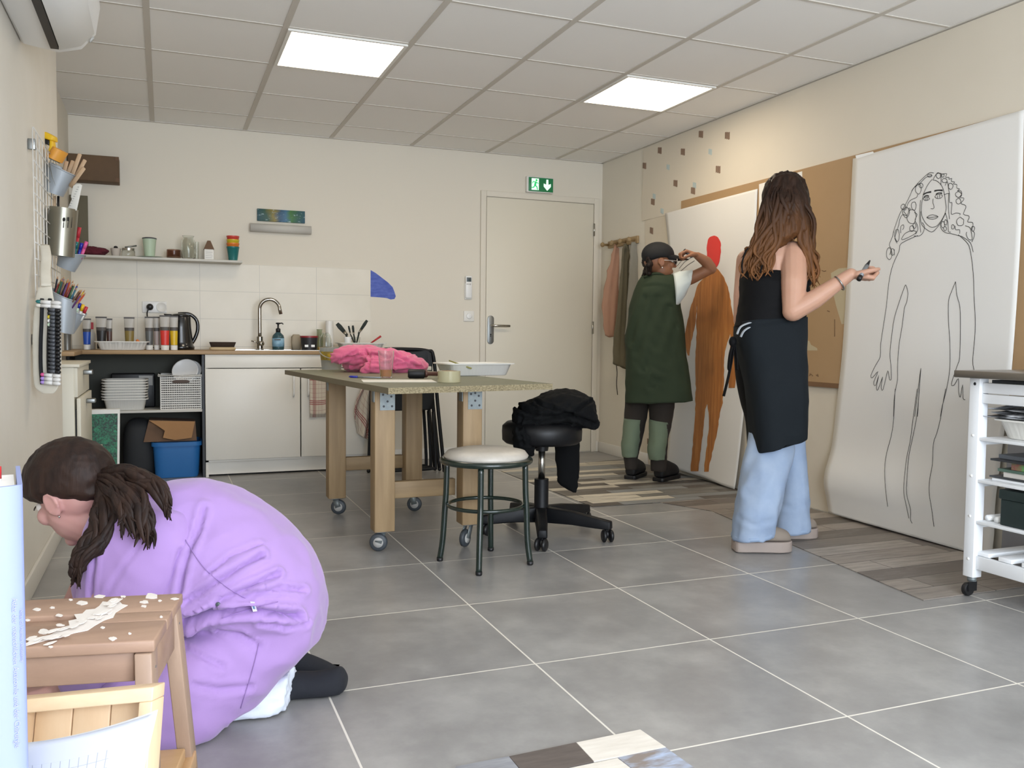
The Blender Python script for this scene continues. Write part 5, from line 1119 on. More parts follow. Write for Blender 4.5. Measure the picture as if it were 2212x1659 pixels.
# grey boards standing behind the trolley
M['gboard'] = mat('grey_board', '#8e8f93', .8); M['gboard2'] = mat('grey_board_pale', '#aeb0b5', .8)
p0, p1 = onX(2168, 890, 3.28), onX(2155, 1190, 3.28)
tag(MB().prism([V((3.25, 2.60, .003)), V((3.25, 2.30, .003)), V((3.30, 2.30, .72)), V((3.30, 2.62, .72))], (.012, 0, 0)).build('grey_board', 'gboard', bev=.002), 'grey board leaning on the right wall behind the trolley', 'board')
# ================================================================ wire grid on the left wall and the things hung on it
M['wire'] = mat('white_wire', '#d8d5ce', .4); M['bucketm'] = mat('pale_zinc', '#aab0b5', .45, .25, var=(8, '#9ea5ab', .3)); M['yel'] = mat('yellow_plastic', '#e0b520', .4); M['orangetape'] = mat('orange_tape', '#dc9a3c', .5); M['greyin'] = mat('grey_core', '#77766c', .7)
gd = thing('wire_grid', 'white wire grid rack on the left wall holding buckets and tools', 'rack', (XL+.02, 4.1, .85))
xg = XL+.018
b = MB()
for k in range(10): y = 3.68+.0933*k; b.cyl((xg, y, .86), (xg, y, 1.70), .0022, n=6)
b.build('upright_wire', 'wire', gd)
b = MB()
for k in range(15): z = .86+.06*k; b.cyl((xg+.003, 3.68, z), (xg+.003, 4.52, z), .0022, n=6)
b.build('cross_wire', 'wire', gd)
for z in (1.64, .92): MB().box((XL+.001, 3.685, z-.02), (XL+.026, 3.70, z+.02)).build('wall_clip', 'steel', gd, bev=.002)
D0 = 3.72
def pbucket(lab, rim, base, d, th, mt='bucketm', band=True):
    t = thing('metal_bucket', lab, 'bucket', at((rim[0]+rim[2])/2, (base[1]+base[3])/2, d), 'small buckets on the wire grid')
    b = MB(); mid = tuple(rim[i]+(base[i]-rim[i])*.5 for i in range(4)); inn = tuple(rim[i]*(1-.04)+rim[(i+2) % 4]*.04 for i in range(4)); bi = tuple(base[i]*(1-.05)+base[(i+2) % 4]*.05 for i in range(4))
    R = []
    for (a, c, e, f), k in ((base, .72), (mid, .86), (rim, 1.0), (inn, .95), ((bi[0], bi[1]-3, bi[2], bi[3]-3), .68)):
        A, B = at(a, c, d), at(e, f, d); cc = (A+B)/2; h = (B-A)/2; v = V((FW.x, FW.y, 0)).normalized()*th*k
        R.append([cc+h*math.cos(2*math.pi*j/32)+v*math.sin(2*math.pi*j/32) for j in range(32)])
    b.rings(R); b.build('body', mt, t, auto=50); MB().tube(R[2], .0028, 6, close=True).build('rim', mt, t)
    MB().tube([R[2][16]+V((0, 0, .0)), R[2][16]+V((-.02, .0, .03)), R[2][16]+V((-.03, 0, .01))], .003, 6).build('hook', 'wire', t)
    return R
# top bucket with sticks
pbucket('pale zinc bucket of wooden sticks at the top of the wire grid', (104, 349, 161, 379), (97, 412, 134, 425), D0, .055)
M['stickw'] = W('pale_stick', '#c9ac8d', '#b59674', (30, 30, 4))
for i, (x0, y0, x1, y1, dd) in enumerate(((152, 385, 173, 332, 0), (143, 380, 158, 347, .02), (157, 388, 184, 345, .01), (156, 390, 182, 362, -.02), (138, 376, 144, 348, .03))):
    a, e = at(x0-4, y0+14, D0+dd*.6), at(x1, y1, D0+dd)
    tag(MB().tube([a, a+(e-a)*.98, e], [.009, .009, .005], 10, flat=.22, upv=(FW.x, FW.y, 0)).build('wooden_stick', 'stickw'), 'flat wooden stick in the topmost zinc bucket, %s' % ('tallest one', 'second from the left, upright', 'leaning right behind the lowest', 'lowest, leaning farthest right', 'shortest, leftmost')[i], 'stick', 'sticks in the top bucket')
# tape dispenser, tape roll, knife
td = thing('tape_dispenser', 'yellow tape dispenser with a black blade guard hooked at the top of the wire grid', 'tape dispenser', at(97, 300, D0))
dv = V((FW.x, FW.y, 0)).normalized()
MB().prism([at(x, y, D0-.03) for x, y in ((80, 288), (84, 282), (100, 285), (112, 292), (113, 303), (106, 302), (82, 295))], dv*.05).build('housing', 'yel', td, bev=.005)
MB().prism([at(x, y, D0-.025) for x, y in ((82, 295), (106, 303), (105, 314), (86, 305))], dv*.04).build('blade_guard', 'black', td, bev=.003)
MB().prism([at(x, y, D0-.02) for x, y in ((106, 302), (112, 302), (114, 318), (108, 328), (103, 326), (106, 318))], dv*.03).build('handle', 'yel', td, bev=.003)
tr = thing('tape_roll', 'orange tape roll hanging below the yellow dispenser on the wire grid', 'tape', at(126, 335, D0))
R = []
for (cx_, cy_), k in (((118, 345), 1), ((131, 324), 1)):
    c = at(cx_, cy_, D0); a = at(cx_+13, cy_+7, D0)-c; v = dv*.04; R.append([c+a*math.cos(t)+v*math.sin(t) for t in [2*math.pi*j/28 for j in range(28)]])
MB().rings(R).build('tape_winding', 'orangetape', tr, auto=50)
c0 = at(117.6, 345.8, D0); R2 = [[c0+(p-at(118, 345, D0))*.78 for p in R[0]], [c0+(p-at(118, 345, D0))*.78+(at(118, 345, D0)-at(131, 324, D0))*.06 for p in R[0]]]
MB().rings(R2).build('core', 'greyin', tr, auto=50)
kn = thing('palette_knife', 'grey steel scraper blade hanging in front of the topmost zinc bucket', 'knife', at(104, 345, D0-.07))
kp = [at(85, 296, D0-.07), at(96, 325, D0-.07), at(106, 352, D0-.07), at(113, 382, D0-.07), at(120, 401, D0-.07)]
MB().tube(kp[:3], [.006, .008, .008], 8, flat=.4).build('handle', 'stickw', kn); MB().tube(kp[2:], [.008, .008, .001], 8, flat=.2).build('blade', 'steel', kn)
# steel cutlery holder
D1 = 3.70
M['brushed'] = mat('brushed_can', '#8f8c80', .3, .85, bump=(40, .05, .001), stretch=(40, 40, 1))
cu = thing('cutlery_holder', 'brushed steel cutlery drum with fork, spoon and knife cut-outs on the wire grid', 'holder', at(134, 550, D1))
b = MB(); R = []
for A_, B_ in (((102, 550), (158, 556)), ((107, 447), (166, 453)), ((109, 448), (164, 453)), ((104, 546), (156, 552))):
    A, B = at(*A_, D1), at(*B_, D1); c = (A+B)/2; h = (B-A)/2; R.append([c+h*math.cos(2*math.pi*j/40)+dv*h.length*math.sin(2*math.pi*j/40) for j in range(40)])
b.rings(R); b.build('drum', 'brushed', cu, auto=50)
Rs = [R[0], R[1]]
def onface(px, py):   # front surface of the drum
    A, B = at(104, py, D1), at(163, py, D1); u = (px-133.5)/29.5; return at(px, py, D1-math.sqrt(max(0, 1-u*u))*((B-A).length/2)-.001)
for kind, x in (('spoon', 138), ('fork', 147), ('knife', 155)):
    b = MB(); b.tube([onface(x, 480), onface(x-.7, 492)], .0016, 6)
    if kind == 'spoon': b.ell(onface(x+.3, 474), RT*.006, dv*.001, UP*.009, 10)
    elif kind == 'knife': b.tube([onface(x+.5, 470), onface(x+.2, 481)], [.003, .004], 6, flat=.3)
    else:
        for k in (-1.6, 0, 1.6): b.tube([onface(x+.4+k, 469), onface(x+.2+k*.6, 478)], .0012, 5)
    b.build(kind+'_cutout', 'black', cu)
M['rulerm'] = mat('white_ruler', '#dcdad2', .5)
ru = tag(MB().prism([at(x, y, D1-.01) for x, y in ((146, 450), (165, 455), (177, 400), (172, 397), (164, 398), (158, 401), (153, 425), (155, 430))], dv*.004).build('ruler', 'rulerm', bev=.001), 'short white ruler sticking up out of the steel cutlery drum', 'ruler')
tk = MB()
for k in range(9): a = at(171-k*2.2, 404+k*5, D1-.012); tk.beam(a, a+(at(167, 404, D1)-at(171, 404, D1)), .0006, .0012)
tk.build('scale_mark', 'darkgrey', ru, smooth=False)
for i, (x0, x1, mt, lab) in enumerate(((126, 124, 'black', 'black rod standing in the steel cutlery drum'), (118, 116, 'stickw', 'pale wooden rod standing in the steel cutlery drum'))):
    tag(MB().tube([at(x0, 470, D1+.01), at(x1+2, 424, D1+.02)], .005, 8).build('rod', mt), lab, 'rod')
# lower buckets
pbucket('pale zinc bucket of felt pens half hidden behind the steel drum', (128, 556, 182, 551), (124, 572, 160, 588), D0+.08, .05)
pbucket('pale zinc bucket packed with colouring pencils', (113, 623, 166, 651), (126, 712, 155, 722), D0, .06)
pbucket('pale zinc bucket of short felt pens, lowest on the wire grid', (152, 661, 183, 681), (135, 715, 157, 721), D0+.06, .05)
PC = [('#7a2a24', 'dark red'), ('#27408c', 'blue'), ('#c9a32b', 'yellow'), ('#3c5a34', 'green'), ('#a3482c', 'rust'), ('#1d2433', 'navy'), ('#6b4a33', 'brown'), ('#b8452f', 'orange red'), ('#2f6a7c', 'teal'), ('#59306a', 'purple'), ('#d2cbbd', 'white'), ('#222222', 'black')]
for c_, n_ in PC: M['pc'+c_] = mat('pencil_'+n_.replace(' ', '_'), c_, .4)
M['pencilwood'] = mat('sharpened_wood', '#b88a62', .7)
rp = random.Random(2)
for i in range(24):
    u = i/23; c_, n_ = PC[(i*5) % 12]; row = i % 3
    bx_, by_ = 118+44*u, 630+20*u; hx_, hy_ = 124+56*u+rp.uniform(-3, 3), 606+30*u*u+rp.uniform(-6, 4)+(2-row)*2
    dd = (row-1)*.03; a = at(bx_-6, by_+22, D0+dd*.6); e = at(hx_, hy_, D0+dd)
    t = (e-a).normalized(); mtx = MB(); mtx.tube([a, e], .0036, 7, mi=0); mtx.tube([e, e+t*.012], [.0036, .0006], 7, mi=1)
    tag(mtx.build('colouring_pencil', ['pc'+c_, 'pencilwood']), '%s colouring pencil in the packed zinc bucket' % n_, 'pencil', n_+' pencils in the zinc bucket')
for i, (x0, y0, x1, y1, mt, nm) in enumerate(((158, 668, 164, 650, 'c1', 'dark green'), (166, 672, 173, 655, 'penblue', 'blue'), (173, 676, 180, 658, 'yel', 'yellow'), (178, 680, 187, 663, 'redp', 'red'), (160, 676, 168, 666, 'mint', 'pale green'))):
    a, e = at(x0-3, y0+12, D0+.06-.03*(i == 4)), at(x1, y1, D0+.05-.03*(i == 4)); t = thing('felt_pen', '%s felt pen in the lowest zinc bucket' % nm, 'pen', a, 'felt pens in the lowest bucket')
    MB().tube([a, a+(e-a)*.55], .0065, 10).build('barrel', 'white', t); MB().tube([a+(e-a)*.55, e], .0072, 10).build('cap', mt, t)
M['pinkcap'] = mat('pink_cap', '#d2568c', .4)
for i, (x0, y0, x1, y1, mt, nm) in enumerate(((160, 552, 166, 522, 'c1', 'teal'), (169, 552, 177, 525, 'penblue', 'navy'), (174, 553, 187, 522, 'pinkcap', 'pink'), (162, 540, 172, 491, 'redp', 'tall crimson'))):
    a, e = at(x0, y0+6, D0+.08), at(x1, y1, D0+.07); t = thing('felt_pen', '%s felt pen sticking out behind the steel drum' % nm, 'pen', a, 'felt pens behind the steel drum')
    MB().tube([a, a+(e-a)*.6], .007, 10).build('barrel', mt, t); MB().tube([a+(e-a)*.6, e], .0078, 10).build('cap', mt, t)
# white holster board with marker loops
D2 = 3.22; M['canvasw'] = mat('off_white_canvas', '#d6d0c2', .85, var=(12, '#c6bfae', .3)); M['elastic'] = mat('black_elastic', '#17181b', .85)
hb = thing('marker_holster', 'long white rounded board with black loops full of markers on the left wall', 'marker holder', at(103, 850, D2))
R = []
out = [(82, 622, 112, 618), (76, 650, 116, 645), (71, 700, 124, 690), (70, 760, 132, 750), (72, 820, 131, 810), (78, 840, 125, 838), (92, 850, 116, 850)]
xw = [(s[0], s[1], s[2], s[3], D2, .006) for s in out]; mb = MB(); sloft(mb, xw, n=24, k=5); mb.build('board', 'canvasw', hb)
MB().tube(curve([at(100, 618, D2), at(98, 585, D2+.05), at(100, 555, D2+.10), at(96, 530, D2+.14)], 5), .018, 12, flat=.3).build('hanging_strap', 'canvasw', hb)
for x in (94, 111):
    pts = [(x-3, 645), (x-4, 690), (x-6, 740), (x-6, 790), (x-3, 830)]
    mb = MB(); mb.tube(curve([at(a, c, D2-.012) for a, c in pts], 6), .013, 10, flat=.5); mb.build('elastic_loops', 'elastic', hb)
M['mkw'] = mat('white_marker', '#dcdad6', .35); M['mkg'] = mat('grey_marker', '#4d5055', .4)
caps = [('#1c1d20', 'black-capped')]*12
for i in range(22):
    y = 652+i*8.3
    if i < 2: nm, bc, cc_ = ('white marker with a teal end' if i == 0 else 'white marker with a pale pink end'), 'mkw', ('c1' if i == 0 else 'mc')
    elif i in (4, 5, 6): nm, bc, cc_ = ('pale yellow-ended marker' if i == 4 else 'white-ended marker' if i == 5 else 'lime-ended marker'), 'mkg', {4: 'c3', 5: 'mkw', 6: 'mint'}[i]
    elif i >= 19: nm, bc, cc_ = ('white marker with a pink band' if i == 19 else 'white marker with a violet band' if i == 20 else 'white marker with a lilac end'), 'mkw', ('pinkcap' if i == 19 else 'lilac')
    else: nm, bc, cc_ = 'black-capped grey marker', 'mkg', 'black'
    if 'lilac' not in M: M['lilac'] = mat('lilac_plastic', '#a98bd0', .4)
    x0, x1 = (78, 132) if i < 2 else (88, 131) if i >= 19 else (103, 131)
    a, e = at(x0, y-1, D2-.026), at(x1, y+3, D2-.022)
    own = nm.startswith('black-capped')
    t = thing('marker', nm+(' in the middle of the loop strip' if own else ' in the loops of the white holster'), 'marker', a, 'black markers in the loop strip' if own else None)
    MB().tube([a+(e-a)*.2, a+(e-a)*.62], .0072, 10).build('barrel', bc, t)
    MB().tube([a, a+(e-a)*.05, a+(e-a)*.2], [.004, .0066, .0066], 10).build('end_plug', cc_, t)
    MB().tube([a+(e-a)*.62, a+(e-a)*.9, e], [.0078, .0075, .004], 10).build('cap', 'black' if bc == 'mkg' else 'mkw', t)
# ================================================================ foreground: low table, book, crate, papers, step stool
lt = thing('side_table', 'low white side table just in front of the camera, below the frame', 'table', (-.1, .82, 0))
ZL = .36
MB().box((-.45, .50, ZL-.02), (.30, 1.10, ZL)).build('tabletop', 'wl', lt, bev=.003)
for x in (-.44, .255):
    for y in (.51, 1.055): MB().box((x, y, 0), (x+.035, y+.035, ZL-.0205)).build('leg', 'wl', lt, bev=.002)
DB = .80
M['bookblue'] = mat('pale_blue_cover', '#8791bd', .5); M['booktext'] = mat('grey_violet_print', '#9698c4', .6); M['noteyel'] = mat('yellow_note', '#d6cf7a', .7)
_f = ray(75, 1100); fwd = V((_f.x-.03, _f.y, 0)).normalized(); rgt = V((fwd.y, -fwd.x, 0)); zup = V((0, 0, 1))
pR = at(50, 1100, DB); zt_ = at(45, 1046, DB).z; tk_ = .052; Hb = zt_-ZL-.001
bk = thing('book', 'thick pale blue anatomy book standing on end at the left edge of the picture', 'book', (pR.x, pR.y, ZL+.001))
base = V((pR.x, pR.y, ZL+.001))-rgt*tk_
def bpt(u, d_, z): return base+rgt*u+fwd*d_+zup*z
spine = [bpt(tk_/2-tk_/2*math.cos(math.pi*j/14), -.012*math.sin(math.pi*j/14)+.004, 0) for j in range(15)]
inner = [bpt(tk_/2+(tk_/2-.004)*math.cos(math.pi*j/14), -.008*math.sin(math.pi*j/14)+.004, 0) for j in range(15)]
prof = [bpt(0, .13, 0)]+spine+[bpt(tk_, .13, 0), bpt(tk_-.004, .13, 0)]+inner+[bpt(.004, .13, 0)]
MB().rings([[p+zup*z for p in prof] for z in (0, Hb)], cap=False).add([p+zup*Hb for p in prof], [list(range(len(prof)))]).build('cover', 'bookblue', bk, auto=40)
pg = [bpt(.006, .125, .004), bpt(.006, .004, .004), bpt(tk_*.5, -.004, .004), bpt(tk_-.006, .004, .004), bpt(tk_-.006, .125, .004)]
MB().prism(pg, zup*(Hb-.012)).build('pages', 'paper', bk, smooth=False)
nt = [bpt(.006, .03, Hb-.01), bpt(.034, .01, Hb-.01)]
tag(MB().prism([nt[0], nt[1], nt[1]+zup*.016, nt[0]+zup*.016], fwd*.001).build('sticky_note', 'noteyel', smooth=False), 'pale yellow sticky note poking out of the top of the blue book', 'note')
def text_mesh(name, s, size, loc, right, up_, mt, parent):
    cu = bpy.data.curves.new(name, 'FONT'); cu.body = s; cu.size = size; cu.extrude = .0002
    o = bpy.data.objects.new(name, cu); COL.objects.link(o)
    dg = bpy.context.evaluated_depsgraph_get(); me = bpy.data.meshes.new_from_object(o.evaluated_get(dg)); bpy.data.objects.remove(o)
    nrm = right.cross(up_); vs_ = [loc+right*v.co.x+up_*v.co.y+nrm*v.co.z for v in me.vertices]
    return MB().add(vs_, [list(p.vertices) for p in me.polygons]).build(name, mt, parent, smooth=False)
def spt(k, z): th_ = math.acos(1-2*k); return bpt(tk_*k, -.012*math.sin(th_)+.004-.0012, z)
def stan(k): th_ = math.acos(1-2*k); return (rgt*tk_/2*math.sin(th_)-fwd*.012*math.cos(th_)).normalized()
zt1 = at(45, 1290, DB).z-ZL
text_mesh('spine_title', 'Atlas der menschlichen Anatomie und der Chirurgie', .0066, spt(.80, zt1), -zup, stan(.82), 'booktext', bk)
text_mesh('spine_title', 'Atlas of Human Anatomy', .0048, spt(.915, zt1-.012), -zup, stan(.93), 'booktext', bk)
rpn = bpt(-.004, .05, Hb-.02)
pz = at(-7, 1008, DB+.06)
t = thing('pencil', 'red-ended white pencil standing at the very left edge behind the blue book', 'pencil', (pz.x, pz.y, ZL+.001))
MB().cyl((pz.x, pz.y, ZL+.001), (pz.x, pz.y, pz.z-.012), .004, n=10).build('barrel', 'whitegloss', t); MB().cyl((pz.x, pz.y, pz.z-.012), (pz.x, pz.y, pz.z), .0041, n=10).build('end', 'redh', t)
# shallow wooden crate standing on edge, open side to the camera
M['pine'] = W('light_pine', '#dfc3a0', '#cdab84', (30, 30, 3), .55); M['pineh'] = W('light_pine_rail', '#dcc09e', '#caa982', (3, 30, 30), .55)
DC = 1.02
cr = thing('wooden_crate', 'shallow light pine crate leaning in front of the step stool', 'crate', at(190, 1600, DC))
pa, pb = at(20, 1514, DC), at(331, 1484, DC); ex_ = (pb-pa).normalized(); fwc = V((FW.x, FW.y, 0)).normalized(); dn_ = V((0, 0, -1))-fwc*.22; dn_.normalize(); nn = ex_.cross(dn_).normalized(); nn = nn if nn.dot(fwc) > 0 else -nn
Lc = (pb-pa).length; Hc = .27; dp = .035; wt = .016
o_ = lambda u, v, w_: pa+ex_*u+dn_*v+nn*w_
zlow = o_(0, Hc, 0).z
def slab(u0, u1, v0, v1, w0, w1, nm, mt): MB().add([o_(u, v, w_) for w_ in (w0, w1) for u, v in ((u0, v0), (u1, v0), (u1, v1), (u0, v1))], [(0,3,2,1),(4,5,6,7),(0,1,5,4),(1,2,6,5),(2,3,7,6),(3,0,4,7)]).build(nm, mt, cr, bev=.0015)
slab(0, Lc, 0, wt, 0, dp, 'rim_board', 'pineh'); slab(Lc-wt, Lc, wt, Hc-wt, 0, dp, 'rim_board', 'pine'); slab(0, wt, wt, Hc-wt, 0, dp, 'rim_board', 'pine'); slab(0, Lc, Hc-wt, Hc, 0, dp, 'rim_board', 'pineh')
for i in range(3): u0 = wt+(Lc-2*wt)*i/3; slab(u0+.0006, u0+(Lc-2*wt)/3-.0006, wt, Hc-wt, dp-.006, dp, 'plank', 'pine')
# sheets of paper leaning on the crate
def grid_paper():
    k = NT('printed_form'); uv = k.n('TexCoord').outputs['UV']; s_ = k.n('SeparateXYZ'); k.l(uv, s_.inputs[0])
    a = k.math('LESS_THAN', k.math('ABSOLUTE', k.math('SUBTRACT', k.math('FRACT', k.math('MULTIPLY', s_.outputs[0], 15)), .5)), .04)
    b_ = k.math('LESS_THAN', k.math('ABSOLUTE', k.math('SUBTRACT', k.math('FRACT', k.math('MULTIPLY', s_.outputs[1], 9)), .5)), .025)
    ins_ = k.math('MULTIPLY', k.math('LESS_THAN', s_.outputs[0], .72), k.math('GREATER_THAN', s_.outputs[1], .28)); g = k.math('MULTIPLY', k.math('MAXIMUM', a, b_), ins_)
    k.l(k.mix(k.math('MULTIPLY', g, .45), lin('#bcbdc1'), lin('#3d4046')), k.b.inputs['Base Color']); k.b.inputs['Roughness'].default_value = .8; return k.m
M['form'] = grid_paper(); DP = .93
def pfn(off):
    def f(u, v):
        x = 20+(334-20)*u; yt = 1606-66*u**1.7-off*6*u; y = yt+180*v; x -= 42*v*u
        return at(x+off*6, y, DP+off*.008+.03*(u-.5)**2-.05*v)
    return f
o = sheet('paper_sheet', pfn(0), 24, 16, 'form', 'printed form with a ruled grid, front sheet against the pine crate', 'paper', .0006)
sheet('paper_sheet', pfn(1.2), 24, 16, 'paper', 'blank white sheet right behind the printed form against the pine crate', 'paper', .0006)
# ---- step stool with paint splashes
M['beech'] = W('worn_beech', '#ac8d77', '#8f7160', (4, 26, 26), .5); M['beechv'] = W('worn_beech_leg', '#ab907b', '#937967', (26, 26, 3), .5); M['beechl'] = W('pale_beech_step', '#cfa97d', '#b98f62', (4, 26, 26), .5)
M['splash'] = mat('dried_white_paint', '#eee6df', .45)
sst = thing('step_stool', 'worn wooden step stool splashed with white paint in the left foreground', 'step stool', (-.2, 1.5, 0))
ZS2 = .50; FRc, BRc = V((-.018, 1.348, 0)), V((.025, 1.582, 0)); wv = V((-.982, .19, 0)).normalized(); FLc, BLc = FRc+wv*.425, BRc+wv*.425
th = .018; up_ = V((0, 0, 1))
gap0, gap1 = .38, .47   # hand slot strip
def lerp(a, b, t): return a*(1-t)+b*t
for t0, t1 in ((0, .40), (.60, 1)):
    MB().prism([lerp(FRc, BRc, t0)+up_*(ZS2-th), lerp(FRc, BRc, t1)+up_*(ZS2-th), lerp(FLc, BLc, t1)+up_*(ZS2-th), lerp(FLc, BLc, t0)+up_*(ZS2-th)], up_*th).build('top_board', 'beech', sst, bev=.003)
a0, a1 = lerp(FRc, BRc, .401), lerp(FRc, BRc, .599); e0, e1 = lerp(FLc, BLc, .401), lerp(FLc, BLc, .599)
MB().prism([a0+up_*(ZS2-th), a1+up_*(ZS2-th), lerp(a1, e1, .30)+up_*(ZS2-th), lerp(a0, e0, .30)+up_*(ZS2-th)], up_*th).build('top_board', 'beech', sst, bev=.002)
MB().prism([lerp(a0, e0, .70)+up_*(ZS2-th), lerp(a1, e1, .70)+up_*(ZS2-th), e1+up_*(ZS2-th), e0+up_*(ZS2-th)], up_*th).build('top_board', 'beech', sst, bev=.002)
MB().prism([lerp(a0, e0, .301)+up_*(ZS2-th), lerp(a1, e1, .301)+up_*(ZS2-th), lerp(a1, e1, .699)+up_*(ZS2-th), lerp(a0, e0, .699)+up_*(ZS2-th)], up_*(th*.55)).build('slot_floor', 'beech', sst, bev=.001)
hx_ = -wv; hy_ = V((hx_.y*-1, hx_.x, 0))
hy_ = (BRc-FRc).normalized()
for c, sx, oy in ((FRc, 1, -.10), (BRc, 1, .10), (FLc, -1, -.10), (BLc, -1, .10)):
    fr_ = (c in (FRc, FLc)); top = c-hx_*sx*.016+hy_*(.02 if fr_ else -.02)+up_*(ZS2-th-.001); ft = top-up_*(ZS2-th-.001)+hy_*oy*.9+hx_*sx*.025; ft.x = max(ft.x, XL+.03)
    lg = MB(); a = hx_*.012; b_ = hy_*.0215
    lg.add([p+a*i+b_*j for p in (ft, top) for i, j in ((-1,-1),(1,-1),(1,1),(-1,1))], [(0,3,2,1),(4,5,6,7),(0,1,5,4),(1,2,6,5),(2,3,7,6),(3,0,4,7)])
    l_ = lg.build('leg', 'beechv', sst, bev=.002)
    if sx == 1: MB().cyl(top+hx_*.0122-up_*.03, top+hx_*.0135-up_*.03, .005, n=12).build('screw', 'steel', l_)
for c0, c1, t in ((FRc, FLc, .02), (BRc, BLc, -.02)):
    p, q_ = c0+hy_*t-hx_*.03+up_*(ZS2-th-.0235), c1+hy_*t+hx_*.03+up_*(ZS2-th-.0235); MB().beam(p, q_, .018, .044).build('apron', 'beech', sst, bev=.002)
for c0, c1 in ((FRc, BRc), (FLc, BLc)):
    s_ = 1 if c0 is FRc else -1; MB().beam(c0+hy_*.042-hx_*s_*.016+up_*(ZS2-th-.035), c1-hy_*.042-hx_*s_*.016+up_*(ZS2-th-.035), .018, .06).build('side_apron', 'beech', sst, bev=.002)
p, q_ = lerp(FRc, BRc, .55)+hx_*.0+up_*.215, lerp(FLc, BLc, .55)+up_*.215; q_.x = max(q_.x, XL+.02); MB().beam(p, q_, .22, .022).build('lower_step', 'beechl', sst, bev=.003)
b_ = lerp(FRc, BRc, .5); MB().beam(b_-hy_*.14+up_*.19+hx_*.004, b_+hy_*.155+up_*.19+hx_*.004, .02, .03).build('side_rail', 'beechl', sst, bev=.002)
def splash(px, nm='paint_splash', zo=.0003): MB().prism([onZ(x, y, ZS2+zo) for x, y in px], (0, 0, .0008)).build(nm, 'splash', sst, smooth=False)
splash([(40, 1400), (58, 1390), (80, 1378), (108, 1372), (128, 1362), (150, 1352), (148, 1342), (166, 1338), (160, 1328), (178, 1326), (186, 1318), (205, 1316), (214, 1310), (222, 1300), (240, 1302), (258, 1299), (264, 1306), (276, 1308), (262, 1316), (250, 1324), (245, 1334), (226, 1340), (205, 1352), (190, 1362), (160, 1368), (130, 1378), (98, 1384), (70, 1392)])
rs = random.Random(4)
for (x, y, w_, h_) in ((178, 1303, 14, 4), (128, 1330, 7, 3), (80, 1317, 8, 3), (312, 1301, 9, 3), (311, 1310, 6, 3), (328, 1288, 16, 6), (216, 1289, 12, 3), (266, 1289, 5, 2), (153, 1296, 4, 2), (243, 1380, 8, 4), (280, 1369, 4, 2), (95, 1365, 12, 5), (130, 1351, 9, 3), (348, 1333, 3, 2), (377, 1294, 8, 2), (113, 1313, 5, 2), (110, 1398, 5, 2), (345, 1298, 4, 2), (222, 1356, 5, 2), (60, 1340, 5, 2)):
    splash([(x+w_*(1+.3*rs.uniform(-1, 1))*math.cos(a), y+h_*(1+.3*rs.uniform(-1, 1))*math.sin(a)) for a in [2*math.pi*j/11 for j in range(11)]], 'paint_drop')
for i in range(26):
    k = rs.random(); x, y = 60+200*k+rs.uniform(-22, 26), 1392-84*k+rs.uniform(-14, 12); L_, w_ = rs.uniform(8, 22), rs.uniform(1.2, 3)
    if x < 50 or y > 1400 or y < 1292: continue
    splash([(x-L_, y+L_*.28), (x-L_*.3, y+L_*.02-w_), (x+L_*.5, y-L_*.22-w_*.6), (x+L_, y-L_*.32), (x+L_*.4, y-L_*.05+w_), (x-L_*.4, y+L_*.22+w_)], 'paint_drop', .0014+.0002*i)
# ================================================================ people
M['skinL'] = mat('skin_light', '#c69b83', .5, var=(7, '#bc8e76', .3), sss=.15); M['skinG'] = mat('skin_pink', '#c8a095', .5, var=(6, '#c08d86', .3), sss=.15); M['skinD'] = mat('skin_tan', '#9a6a4c', .5, var=(7, '#8b5d42', .3), sss=.12)
M['eyew'] = mat('eye_white', '#e4ded6', .25); M['iris'] = mat('eye_dark', '#2a1c14', .2)
def hand(b, W_, D_, N_, S_, curl=(55, 75, 45), sc=1.0, thumb=(.6, .55, .25)):
    D_, N_, S_ = D_.normalized(), N_.normalized(), S_.normalized()
    for k, (o, kn, L) in enumerate(((.030, .088, 1.0), (.010, .094, 1.08), (-.010, .090, 1.0), (-.029, .080, .8))):
        K = W_+(D_*kn+S_*o)*sc
        b.cap(W_+(D_*.012+S_*o*.5)*sc, K, .0165*sc, .0115*sc, 10)
        p = K; a = 0
        for seg, (ln, r0, r1) in enumerate(((.042, .0100, .0090), (.027, .0088, .0080), (.021, .0079, .0068))):
            a += math.radians(curl[seg])*(1+.06*k); q = p+(D_*math.cos(a)+N_*math.sin(a))*ln*L*sc
            b.cap(p, q, r0*sc, r1*sc, 10); p = q
    t0 = W_+(D_*.022+S_*.026)*sc; t1 = t0+(D_*.6+S_*.5+N_*.35).normalized()*.040*sc; t2 = t1+(D_*thumb[0]+S_*(thumb[2]-.1)+N_*thumb[1]).normalized()*.034*sc; t3 = t2+(D_*thumb[0]+N_*thumb[1]-S_*thumb[2]).normalized()*.026*sc
    b.chain([t0, t1, t2, t3], [.0165*sc, .0125*sc, .0105*sc, .0085*sc])
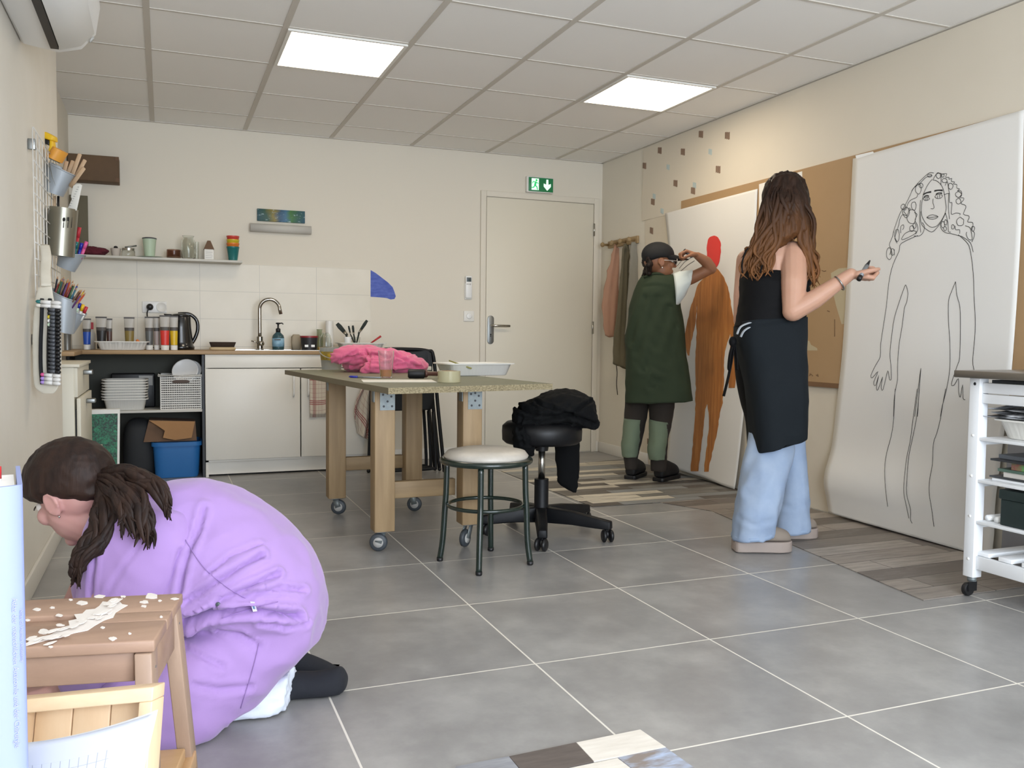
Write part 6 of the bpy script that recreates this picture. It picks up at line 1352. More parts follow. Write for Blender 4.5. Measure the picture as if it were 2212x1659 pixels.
def head(b, C, F_, U_, s=1.0):
    F_ = F_.normalized(); U_ = (U_-F_*U_.dot(F_)).normalized(); R_ = F_.cross(U_)
    b.ell(C+(U_*.022-F_*.012)*s, R_*.074*s, F_*.094*s, U_*.098*s, 28); b.ell(C+(F_*.022-U_*.052)*s, R_*.057*s, F_*.066*s, U_*.062*s, 24)
    b.ell(C+(F_*.070-U_*.098)*s, R_*.022*s, F_*.018*s, U_*.018*s, 14); b.ell(C+(F_*.074+U_*.032)*s, R_*.05*s, F_*.018*s, U_*.022*s, 16)
    for k in (-1, 1):
        b.ell(C+(F_*.068-U_*.022+R_*.036*k)*s, R_*.024*s, F_*.022*s, U_*.024*s, 14)
        e = C+(R_*.074*k-F_*.004-U_*.010)*s
        b.ell(e, R_*.009*s, F_*.019*s, U_*.031*s, 14); b.tube([e+(F_*.017*math.cos(t)+U_*.029*math.sin(t)-F_*.004)*s+R_*.006*k*s for t in [math.pi*j/8-.7 for j in range(12)]], .0045*s, 8)
    b.cap(C+(F_*.086+U_*.012)*s, C+(F_*.108-U_*.026)*s, .008*s, .012*s, 12)
    for k in (-1, 1): b.sph(C+(F_*.098-U_*.03+R_*.012*k)*s, .008*s, 10)
    b.ell(C+(F_*.088-U_*.058)*s, R_*.023*s, F_*.008*s, U_*.006*s, 12); b.ell(C+(F_*.086-U_*.069)*s, R_*.019*s, F_*.009*s, U_*.007*s, 12)
    return F_, U_, R_
def eyes(par, C, F_, U_, R_, s=1.0):
    for k in (-1, 1):
        c = C+(F_*.076+U_*.004+R_*.031*k)*s; o = MB().sph(c, .0125*s, 14).build('eye', 'eyew', par); MB().sph(c+F_*.0075*s, .0065*s, 10).build('iris', 'iris', o)
        MB().tube([c+F_*.011*s+R_*(j-3)*.0045*s+U_*(.008-.0008*(j-3)**2)*s for j in range(7)], .0018*s, 6).build('eyelash', 'iris', par)
def lock(b, pts, r, d=None, flat=.45, n=7, k=4):
    P = curve(pts, k); m_ = len(P); rr2 = [max(.0008, r*(min(1, .45+2.2*i/m_))*(1-max(0, (i/(m_-1)-.55)/.45)**1.6*.92)) for i in range(m_)]
    b.tube(P, rr2, n, flat=flat, upv=(FW.x, FW.y, .15))
def hairmat(name, a, b2, tip=None, z0=0, z1=1):
    k = NT(name); f = k.noise(k.coord('Object', (34, 34, 5)), 1, 4, .65); c = k.ramp(f, [(.32, a), (.7, b2)])
    if tip:
        s_ = k.n('SeparateXYZ'); k.l(k.coord('World'), s_.inputs[0]); t = k.math('SUBTRACT', 1.0, k.math('DIVIDE', k.math('SUBTRACT', s_.outputs[2], z0), z1-z0)); t.node.use_clamp = True
        c = k.mix(k.ramp(t, [(.1, (0,0,0,1)), (.95, (1,1,1,1))]), c, k.ramp(f, [(.3, tip[0]), (.7, tip[1])]))
    k.l(c, k.b.inputs['Base Color']); k.b.inputs['Roughness'].default_value = .55; k.b.inputs['Specular IOR Level'].default_value = .2
    k.bump(k.noise(k.coord('Object', (160, 160, 12)), 1, 3), .35, .003); return k.m
rh = random.Random(9)
def shoe(name, heel, toe, w_, hs, hu, mt, ms, parent, closed=True):
    t = (toe-heel); L = t.length; t.normalize(); sd = t.cross(V((0, 0, 1)))
    def sec(u, ww, z): return heel+t*L*u+sd*ww+V((0, 0, z))
    prof = [(0, .55), (.04, .78), (.15, .85), (.35, .82), (.55, .9), (.75, 1), (.9, .85), (.97, .55), (1, .25)]
    top = [(0, .75), (.05, 1), (.2, 1.02), (.35, 1.0), (.5, .86), (.65, .7), (.8, .58), (.92, .42), (.985, .2)]
    b = MB(); R = []
    for u, k in prof: R.append([sec(u, w_/2*k*x, z) for x, z in ((-1, .003), (-1.02, hs*.5), (-1, hs), (1, hs), (1.02, hs*.5), (1, .003))])
    sl_ = b.rings(R).build('sole', ms, parent, bev=.004, auto=50)
    b = MB(); R = []
    for (u, k), (_, hgt) in zip(prof, top):
        u2 = .015+u*.97; R.append([sec(u2, w_/2*k*.94*math.cos(a), hs+hu*hgt*max(0, math.sin(a))**.75) for a in [math.pi*j/10 for j in range(11)]]+[sec(u2, 0, hs)])
    return b.rings(R).build('upper', mt, parent, sub=1)
# ---------------------------------------------------------------- person kneeling in the lilac smock
dG = 2.12
b = MB()
Fg = (-RT*.86-UP*.44+FW*.34).normalized(); Ug = (UP*.72-RT*.52+V((0, 0, .1)))
Cg = at(158, 1064, dG)
FG, UG, RG = head(b, Cg, Fg, Ug, 1.0)
b.cap(at(150, 1105, dG), at(250, 1150, dG+.02), .052, .058)
b.chain([at(270, 1150, dG+.06), at(400, 1150, dG+.08), at(540, 1260, dG+.10), at(590, 1340, dG+.11)], [.09, .10, .10, .10])
for ds, ax_, ay, ad, tx_, ty, td_ in ((2.19, 600, 1496, 2.26, 722, 1474, 2.30), (2.36, 606, 1456, 2.42, 708, 1457, 2.455)):
    hip, knee, ank = at(570, 1370, ds+.03), at(290, 1490, ds-.05), at(ax_, ay, ad); knee.z = .075
    b.chain([hip, knee], [.075, .055]); b.chain([knee, ank], [.05, .03]); b.chain([ank, at(tx_, ty, td_)], [.028, .016])
shn, eln, wrn = at(300, 1130, dG-.06), at(205, 1340, dG-.10), at(128, 1490, dG-.04); wrn.z = max(wrn.z, .045)
b.chain([shn, eln, wrn], [.055, .043, .027])
Dh = (at(60, 1500, dG-.04)-wrn); Dh.z = -.012; hand(b, wrn, Dh, V((0, 0, -1)), FW, (18, 30, 22), 1.0, (.7, .3, .2))
b.chain([at(250, 1150, dG+.2), at(160, 1330, dG+.20), at(125, 1462, dG+.16)], [.052, .042, .027]); hand(b, at(125, 1464, dG+.16), -RT-UP*.2, V((0, 0, -1)), -FW, (20, 35, 25))
p1 = b.build('person', 'skinG', remesh=.0045, sm=3, zmin=.006)
tag(p1, 'person in a lilac smock kneeling bent over the floor beside the step stool, dark ponytail', 'person')
eyes(p1, Cg, FG, UG, RG)
M['lilac2'] = mat('lilac_cotton', '#a685be', .85, sheen=.25, bump=(350, .1, .001)); M['hairG'] = hairmat('dark_brown_hair', '#1e1614', '#38271f')
dS = 2.20
b = MB()
sloft(b, [(362, 1040, 178, 1214, dS-.03, .10), (430, 1036, 178, 1290, dS-.02, .15), (520, 1066, 240, 1330, dS, .18), (600, 1122, 330, 1345, dS, .19), (660, 1188, 392, 1340, dS, .19), (690, 1255, 430, 1330, dS, .18), (696, 1318, 470, 1325, dS, .17)], n=48, k=6, ex=2.3)
sloft(b, [(696, 1296, 686, 1385, dS, .09), (668, 1235, 652, 1415, dS, .13), (600, 1270, 600, 1470, dS, .155), (540, 1300, 540, 1520, dS-.01, .18), (480, 1330, 484, 1570, dS-.03, .21), (420, 1352, 424, 1594, dS-.05, .20), (360, 1372, 362, 1610, dS-.06, .19), (300, 1395, 300, 1612, dS-.07, .17), (262, 1420, 264, 1600, dS-.07, .12)], n=48, k=5, ex=2.9)
o = b.build('smock', 'lilac2', p1, remesh=.008, sm=5, zmin=.004)
folds(o, [([(392, 1342), (450, 1325), (520, 1318), (580, 1322), (640, 1330)], 9, 0.0416), ([(400, 1300), (460, 1262), (520, 1225), (565, 1200)], 7, 0.0160), ([(420, 1340), (480, 1295), (560, 1258), (600, 1240)], 7, 0.0192), ([(470, 1310), (540, 1285), (610, 1270), (655, 1275)], 6, 0.0144), ([(385, 1295), (400, 1220), (425, 1150), (440, 1100)], 7, 0.0144),
          ([(450, 1240), (500, 1200), (560, 1178)], 5, 0.0096), ([(560, 1345), (620, 1352), (660, 1345)], 6, 0.0128), ([(470, 1360), (520, 1372), (560, 1395)], 6, 0.0096), ([(420, 1480), (470, 1490), (540, 1482)], 8, 0.0080), ([(400, 1400), (440, 1420), (480, 1440)], 7, 0.0080), ([(500, 1565), (600, 1500), (655, 1440)], 6, 0.0096)], 0)
wrinkle(o, .006, (9, 9, 12), 6)
b = MB(); sloft(b, [(260, 1060, 405, 1105, dS-.12, .06), (205, 1100, 418, 1160, dS-.14, .075), (176, 1180, 404, 1205, dS-.15, .08), (172, 1240, 386, 1252, dS-.15, .08), (168, 1300, 362, 1308, dS-.15, .075), (152, 1380, 330, 1392, dS-.17, .085), (140, 1440, 285, 1455, dS-.14, .07), (130, 1474, 245, 1498, dS-.12, .055)], n=36, k=7, ex=2.2)
sv = b.build('sleeve', 'lilac2', p1, remesh=.008, sm=5, zmin=.004)
folds(sv, [([(230, 1130), (205, 1200), (195, 1290)], 6, .008), ([(300, 1180), (250, 1250), (225, 1300)], 7, .004), ([(390, 1190), (375, 1250), (360, 1300)], 7, .006), ([(190, 1420), (240, 1400), (300, 1410)], 8, .007)], 0); wrinkle(sv, .003, (13, 13, 13), 21)
b = MB(); sloft(b, [(250, 1075, 400, 1100, dS+.2, .07), (176, 1190, 330, 1220, dS+.16, .08), (168, 1300, 300, 1310, dS+.12, .07), (110, 1420, 200, 1440, dS+.05, .05)], n=28, k=5); b.build('sleeve', 'lilac2', p1)
# pocket with button and sewn tag, seams
M['seam'] = mat('lilac_seam', '#9a7ab6', .9)
def surf_front(o_, x, y, lift=.003):
    dv = ray(x, y).normalized(); inv = o_.matrix_world.inverted() if False else None
    off = WO[o_.name]; hit, loc, nr, idx = o_.ray_cast(EYE-off, dv)
    return (loc+off-dv*lift) if hit else at(x, y, dS-.2)
bpy.context.view_layer.update()
for px in ([(400, 1165), (440, 1225), (490, 1268), (530, 1292)], [(480, 1335), (560, 1310), (600, 1300)], [(560, 1390), (545, 1450), (520, 1530)]):
    P = [surf_front(o, *tuple(q)) for q in cat_rom(px, 8)]; MB().tube(P, .0011, 5).build('seam', 'seam', p1)
P = [surf_front(o, x, y, .006) for x, y in ((541, 1299), (550, 1300), (556, 1320), (547, 1321))]
tgm = MB().prism(P, -FW*.002).build('sewn_tag', 'whitegloss', p1, smooth=False)
c0, c1 = (P[0]+P[1])/2, (P[2]+P[3])/2; MB().prism([c0*.75+c1*.25-RT*.0022-FW*.0025, c0*.75+c1*.25+RT*.0022-FW*.0025, c0*.25+c1*.75+RT*.0022-FW*.0025, c0*.25+c1*.75-RT*.0022-FW*.0025], -FW*.0006).build('tag_print', 'labblue', tgm, smooth=False)
bt = surf_front(o, 471, 1306, .004); MB().ell(bt, RT*.006, UP*.006, FW*.003, 12).build('button', 'lcd', p1)
# trousers, socks
M['whitetr'] = mat('pale_cotton_trousers', '#d5dbe6', .9, bump=(90, .3, .002))
b = MB(); sloft(b, [(460, 1490, 480, 1562, dS-.03, .06), (520, 1480, 525, 1556, dS-.01, .07), (575, 1466, 580, 1552, dS+.01, .075), (610, 1456, 614, 1548, dS+.03, .075), (629, 1446, 627, 1538, dS+.04, .07)], n=32, k=6, ex=2.4)
sloft(b, [(218, 1492, 225, 1500, dS-.06, .03), (235, 1468, 245, 1510, dS-.06, .06), (275, 1458, 290, 1530, dS-.06, .08), (330, 1455, 335, 1560, dS-.05, .08)], n=24, k=4)
b.build('trousers', 'whitetr', p1, remesh=.006, sm=3, wr=(.005, (12, 40, 40), 7), zmin=.006)
M['sock'] = mat('black_sock', '#191b22', .9, bump=(220, .3, .001))
def sock(secs): b = MB(); sloft(b, secs, n=28, k=6); return b.build('sock', 'sock', p1, zmin=.004, sub=0)
sock([(612, 1462, 614, 1520, 2.27, .04), (640, 1452, 640, 1512, 2.28, .04), (675, 1452, 675, 1508, 2.29, .042), (710, 1446, 708, 1506, 2.30, .043), (735, 1442, 730, 1502, 2.31, .042), (747, 1458, 746, 1488, 2.32, .03), (749, 1470, 749, 1478, 2.32, .01)])
sock([(600, 1430, 610, 1480, 2.42, .04), (640, 1408, 645, 1465, 2.43, .04), (670, 1416, 675, 1470, 2.44, .04), (705, 1432, 705, 1470, 2.46, .04), (730, 1446, 728, 1475, 2.47, .03)])
# hair: scalp cap and loose ponytail
b = MB()
hc_ = Cg+(UG*.030-FG*.018)
b.ell(hc_+FG*.010, RG*.090, FG*.122, UG*.104, 32); b.ell(Cg-FG*.055-UG*.015, RG*.066, FG*.06, UG*.07, 20)
b.cap(at(190, 1035, dG-.01), at(222, 1040, dG-.01), .05, .022)
hr = b.build('hair', 'hairG', p1, remesh=.005, sm=4)
me = hr.data; off = WO[hr.name]      # carve the hairline: pull cap inside the face and neck below the line from brow to ear to nape
for v in me.vertices:
    q = v.co+off-Cg; f_, u_ = q.dot(FG), q.dot(UG)
    lim = .026+.30*max(0, f_-.02) if f_ > -.015 else .026-.75*(-.015-f_)
    if u_ < lim: v.co += -(q*min(.35, (lim-u_)*9))
wrinkle(hr, .0025, (40, 40, 40), 3)
b = MB(); tie = (216, 1030)
for i in range(150):
    t = rh.random(); j = lambda s_: rh.uniform(-s_, s_)
    if t < .24: ctl = [(205, 1032+j(8)), (250+j(14), 1022+j(10)), (300+j(18), 1028+j(12)), (345+j(12), 1060+j(14)), (364+j(8), 1105+j(22))]; d_ = 1.97
    elif t < .50: ctl = [(205, 1034+j(8)), (245+j(16), 1040+j(12)), (290+j(20), 1075+j(14)), (315+j(18), 1125+j(18)), (312+j(24), 1168+j(22))]; d_ = 1.945
    elif t < .66: ctl = [(205, 1036+j(8)), (240+j(14), 1055+j(12)), (270+j(20), 1100+j(14)), (275+j(22), 1145+j(22))]; d_ = 1.945
    else: ctl = [(204, 1038+j(8)), (222+j(14), 1070+j(14)), (225+j(26), 1125+j(18)), (200+j(22), 1175+j(18)), (168+j(14), 1215+j(18)), (164+j(12), 1250+j(24))]; d_ = 1.955
    n_ = len(ctl); lock(b, [at(x, y, d_+.13*(1-q_/(n_-1))**2+j(.012)) for q_, (x, y) in enumerate(ctl)], rh.uniform(.006, .012), flat=.4)
b.build('ponytail', 'hairG', p1)
M['band'] = mat('hair_band', '#1a1718', .8); MB().tube([at(214, 1036, dG-.012)+(UP*.9-RT*.4).normalized()*.024*math.cos(a)+FW*.024*math.sin(a) for a in [2*math.pi*j/20 for j in range(20)]], .006, 8, close=True).build('hair_tie', 'band', p1)
e = Cg-RG*.079-FG*.004-UG*.010; es = e if (e-EYE).length < (Cg+RG*.079-EYE).length else Cg+RG*.079-FG*.004-UG*.01
MB().sph(es-UG*.032-FG*.006, .003, 10).build('earring', 'chrome', p1)
gp = [onZ(20, 1512), onZ(150, 1500), onZ(140, 1455), onZ(20, 1470)]
gp = [V((max(p.x, XL+.03), p.y, .001)) for p in gp]; tag(MB().prism(gp, (0, 0, .0008)).build('paper_sheet', 'paper', smooth=False), 'sheet of paper on the floor under the kneeling person\'s hand', 'paper')
# ---------------------------------------------------------------- long-haired person in black top and apron
dW = 4.0
b = MB(); Cw = at(1700, 440, dW); Fw_ = (RT*.82+FW*.55-UP*.05)
FWd, UW, RW_ = head(b, Cw, Fw_, V((0, 0, 1)), 1.03)
b.cap(at(1694, 480, dW+.0), at(1680, 525, dW+.01), .052, .056)
b.chain([at(1628, 560, dW+.05), at(1668, 540, dW+.02), at(1706, 545, dW-.03)], [.052, .075, .056])
b.chain([at(1672, 560, dW+.02), at(1672, 640, dW+.02), at(1665, 700, dW+.02), at(1664, 760, dW+.03)], [.115, .115, .115, .13])
b.ell(at(1640, 600, dW+.02), RT*.075, V((FW.x, FW.y, 0))*.08, UP*.12); b.ell(at(1705, 600, dW), RT*.075, V((FW.x, FW.y, 0))*.08, UP*.12)
el_, wr_ = at(1713, 672, 3.84), at(1838, 592, 3.80)
b.chain([at(1714, 548, dW-.06), at(1715, 610, 3.87), el_], [.057, .056, .045]); b.chain([el_, at(1760, 646, 3.825), wr_], [.046, .042, .026])
hand(b, wr_, RT*.96-UP*.22, UP*.85+FW*.35, -FW, (50, 80, 55), .98, (.75, .35, .35))
b.chain([at(1614, 562, dW+.06), at(1604, 640, dW+.07), at(1602, 690, dW+.09)], [.05, .042, .038]); b.chain([at(1602, 690, dW+.09), at(1650, 720, dW+.3)], [.038, .026]); hand(b, at(1650, 720, dW+.3), FW+RT*.5, UP*.2+RT, UP, (40, 50, 30))
for (x0, x1, x2), d_ in (((1680, 1652, 1632), 3.93), ((1695, 1705, 1705), 4.14)): b.chain([at(x0, 800, dW+.03), at(x1, 960, d_+.06), at(x2, 1150, d_+.02)], [.09, .05, .035])
p2 = b.build('person', 'skinL', remesh=.0045, sm=3)
tag(p2, 'long-haired person in black camisole, dark apron and pale jeans holding up a marker', 'person'); eyes(p2, Cw, FWd, UW, RW_, 1.03)
M['camis'] = mat('black_camisole', '#060608', .75, spec=.2, bump=(300, .1, .001)); M['apronb'] = mat('charcoal_apron', '#181d21', .85, spec=.2, bump=(260, .12, .001)); M['stringg'] = mat('grey_tie', '#a7adb4', .8)
M['jeans'] = mat('light_denim', '#a7b6ca', .85, var=(6, '#8497b4', .28), bump=(420, .25, .001)); M['hem'] = mat('denim_hem', '#93a6c0', .85, bump=(200, .4, .001))
b = MB(); sloft(b, [(1602, 585, 1746, 592, dW+.02, .115), (1600, 610, 1748, 612, dW+.01, .125), (1599, 640, 1745, 640, dW+.01, .13), (1596, 670, 1739, 670, dW+.01, .128), (1592, 692, 1736, 690, dW+.01, .13), (1590, 704, 1736, 702, dW+.01, .125)], n=48, k=6, ex=2.3)
o = b.build('camisole', 'camis', p2, wr=(.004, (15, 15, 20), 3))
for px in ([(1642, 590), (1652, 555), (1668, 528), (1692, 510)], [(1604, 590), (1603, 570), (1610, 545), (1626, 524)]):
    MB().tube(curve([at(x, y, dW-(.112 if y > 540 else .09 if y > 520 else .06)) for x, y in px], 6), .0035, 8).build('strap', 'camis', p2)
b = MB(); sloft(b, [(1594, 694, 1735, 686, dW+.01, .135), (1591, 725, 1735, 715, dW+.01, .145), (1600, 765, 1734, 760, dW+.0, .15), (1608, 805, 1734, 800, dW-.0, .15), (1615, 850, 1735, 845, dW-.01, .15), (1621, 900, 1735, 892, dW-.01, .145), (1627, 945, 1734, 925, dW-.01, .14), (1631, 973, 1733, 941, dW-.01, .135)], n=48, k=8, ex=3.4)
ap = b.build('apron', 'apronb', p2, wr=(.005, (10, 10, 5), 11)); folds(ap, [([(1700, 965), (1698, 900), (1695, 830)], 6, .010), ([(1640, 700), (1680, 690), (1725, 692)], 5, .004), ([(1715, 760), (1725, 840), (1722, 930)], 6, .006)], 0)
b = MB(); sloft(b, [(1586, 705, 1604, 705, dW+.1, .05), (1587, 760, 1612, 760, dW+.12, .07), (1592, 820, 1622, 820, dW+.13, .08), (1602, 870, 1630, 870, dW+.13, .08), (1613, 912, 1634, 912, dW+.13, .07), (1617, 985, 1632, 985, dW+.13, .05)], n=28, k=6); b.build('apron_flap', 'camis', p2)
for px in ([(1592, 722), (1600, 706), (1620, 697), (1648, 690)], [(1600, 728), (1608, 714), (1628, 702)]): MB().tube(curve([at(x, y, dW-.10) for x, y in px], 5), .008, 8, flat=.3).build('waist_tie', 'stringg', p2)
bw = MB(); bw.ell(at(1583, 738, dW-.04), RT*.018, FW*.018, UP*.024, 14)
for px in ([(1584, 740), (1577, 765), (1574, 795), (1578, 800)], [(1585, 742), (1580, 780), (1572, 820), (1563, 856)], [(1586, 742), (1590, 770), (1592, 800)]): bw.tube(curve([at(x, y, dW-.04) for x, y in px], 5), [.012]*4+[.011]*20, 8, flat=.3) if False else bw.tube(curve([at(x, y, dW-.04) for x, y in px], 5), .011, 8, flat=.3)
bw.build('apron_bow', 'camis', p2)
dN, dF = 3.91, 4.15
b = MB(); sloft(b, [(1626, 880, 1716, 880, dN+.13, .08), (1622, 930, 1714, 930, dN+.12, .085), (1612, 980, 1711, 980, dN+.085, .095), (1600, 1040, 1694, 1035, dN+.03, .105), (1591, 1100, 1682, 1095, dN, .105), (1585, 1140, 1673, 1135, dN, .105), (1582, 1163, 1668, 1154, dN, .105)], n=40, k=7, ex=2.2)
j1 = b.build('jeans_leg', 'jeans', p2, wr=(.009, (13, 13, 7), 5)); folds(j1, [([(1660, 985), (1655, 1060), (1648, 1130)], 4, .004), ([(1610, 1060), (1640, 1085), (1675, 1080)], 6, .005), ([(1600, 1120), (1630, 1135), (1665, 1125)], 6, .006)], 0)
b = MB(); sloft(b, [(1664, 880, 1728, 880, dF-.04, .08), (1668, 930, 1732, 930, dF-.02, .09), (1674, 990, 1736, 985, dF, .10), (1678, 1060, 1742, 1055, dF, .10), (1674, 1110, 1746, 1105, dF, .10), (1670, 1147, 1747, 1143, dF, .10)], n=40, k=7, ex=2.2)
j2 = b.build('jeans_leg', 'jeans', p2, wr=(.007, (12, 12, 6), 15)); folds(j2, [([(1722, 970), (1728, 1050), (1736, 1130)], 4, .005), ([(1680, 1085), (1710, 1100), (1740, 1085)], 6, .005)], 0)
for (a, c, e, f), d_, th_ in (((1582, 1155, 1668, 1146), dN, .107), ((1670, 1139, 1747, 1135), dF, .102)):
    R = []
    for dy in (0, 8):
        A, B = at(a, c+dy, d_), at(e, f+dy, d_); cc = (A+B)/2; h = (B-A)/2*1.01; v = V((FW.x, FW.y, 0)).normalized()*th_; R.append([cc+h*math.copysign(abs(math.cos(t))**.91, math.cos(t))+v*math.copysign(abs(math.sin(t))**.91, math.sin(t)) for t in [2*math.pi*j/40 for j in range(40)]])
    MB().rings(R).build('hem', 'hem', p2)
M['suede'] = mat('taupe_suede', '#8c8074', .9, bump=(200, .2, .001)); M['solet'] = mat('taupe_sole', '#a1938a', .7)
h1, t1 = onZ(1584, 1190), onZ(1708, 1190); h2, t2 = onZ(1670, 1162), onZ(1763, 1160)
shoe('shoe', h1, t1, .118, .05, .085, 'suede', 'solet', p2); shoe('shoe', h2-(t2-h2).normalized()*.04, t2, .118, .05, .08, 'suede', 'solet', p2)
M['hairW'] = hairmat('long_brown_hair', '#1d130e', '#38251a', ('#523319', '#85562e'), 1.22, 1.62)
b = MB(); b.ell(Cw+UW*.035-FWd*.014, RW_*.092, FWd*.112, UW*.105, 30)
sloft(b, [(1672, 392, 1730, 400, dW, .08), (1655, 420, 1742, 430, dW-.0, .115), (1644, 460, 1748, 465, dW-.01, .12), (1636, 500, 1752, 500, dW-.02, .125), (1630, 528, 1722, 510, dW-.03, .11), (1634, 552, 1690, 530, dW-.04, .08)], n=36, k=6)
hw_ = b.build('hair', 'hairW', p2, remesh=.006, sm=4); wrinkle(hw_, .008, (26, 26, 7), 4); wrinkle(hw_, .004, (60, 60, 12), 8)
b = MB()
for i in range(190):
    u = rh.random(); ph = rh.uniform(0, 6.28); j = lambda s_: rh.uniform(-s_, s_)
    sx = 1668+54*u+j(6); mx = 1642+104*u+j(6)
    if u < .62: ex2, ey = 1612+96*u+j(14), 585+j(26)-30*abs(u-.25)
    else: ex2, ey = 1735+26*(u-.62)/.38+j(8), 600-130*(.92-u)*(u < .8)+j(24)
    if .48 < u < .80: ey = 508+j(14); ex2 = 1690+(u-.48)*150+j(6)
    dd = -.118+.03*abs(u-.5)*2+j(.016)
    y4 = ey-25; pts = [(sx, 398+j(10), -.075), (sx*.5+mx*.5, 430+j(8), dd-.005), (mx, min(478, y4-20)+j(8), dd-.012)]+([(mx*.6+ex2*.4, 525+j(8), dd-.010)] if y4 > 535 else [])+[(ex2, y4, dd+.004), (ex2+j(6), ey, dd+.008)]
    w_ = [at(x+8*math.sin(y*.085+ph), y, dW+q_) for x, y, q_ in pts]
    lock(b, w_, rh.uniform(.006, .013), flat=.45, k=5)
b.build('hair_strands', 'hairW', p2)
M['bangle'] = mat('silver_bangle', '#9da0a2', .25, 1)
bc = at(1813, 612, 3.805); ax = (wr_-el_).normalized(); e1 = ax.cross(FW).normalized(); e2 = ax.cross(e1)
MB().tube([bc+e1*.034*math.cos(a)+e2*.036*math.sin(a) for a in [2*math.pi*j/28 for j in range(28)]], .0035, 8, close=True, flat=1).build('bangle', 'bangle', p2)
mk = thing('marker', 'thick black and grey marker in the raised hand of the long-haired person', 'marker', at(1866, 588, 3.77)); a, e = at(1855, 604, 3.745), at(1879, 563, 3.80); v = e-a
M['mgrey'] = mat('marker_grey', '#7f8284', .35)
MB().tube([a, a+v*.16], [.0105, .0105], 16).build('end_plug', 'black', mk); MB().tube([a+v*.16, a+v*.72], .0098, 16).build('barrel', 'mgrey', mk); MB().tube([a+v*.72, a+v*.80, a+v*.88, a+v], [.0098, .007, .0055, .003], 14).build('nib', 'black', mk)
# ---------------------------------------------------------------- person in green smock, black cap
dB_ = 5.72
b = MB(); Cb = at(1424, 566, dB_-.05); Fb_ = (RT*.98+FW*.12+UP*.0)
FB, UB, RB = head(b, Cb, Fb_, V((0, 0, 1)), .98)
b.cap(at(1414, 590, dB_), at(1408, 615, dB_+.02), .05, .056)
b.chain([at(1385, 630, dB_+.12), at(1412, 615, dB_+.02), at(1445, 614, dB_-.04)], [.045, .07, .045]); b.chain([at(1414, 640, dB_), at(1412, 760, dB_+.02), at(1412, 830, dB_+.02)], [.12, .12, .12])
eb, wb = at(1535, 580, 5.55), at(1507, 553, 5.50)
b.chain([at(1466, 612, dB_-.08), at(1495, 600, 5.58), eb], [.04, .04, .036]); b.chain([eb, at(1526, 566, 5.53), wb], [.038, .036, .025])
hand(b, wb, -RT*.92+UP*.34, -RT*.3-UP*.9, -FW, (45, 70, 45), .92)
b.chain([at(1384, 630, dB_+.12), at(1390, 700, dB_+.25), at(1440, 690, dB_+.4)], [.045, .038, .025]); hand(b, at(1440, 690, dB_+.4), RT+UP*.2, -UP, FW, (40, 50, 30), .92)
for (x0, x1, x2), d_ in (((1385, 1372, 1366), dB_+.06), ((1428, 1425, 1424), dB_-.02)): b.chain([at(x0, 830, d_), at(x1, 920, d_), at(x2, 1000, d_)], [.08, .05, .03])
p3 = b.build('person', 'skinD', remesh=.0045, sm=3)
tag(p3, 'person in a long green sleeveless smock and black cap drawing on the wall paper', 'person'); eyes(p3, Cb, FB, UB, RB, .98)
M['greencl'] = mat('dark_green_cotton', '#313c2c', .85, spec=.25, bump=(260, .1, .001)); M['tshirt'] = mat('pale_tshirt', '#d3dcdb', .9); M['trdk'] = mat('dark_brown_trousers', '#2d2722', .9); M['trgr'] = mat('sage_patch', '#6f7d68', .9); M['shoeb'] = mat('black_boot', '#151517', .6); M['capb'] = mat('black_cap', '#101114', .8); M['hairB'] = hairmat('black_curls', '#17110f', '#2b1f1a')
b = MB(); sloft(b, [(1398, 591, 1436, 596, dB_, .07), (1386, 600, 1455, 596, dB_, .12), (1374, 622, 1462, 612, dB_, .145), (1364, 652, 1466, 650, dB_, .15), (1357, 690, 1473, 690, dB_, .155), (1353, 740, 1478, 740, dB_, .16), (1352, 790, 1484, 790, dB_, .165), (1352, 830, 1489, 830, dB_, .165), (1352, 868, 1494, 864, dB_, .165)], n=48, k=7, ex=2.3)
gs = b.build('smock', 'greencl', p3, wr=(.005, (9, 9, 7), 5)); folds(gs, [([(1420, 640), (1400, 700), (1375, 760)], 5, 0.0180), ([(1445, 660), (1420, 730), (1390, 800)], 5, 0.0162), ([(1460, 700), (1440, 780), (1405, 840)], 5, 0.0126), ([(1395, 640), (1375, 690), (1362, 740)], 5, 0.0144), ([(1390, 620), (1420, 616), (1450, 622)], 3, 0.0072), ([(1470, 800), (1472, 850)], 3, 0.0108)], 0)
wrinkle(gs, .008, (7, 7, 3.2), 31)
b = MB(); sloft(b, [(1454, 590, 1458, 664, dB_-.08, .085), (1466, 587, 1470, 652, dB_-.10, .08), (1482, 585, 1482, 632, dB_-.12, .065), (1494, 583, 1487, 619, dB_-.14, .055)], n=32, k=6); b.build('tshirt_sleeve', 'tshirt', p3, wr=(.005, (20, 20, 20), 4))
MB().tube([at(1392+50*u, 600-9*math.sin(math.pi*u), dB_-.07-.03*math.sin(math.pi*u)) for u in [j/10 for j in range(11)]], .010, 8).build('collar', 'greencl', p3)
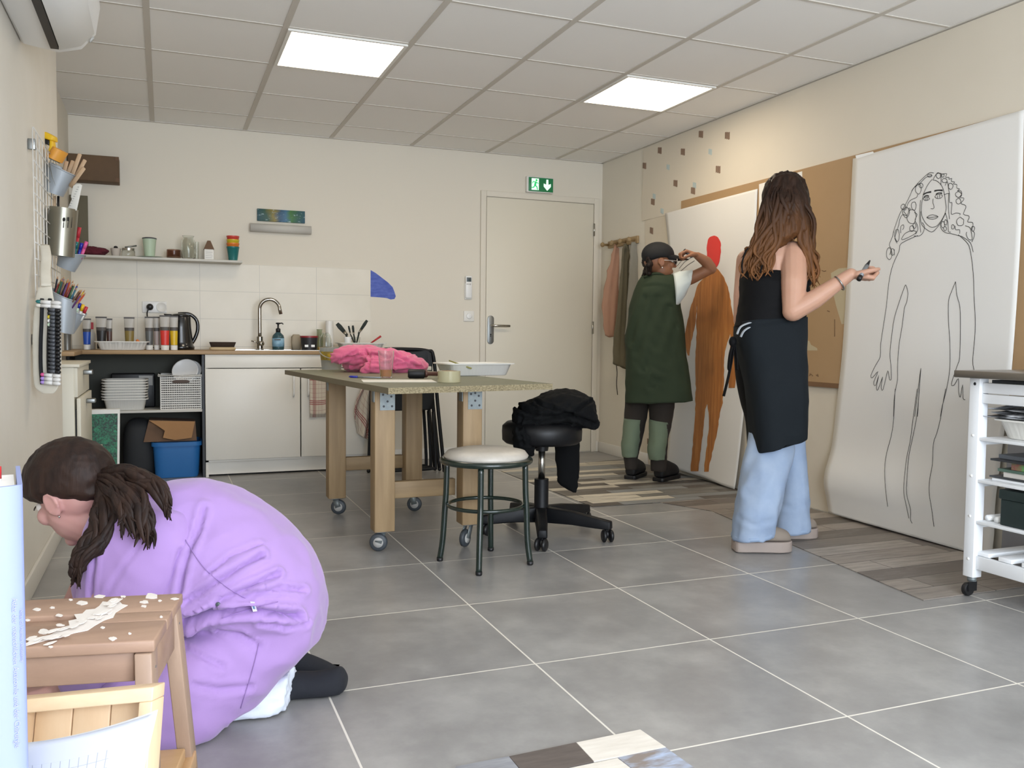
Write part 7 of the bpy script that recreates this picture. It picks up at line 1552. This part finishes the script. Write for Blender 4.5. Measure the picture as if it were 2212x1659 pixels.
for rows, patch, d_ in (([(1352, 840, 1402, 840), (1350, 880, 1400, 880), (1348, 915, 1394, 915), (1344, 960, 1384, 960), (1347, 985, 1378, 985), (1350, 1012, 1376, 1012)], [(1349, 904, 1390, 906), (1346, 940, 1384, 942), (1343, 965, 1380, 966), (1346, 986, 1376, 986)], dB_+.06), ([(1400, 840, 1458, 840), (1402, 880, 1456, 880), (1404, 915, 1450, 915), (1402, 960, 1442, 960), (1405, 988, 1440, 988), (1407, 1016, 1438, 1016)], [(1404, 906, 1446, 912), (1403, 945, 1441, 950), (1400, 970, 1438, 972), (1404, 992, 1436, 992)], dB_-.02)):
    b = MB(); sloft(b, [r + (d_, .085 if i < 3 else .07 if i < 4 else .05) for i, r in enumerate(rows)], n=32, k=6); lg = b.build('trouser_leg', 'trdk', p3, wr=(.005, (14, 14, 12), 7))
    b = MB(); sloft(b, [(r[0]-1, r[1], r[2], r[3], d_-.012, .083 if i < 2 else .074 if i < 3 else .056) for i, r in enumerate(patch)], n=32, k=6); b.build('knee_patch', 'trgr', lg, wr=(.004, (14, 14, 14), 9))
fh = V((FW.x, FW.y, 0)).normalized(); rhz = V((RT.x, RT.y, 0)).normalized()
for px, py, kf, kr in ((1360, 1037, .88, .42), (1420, 1042, .78, .58)):
    h_ = onZ(px, py); shoe('shoe', h_, h_+(fh*kf+rhz*kr).normalized()*.275, .108, .03, .115, 'shoeb', 'black', p3)
b = MB()
for i in range(60):
    a = rh.uniform(-.4, .45); c = Cb-FB*(.085*math.cos(a*1.2)+rh.uniform(-.01, .012))+RB*rh.uniform(-.07, .075)-UB*rh.uniform(-.02, .09); b.sph(c, rh.uniform(.011, .019), 8)
b.build('hair', 'hairB', p3, remesh=.006, sm=2, wr=(.004, (60, 60, 60), 2))
b = MB(); cc = Cb+UB*.046-FB*.010; b.ell(cc, RB*.086, FB*.108, UB*.084, 30); cp = b.build('cap', 'capb', p3)
me = cp.data; off = WO[cp.name]
for v in me.vertices:
    q = v.co+off-cc; u_ = q.dot(UB)
    lm = -.022-.32*max(0, -q.dot(FB))
    if u_ < lm: v.co += UB*(lm-u_)
R = []
for j in range(13):
    a = math.pi*(j/12-.5); 
    R.append(a)
brm = []
for k in range(5):
    ext = .105*k/4; brm.append([cc+FB*(.104*math.cos(a)+ext*math.cos(a))+RB*(.084*math.sin(a)*(1-.05*k))+UB*(.004-.028*k/4-.014*math.sin(a)**2) for a in [x*.82 for x in R]])
vs_ = [p for r in brm for p in r]; fs = [(i*13+j, i*13+j+1, (i+1)*13+j+1, (i+1)*13+j) for i in range(4) for j in range(12)]
br = MB().add(vs_, fs).build('brim', 'capb', cp); q = br.modifiers.new('t', 'SOLIDIFY'); q.thickness = .005
M['frame'] = mat('pale_glasses_frame', '#b9b3b0', .3, .3); M['lens'] = mat('dark_lens', '#1b1718', .1)
for k in (-1, 1):
    c = Cb+FB*.102+UB*.004+RB*.033*k; g_ = MB().tube([c+RB*.026*math.cos(a)+UB*.020*math.sin(a) for a in [2*math.pi*j/20 for j in range(20)]], .003, 8, close=True).build('glasses_frame', 'frame', p3)
    MB().ell(c, RB*.024, FB*.002, UB*.019, 14).build('lens', 'lens', g_); MB().tube([c+RB*.026*k, Cb+RB*.078*k+FB*.0+UB*.006], .0025, 6).build('temple', 'frame', g_)
MB().sph(Cb+RB*.083*(1 if (Cb+RB-EYE).length < (Cb-RB-EYE).length else -1)-UB*.042-FB*.004, .004, 10).build('earring', 'whitegloss', p3)
a, e = at(1478, 540, 5.49), at(1492, 553, 5.47); v = e-a; mk = thing('marker', 'dark marker held against the paper by the person in the black cap', 'marker', a)
MB().tube([a, a+v*.25], .0105, 12).build('cap', 'black', mk); MB().tube([a+v*.25, a+v*1.15], .0095, 12).build('barrel', 'mkg', mk)
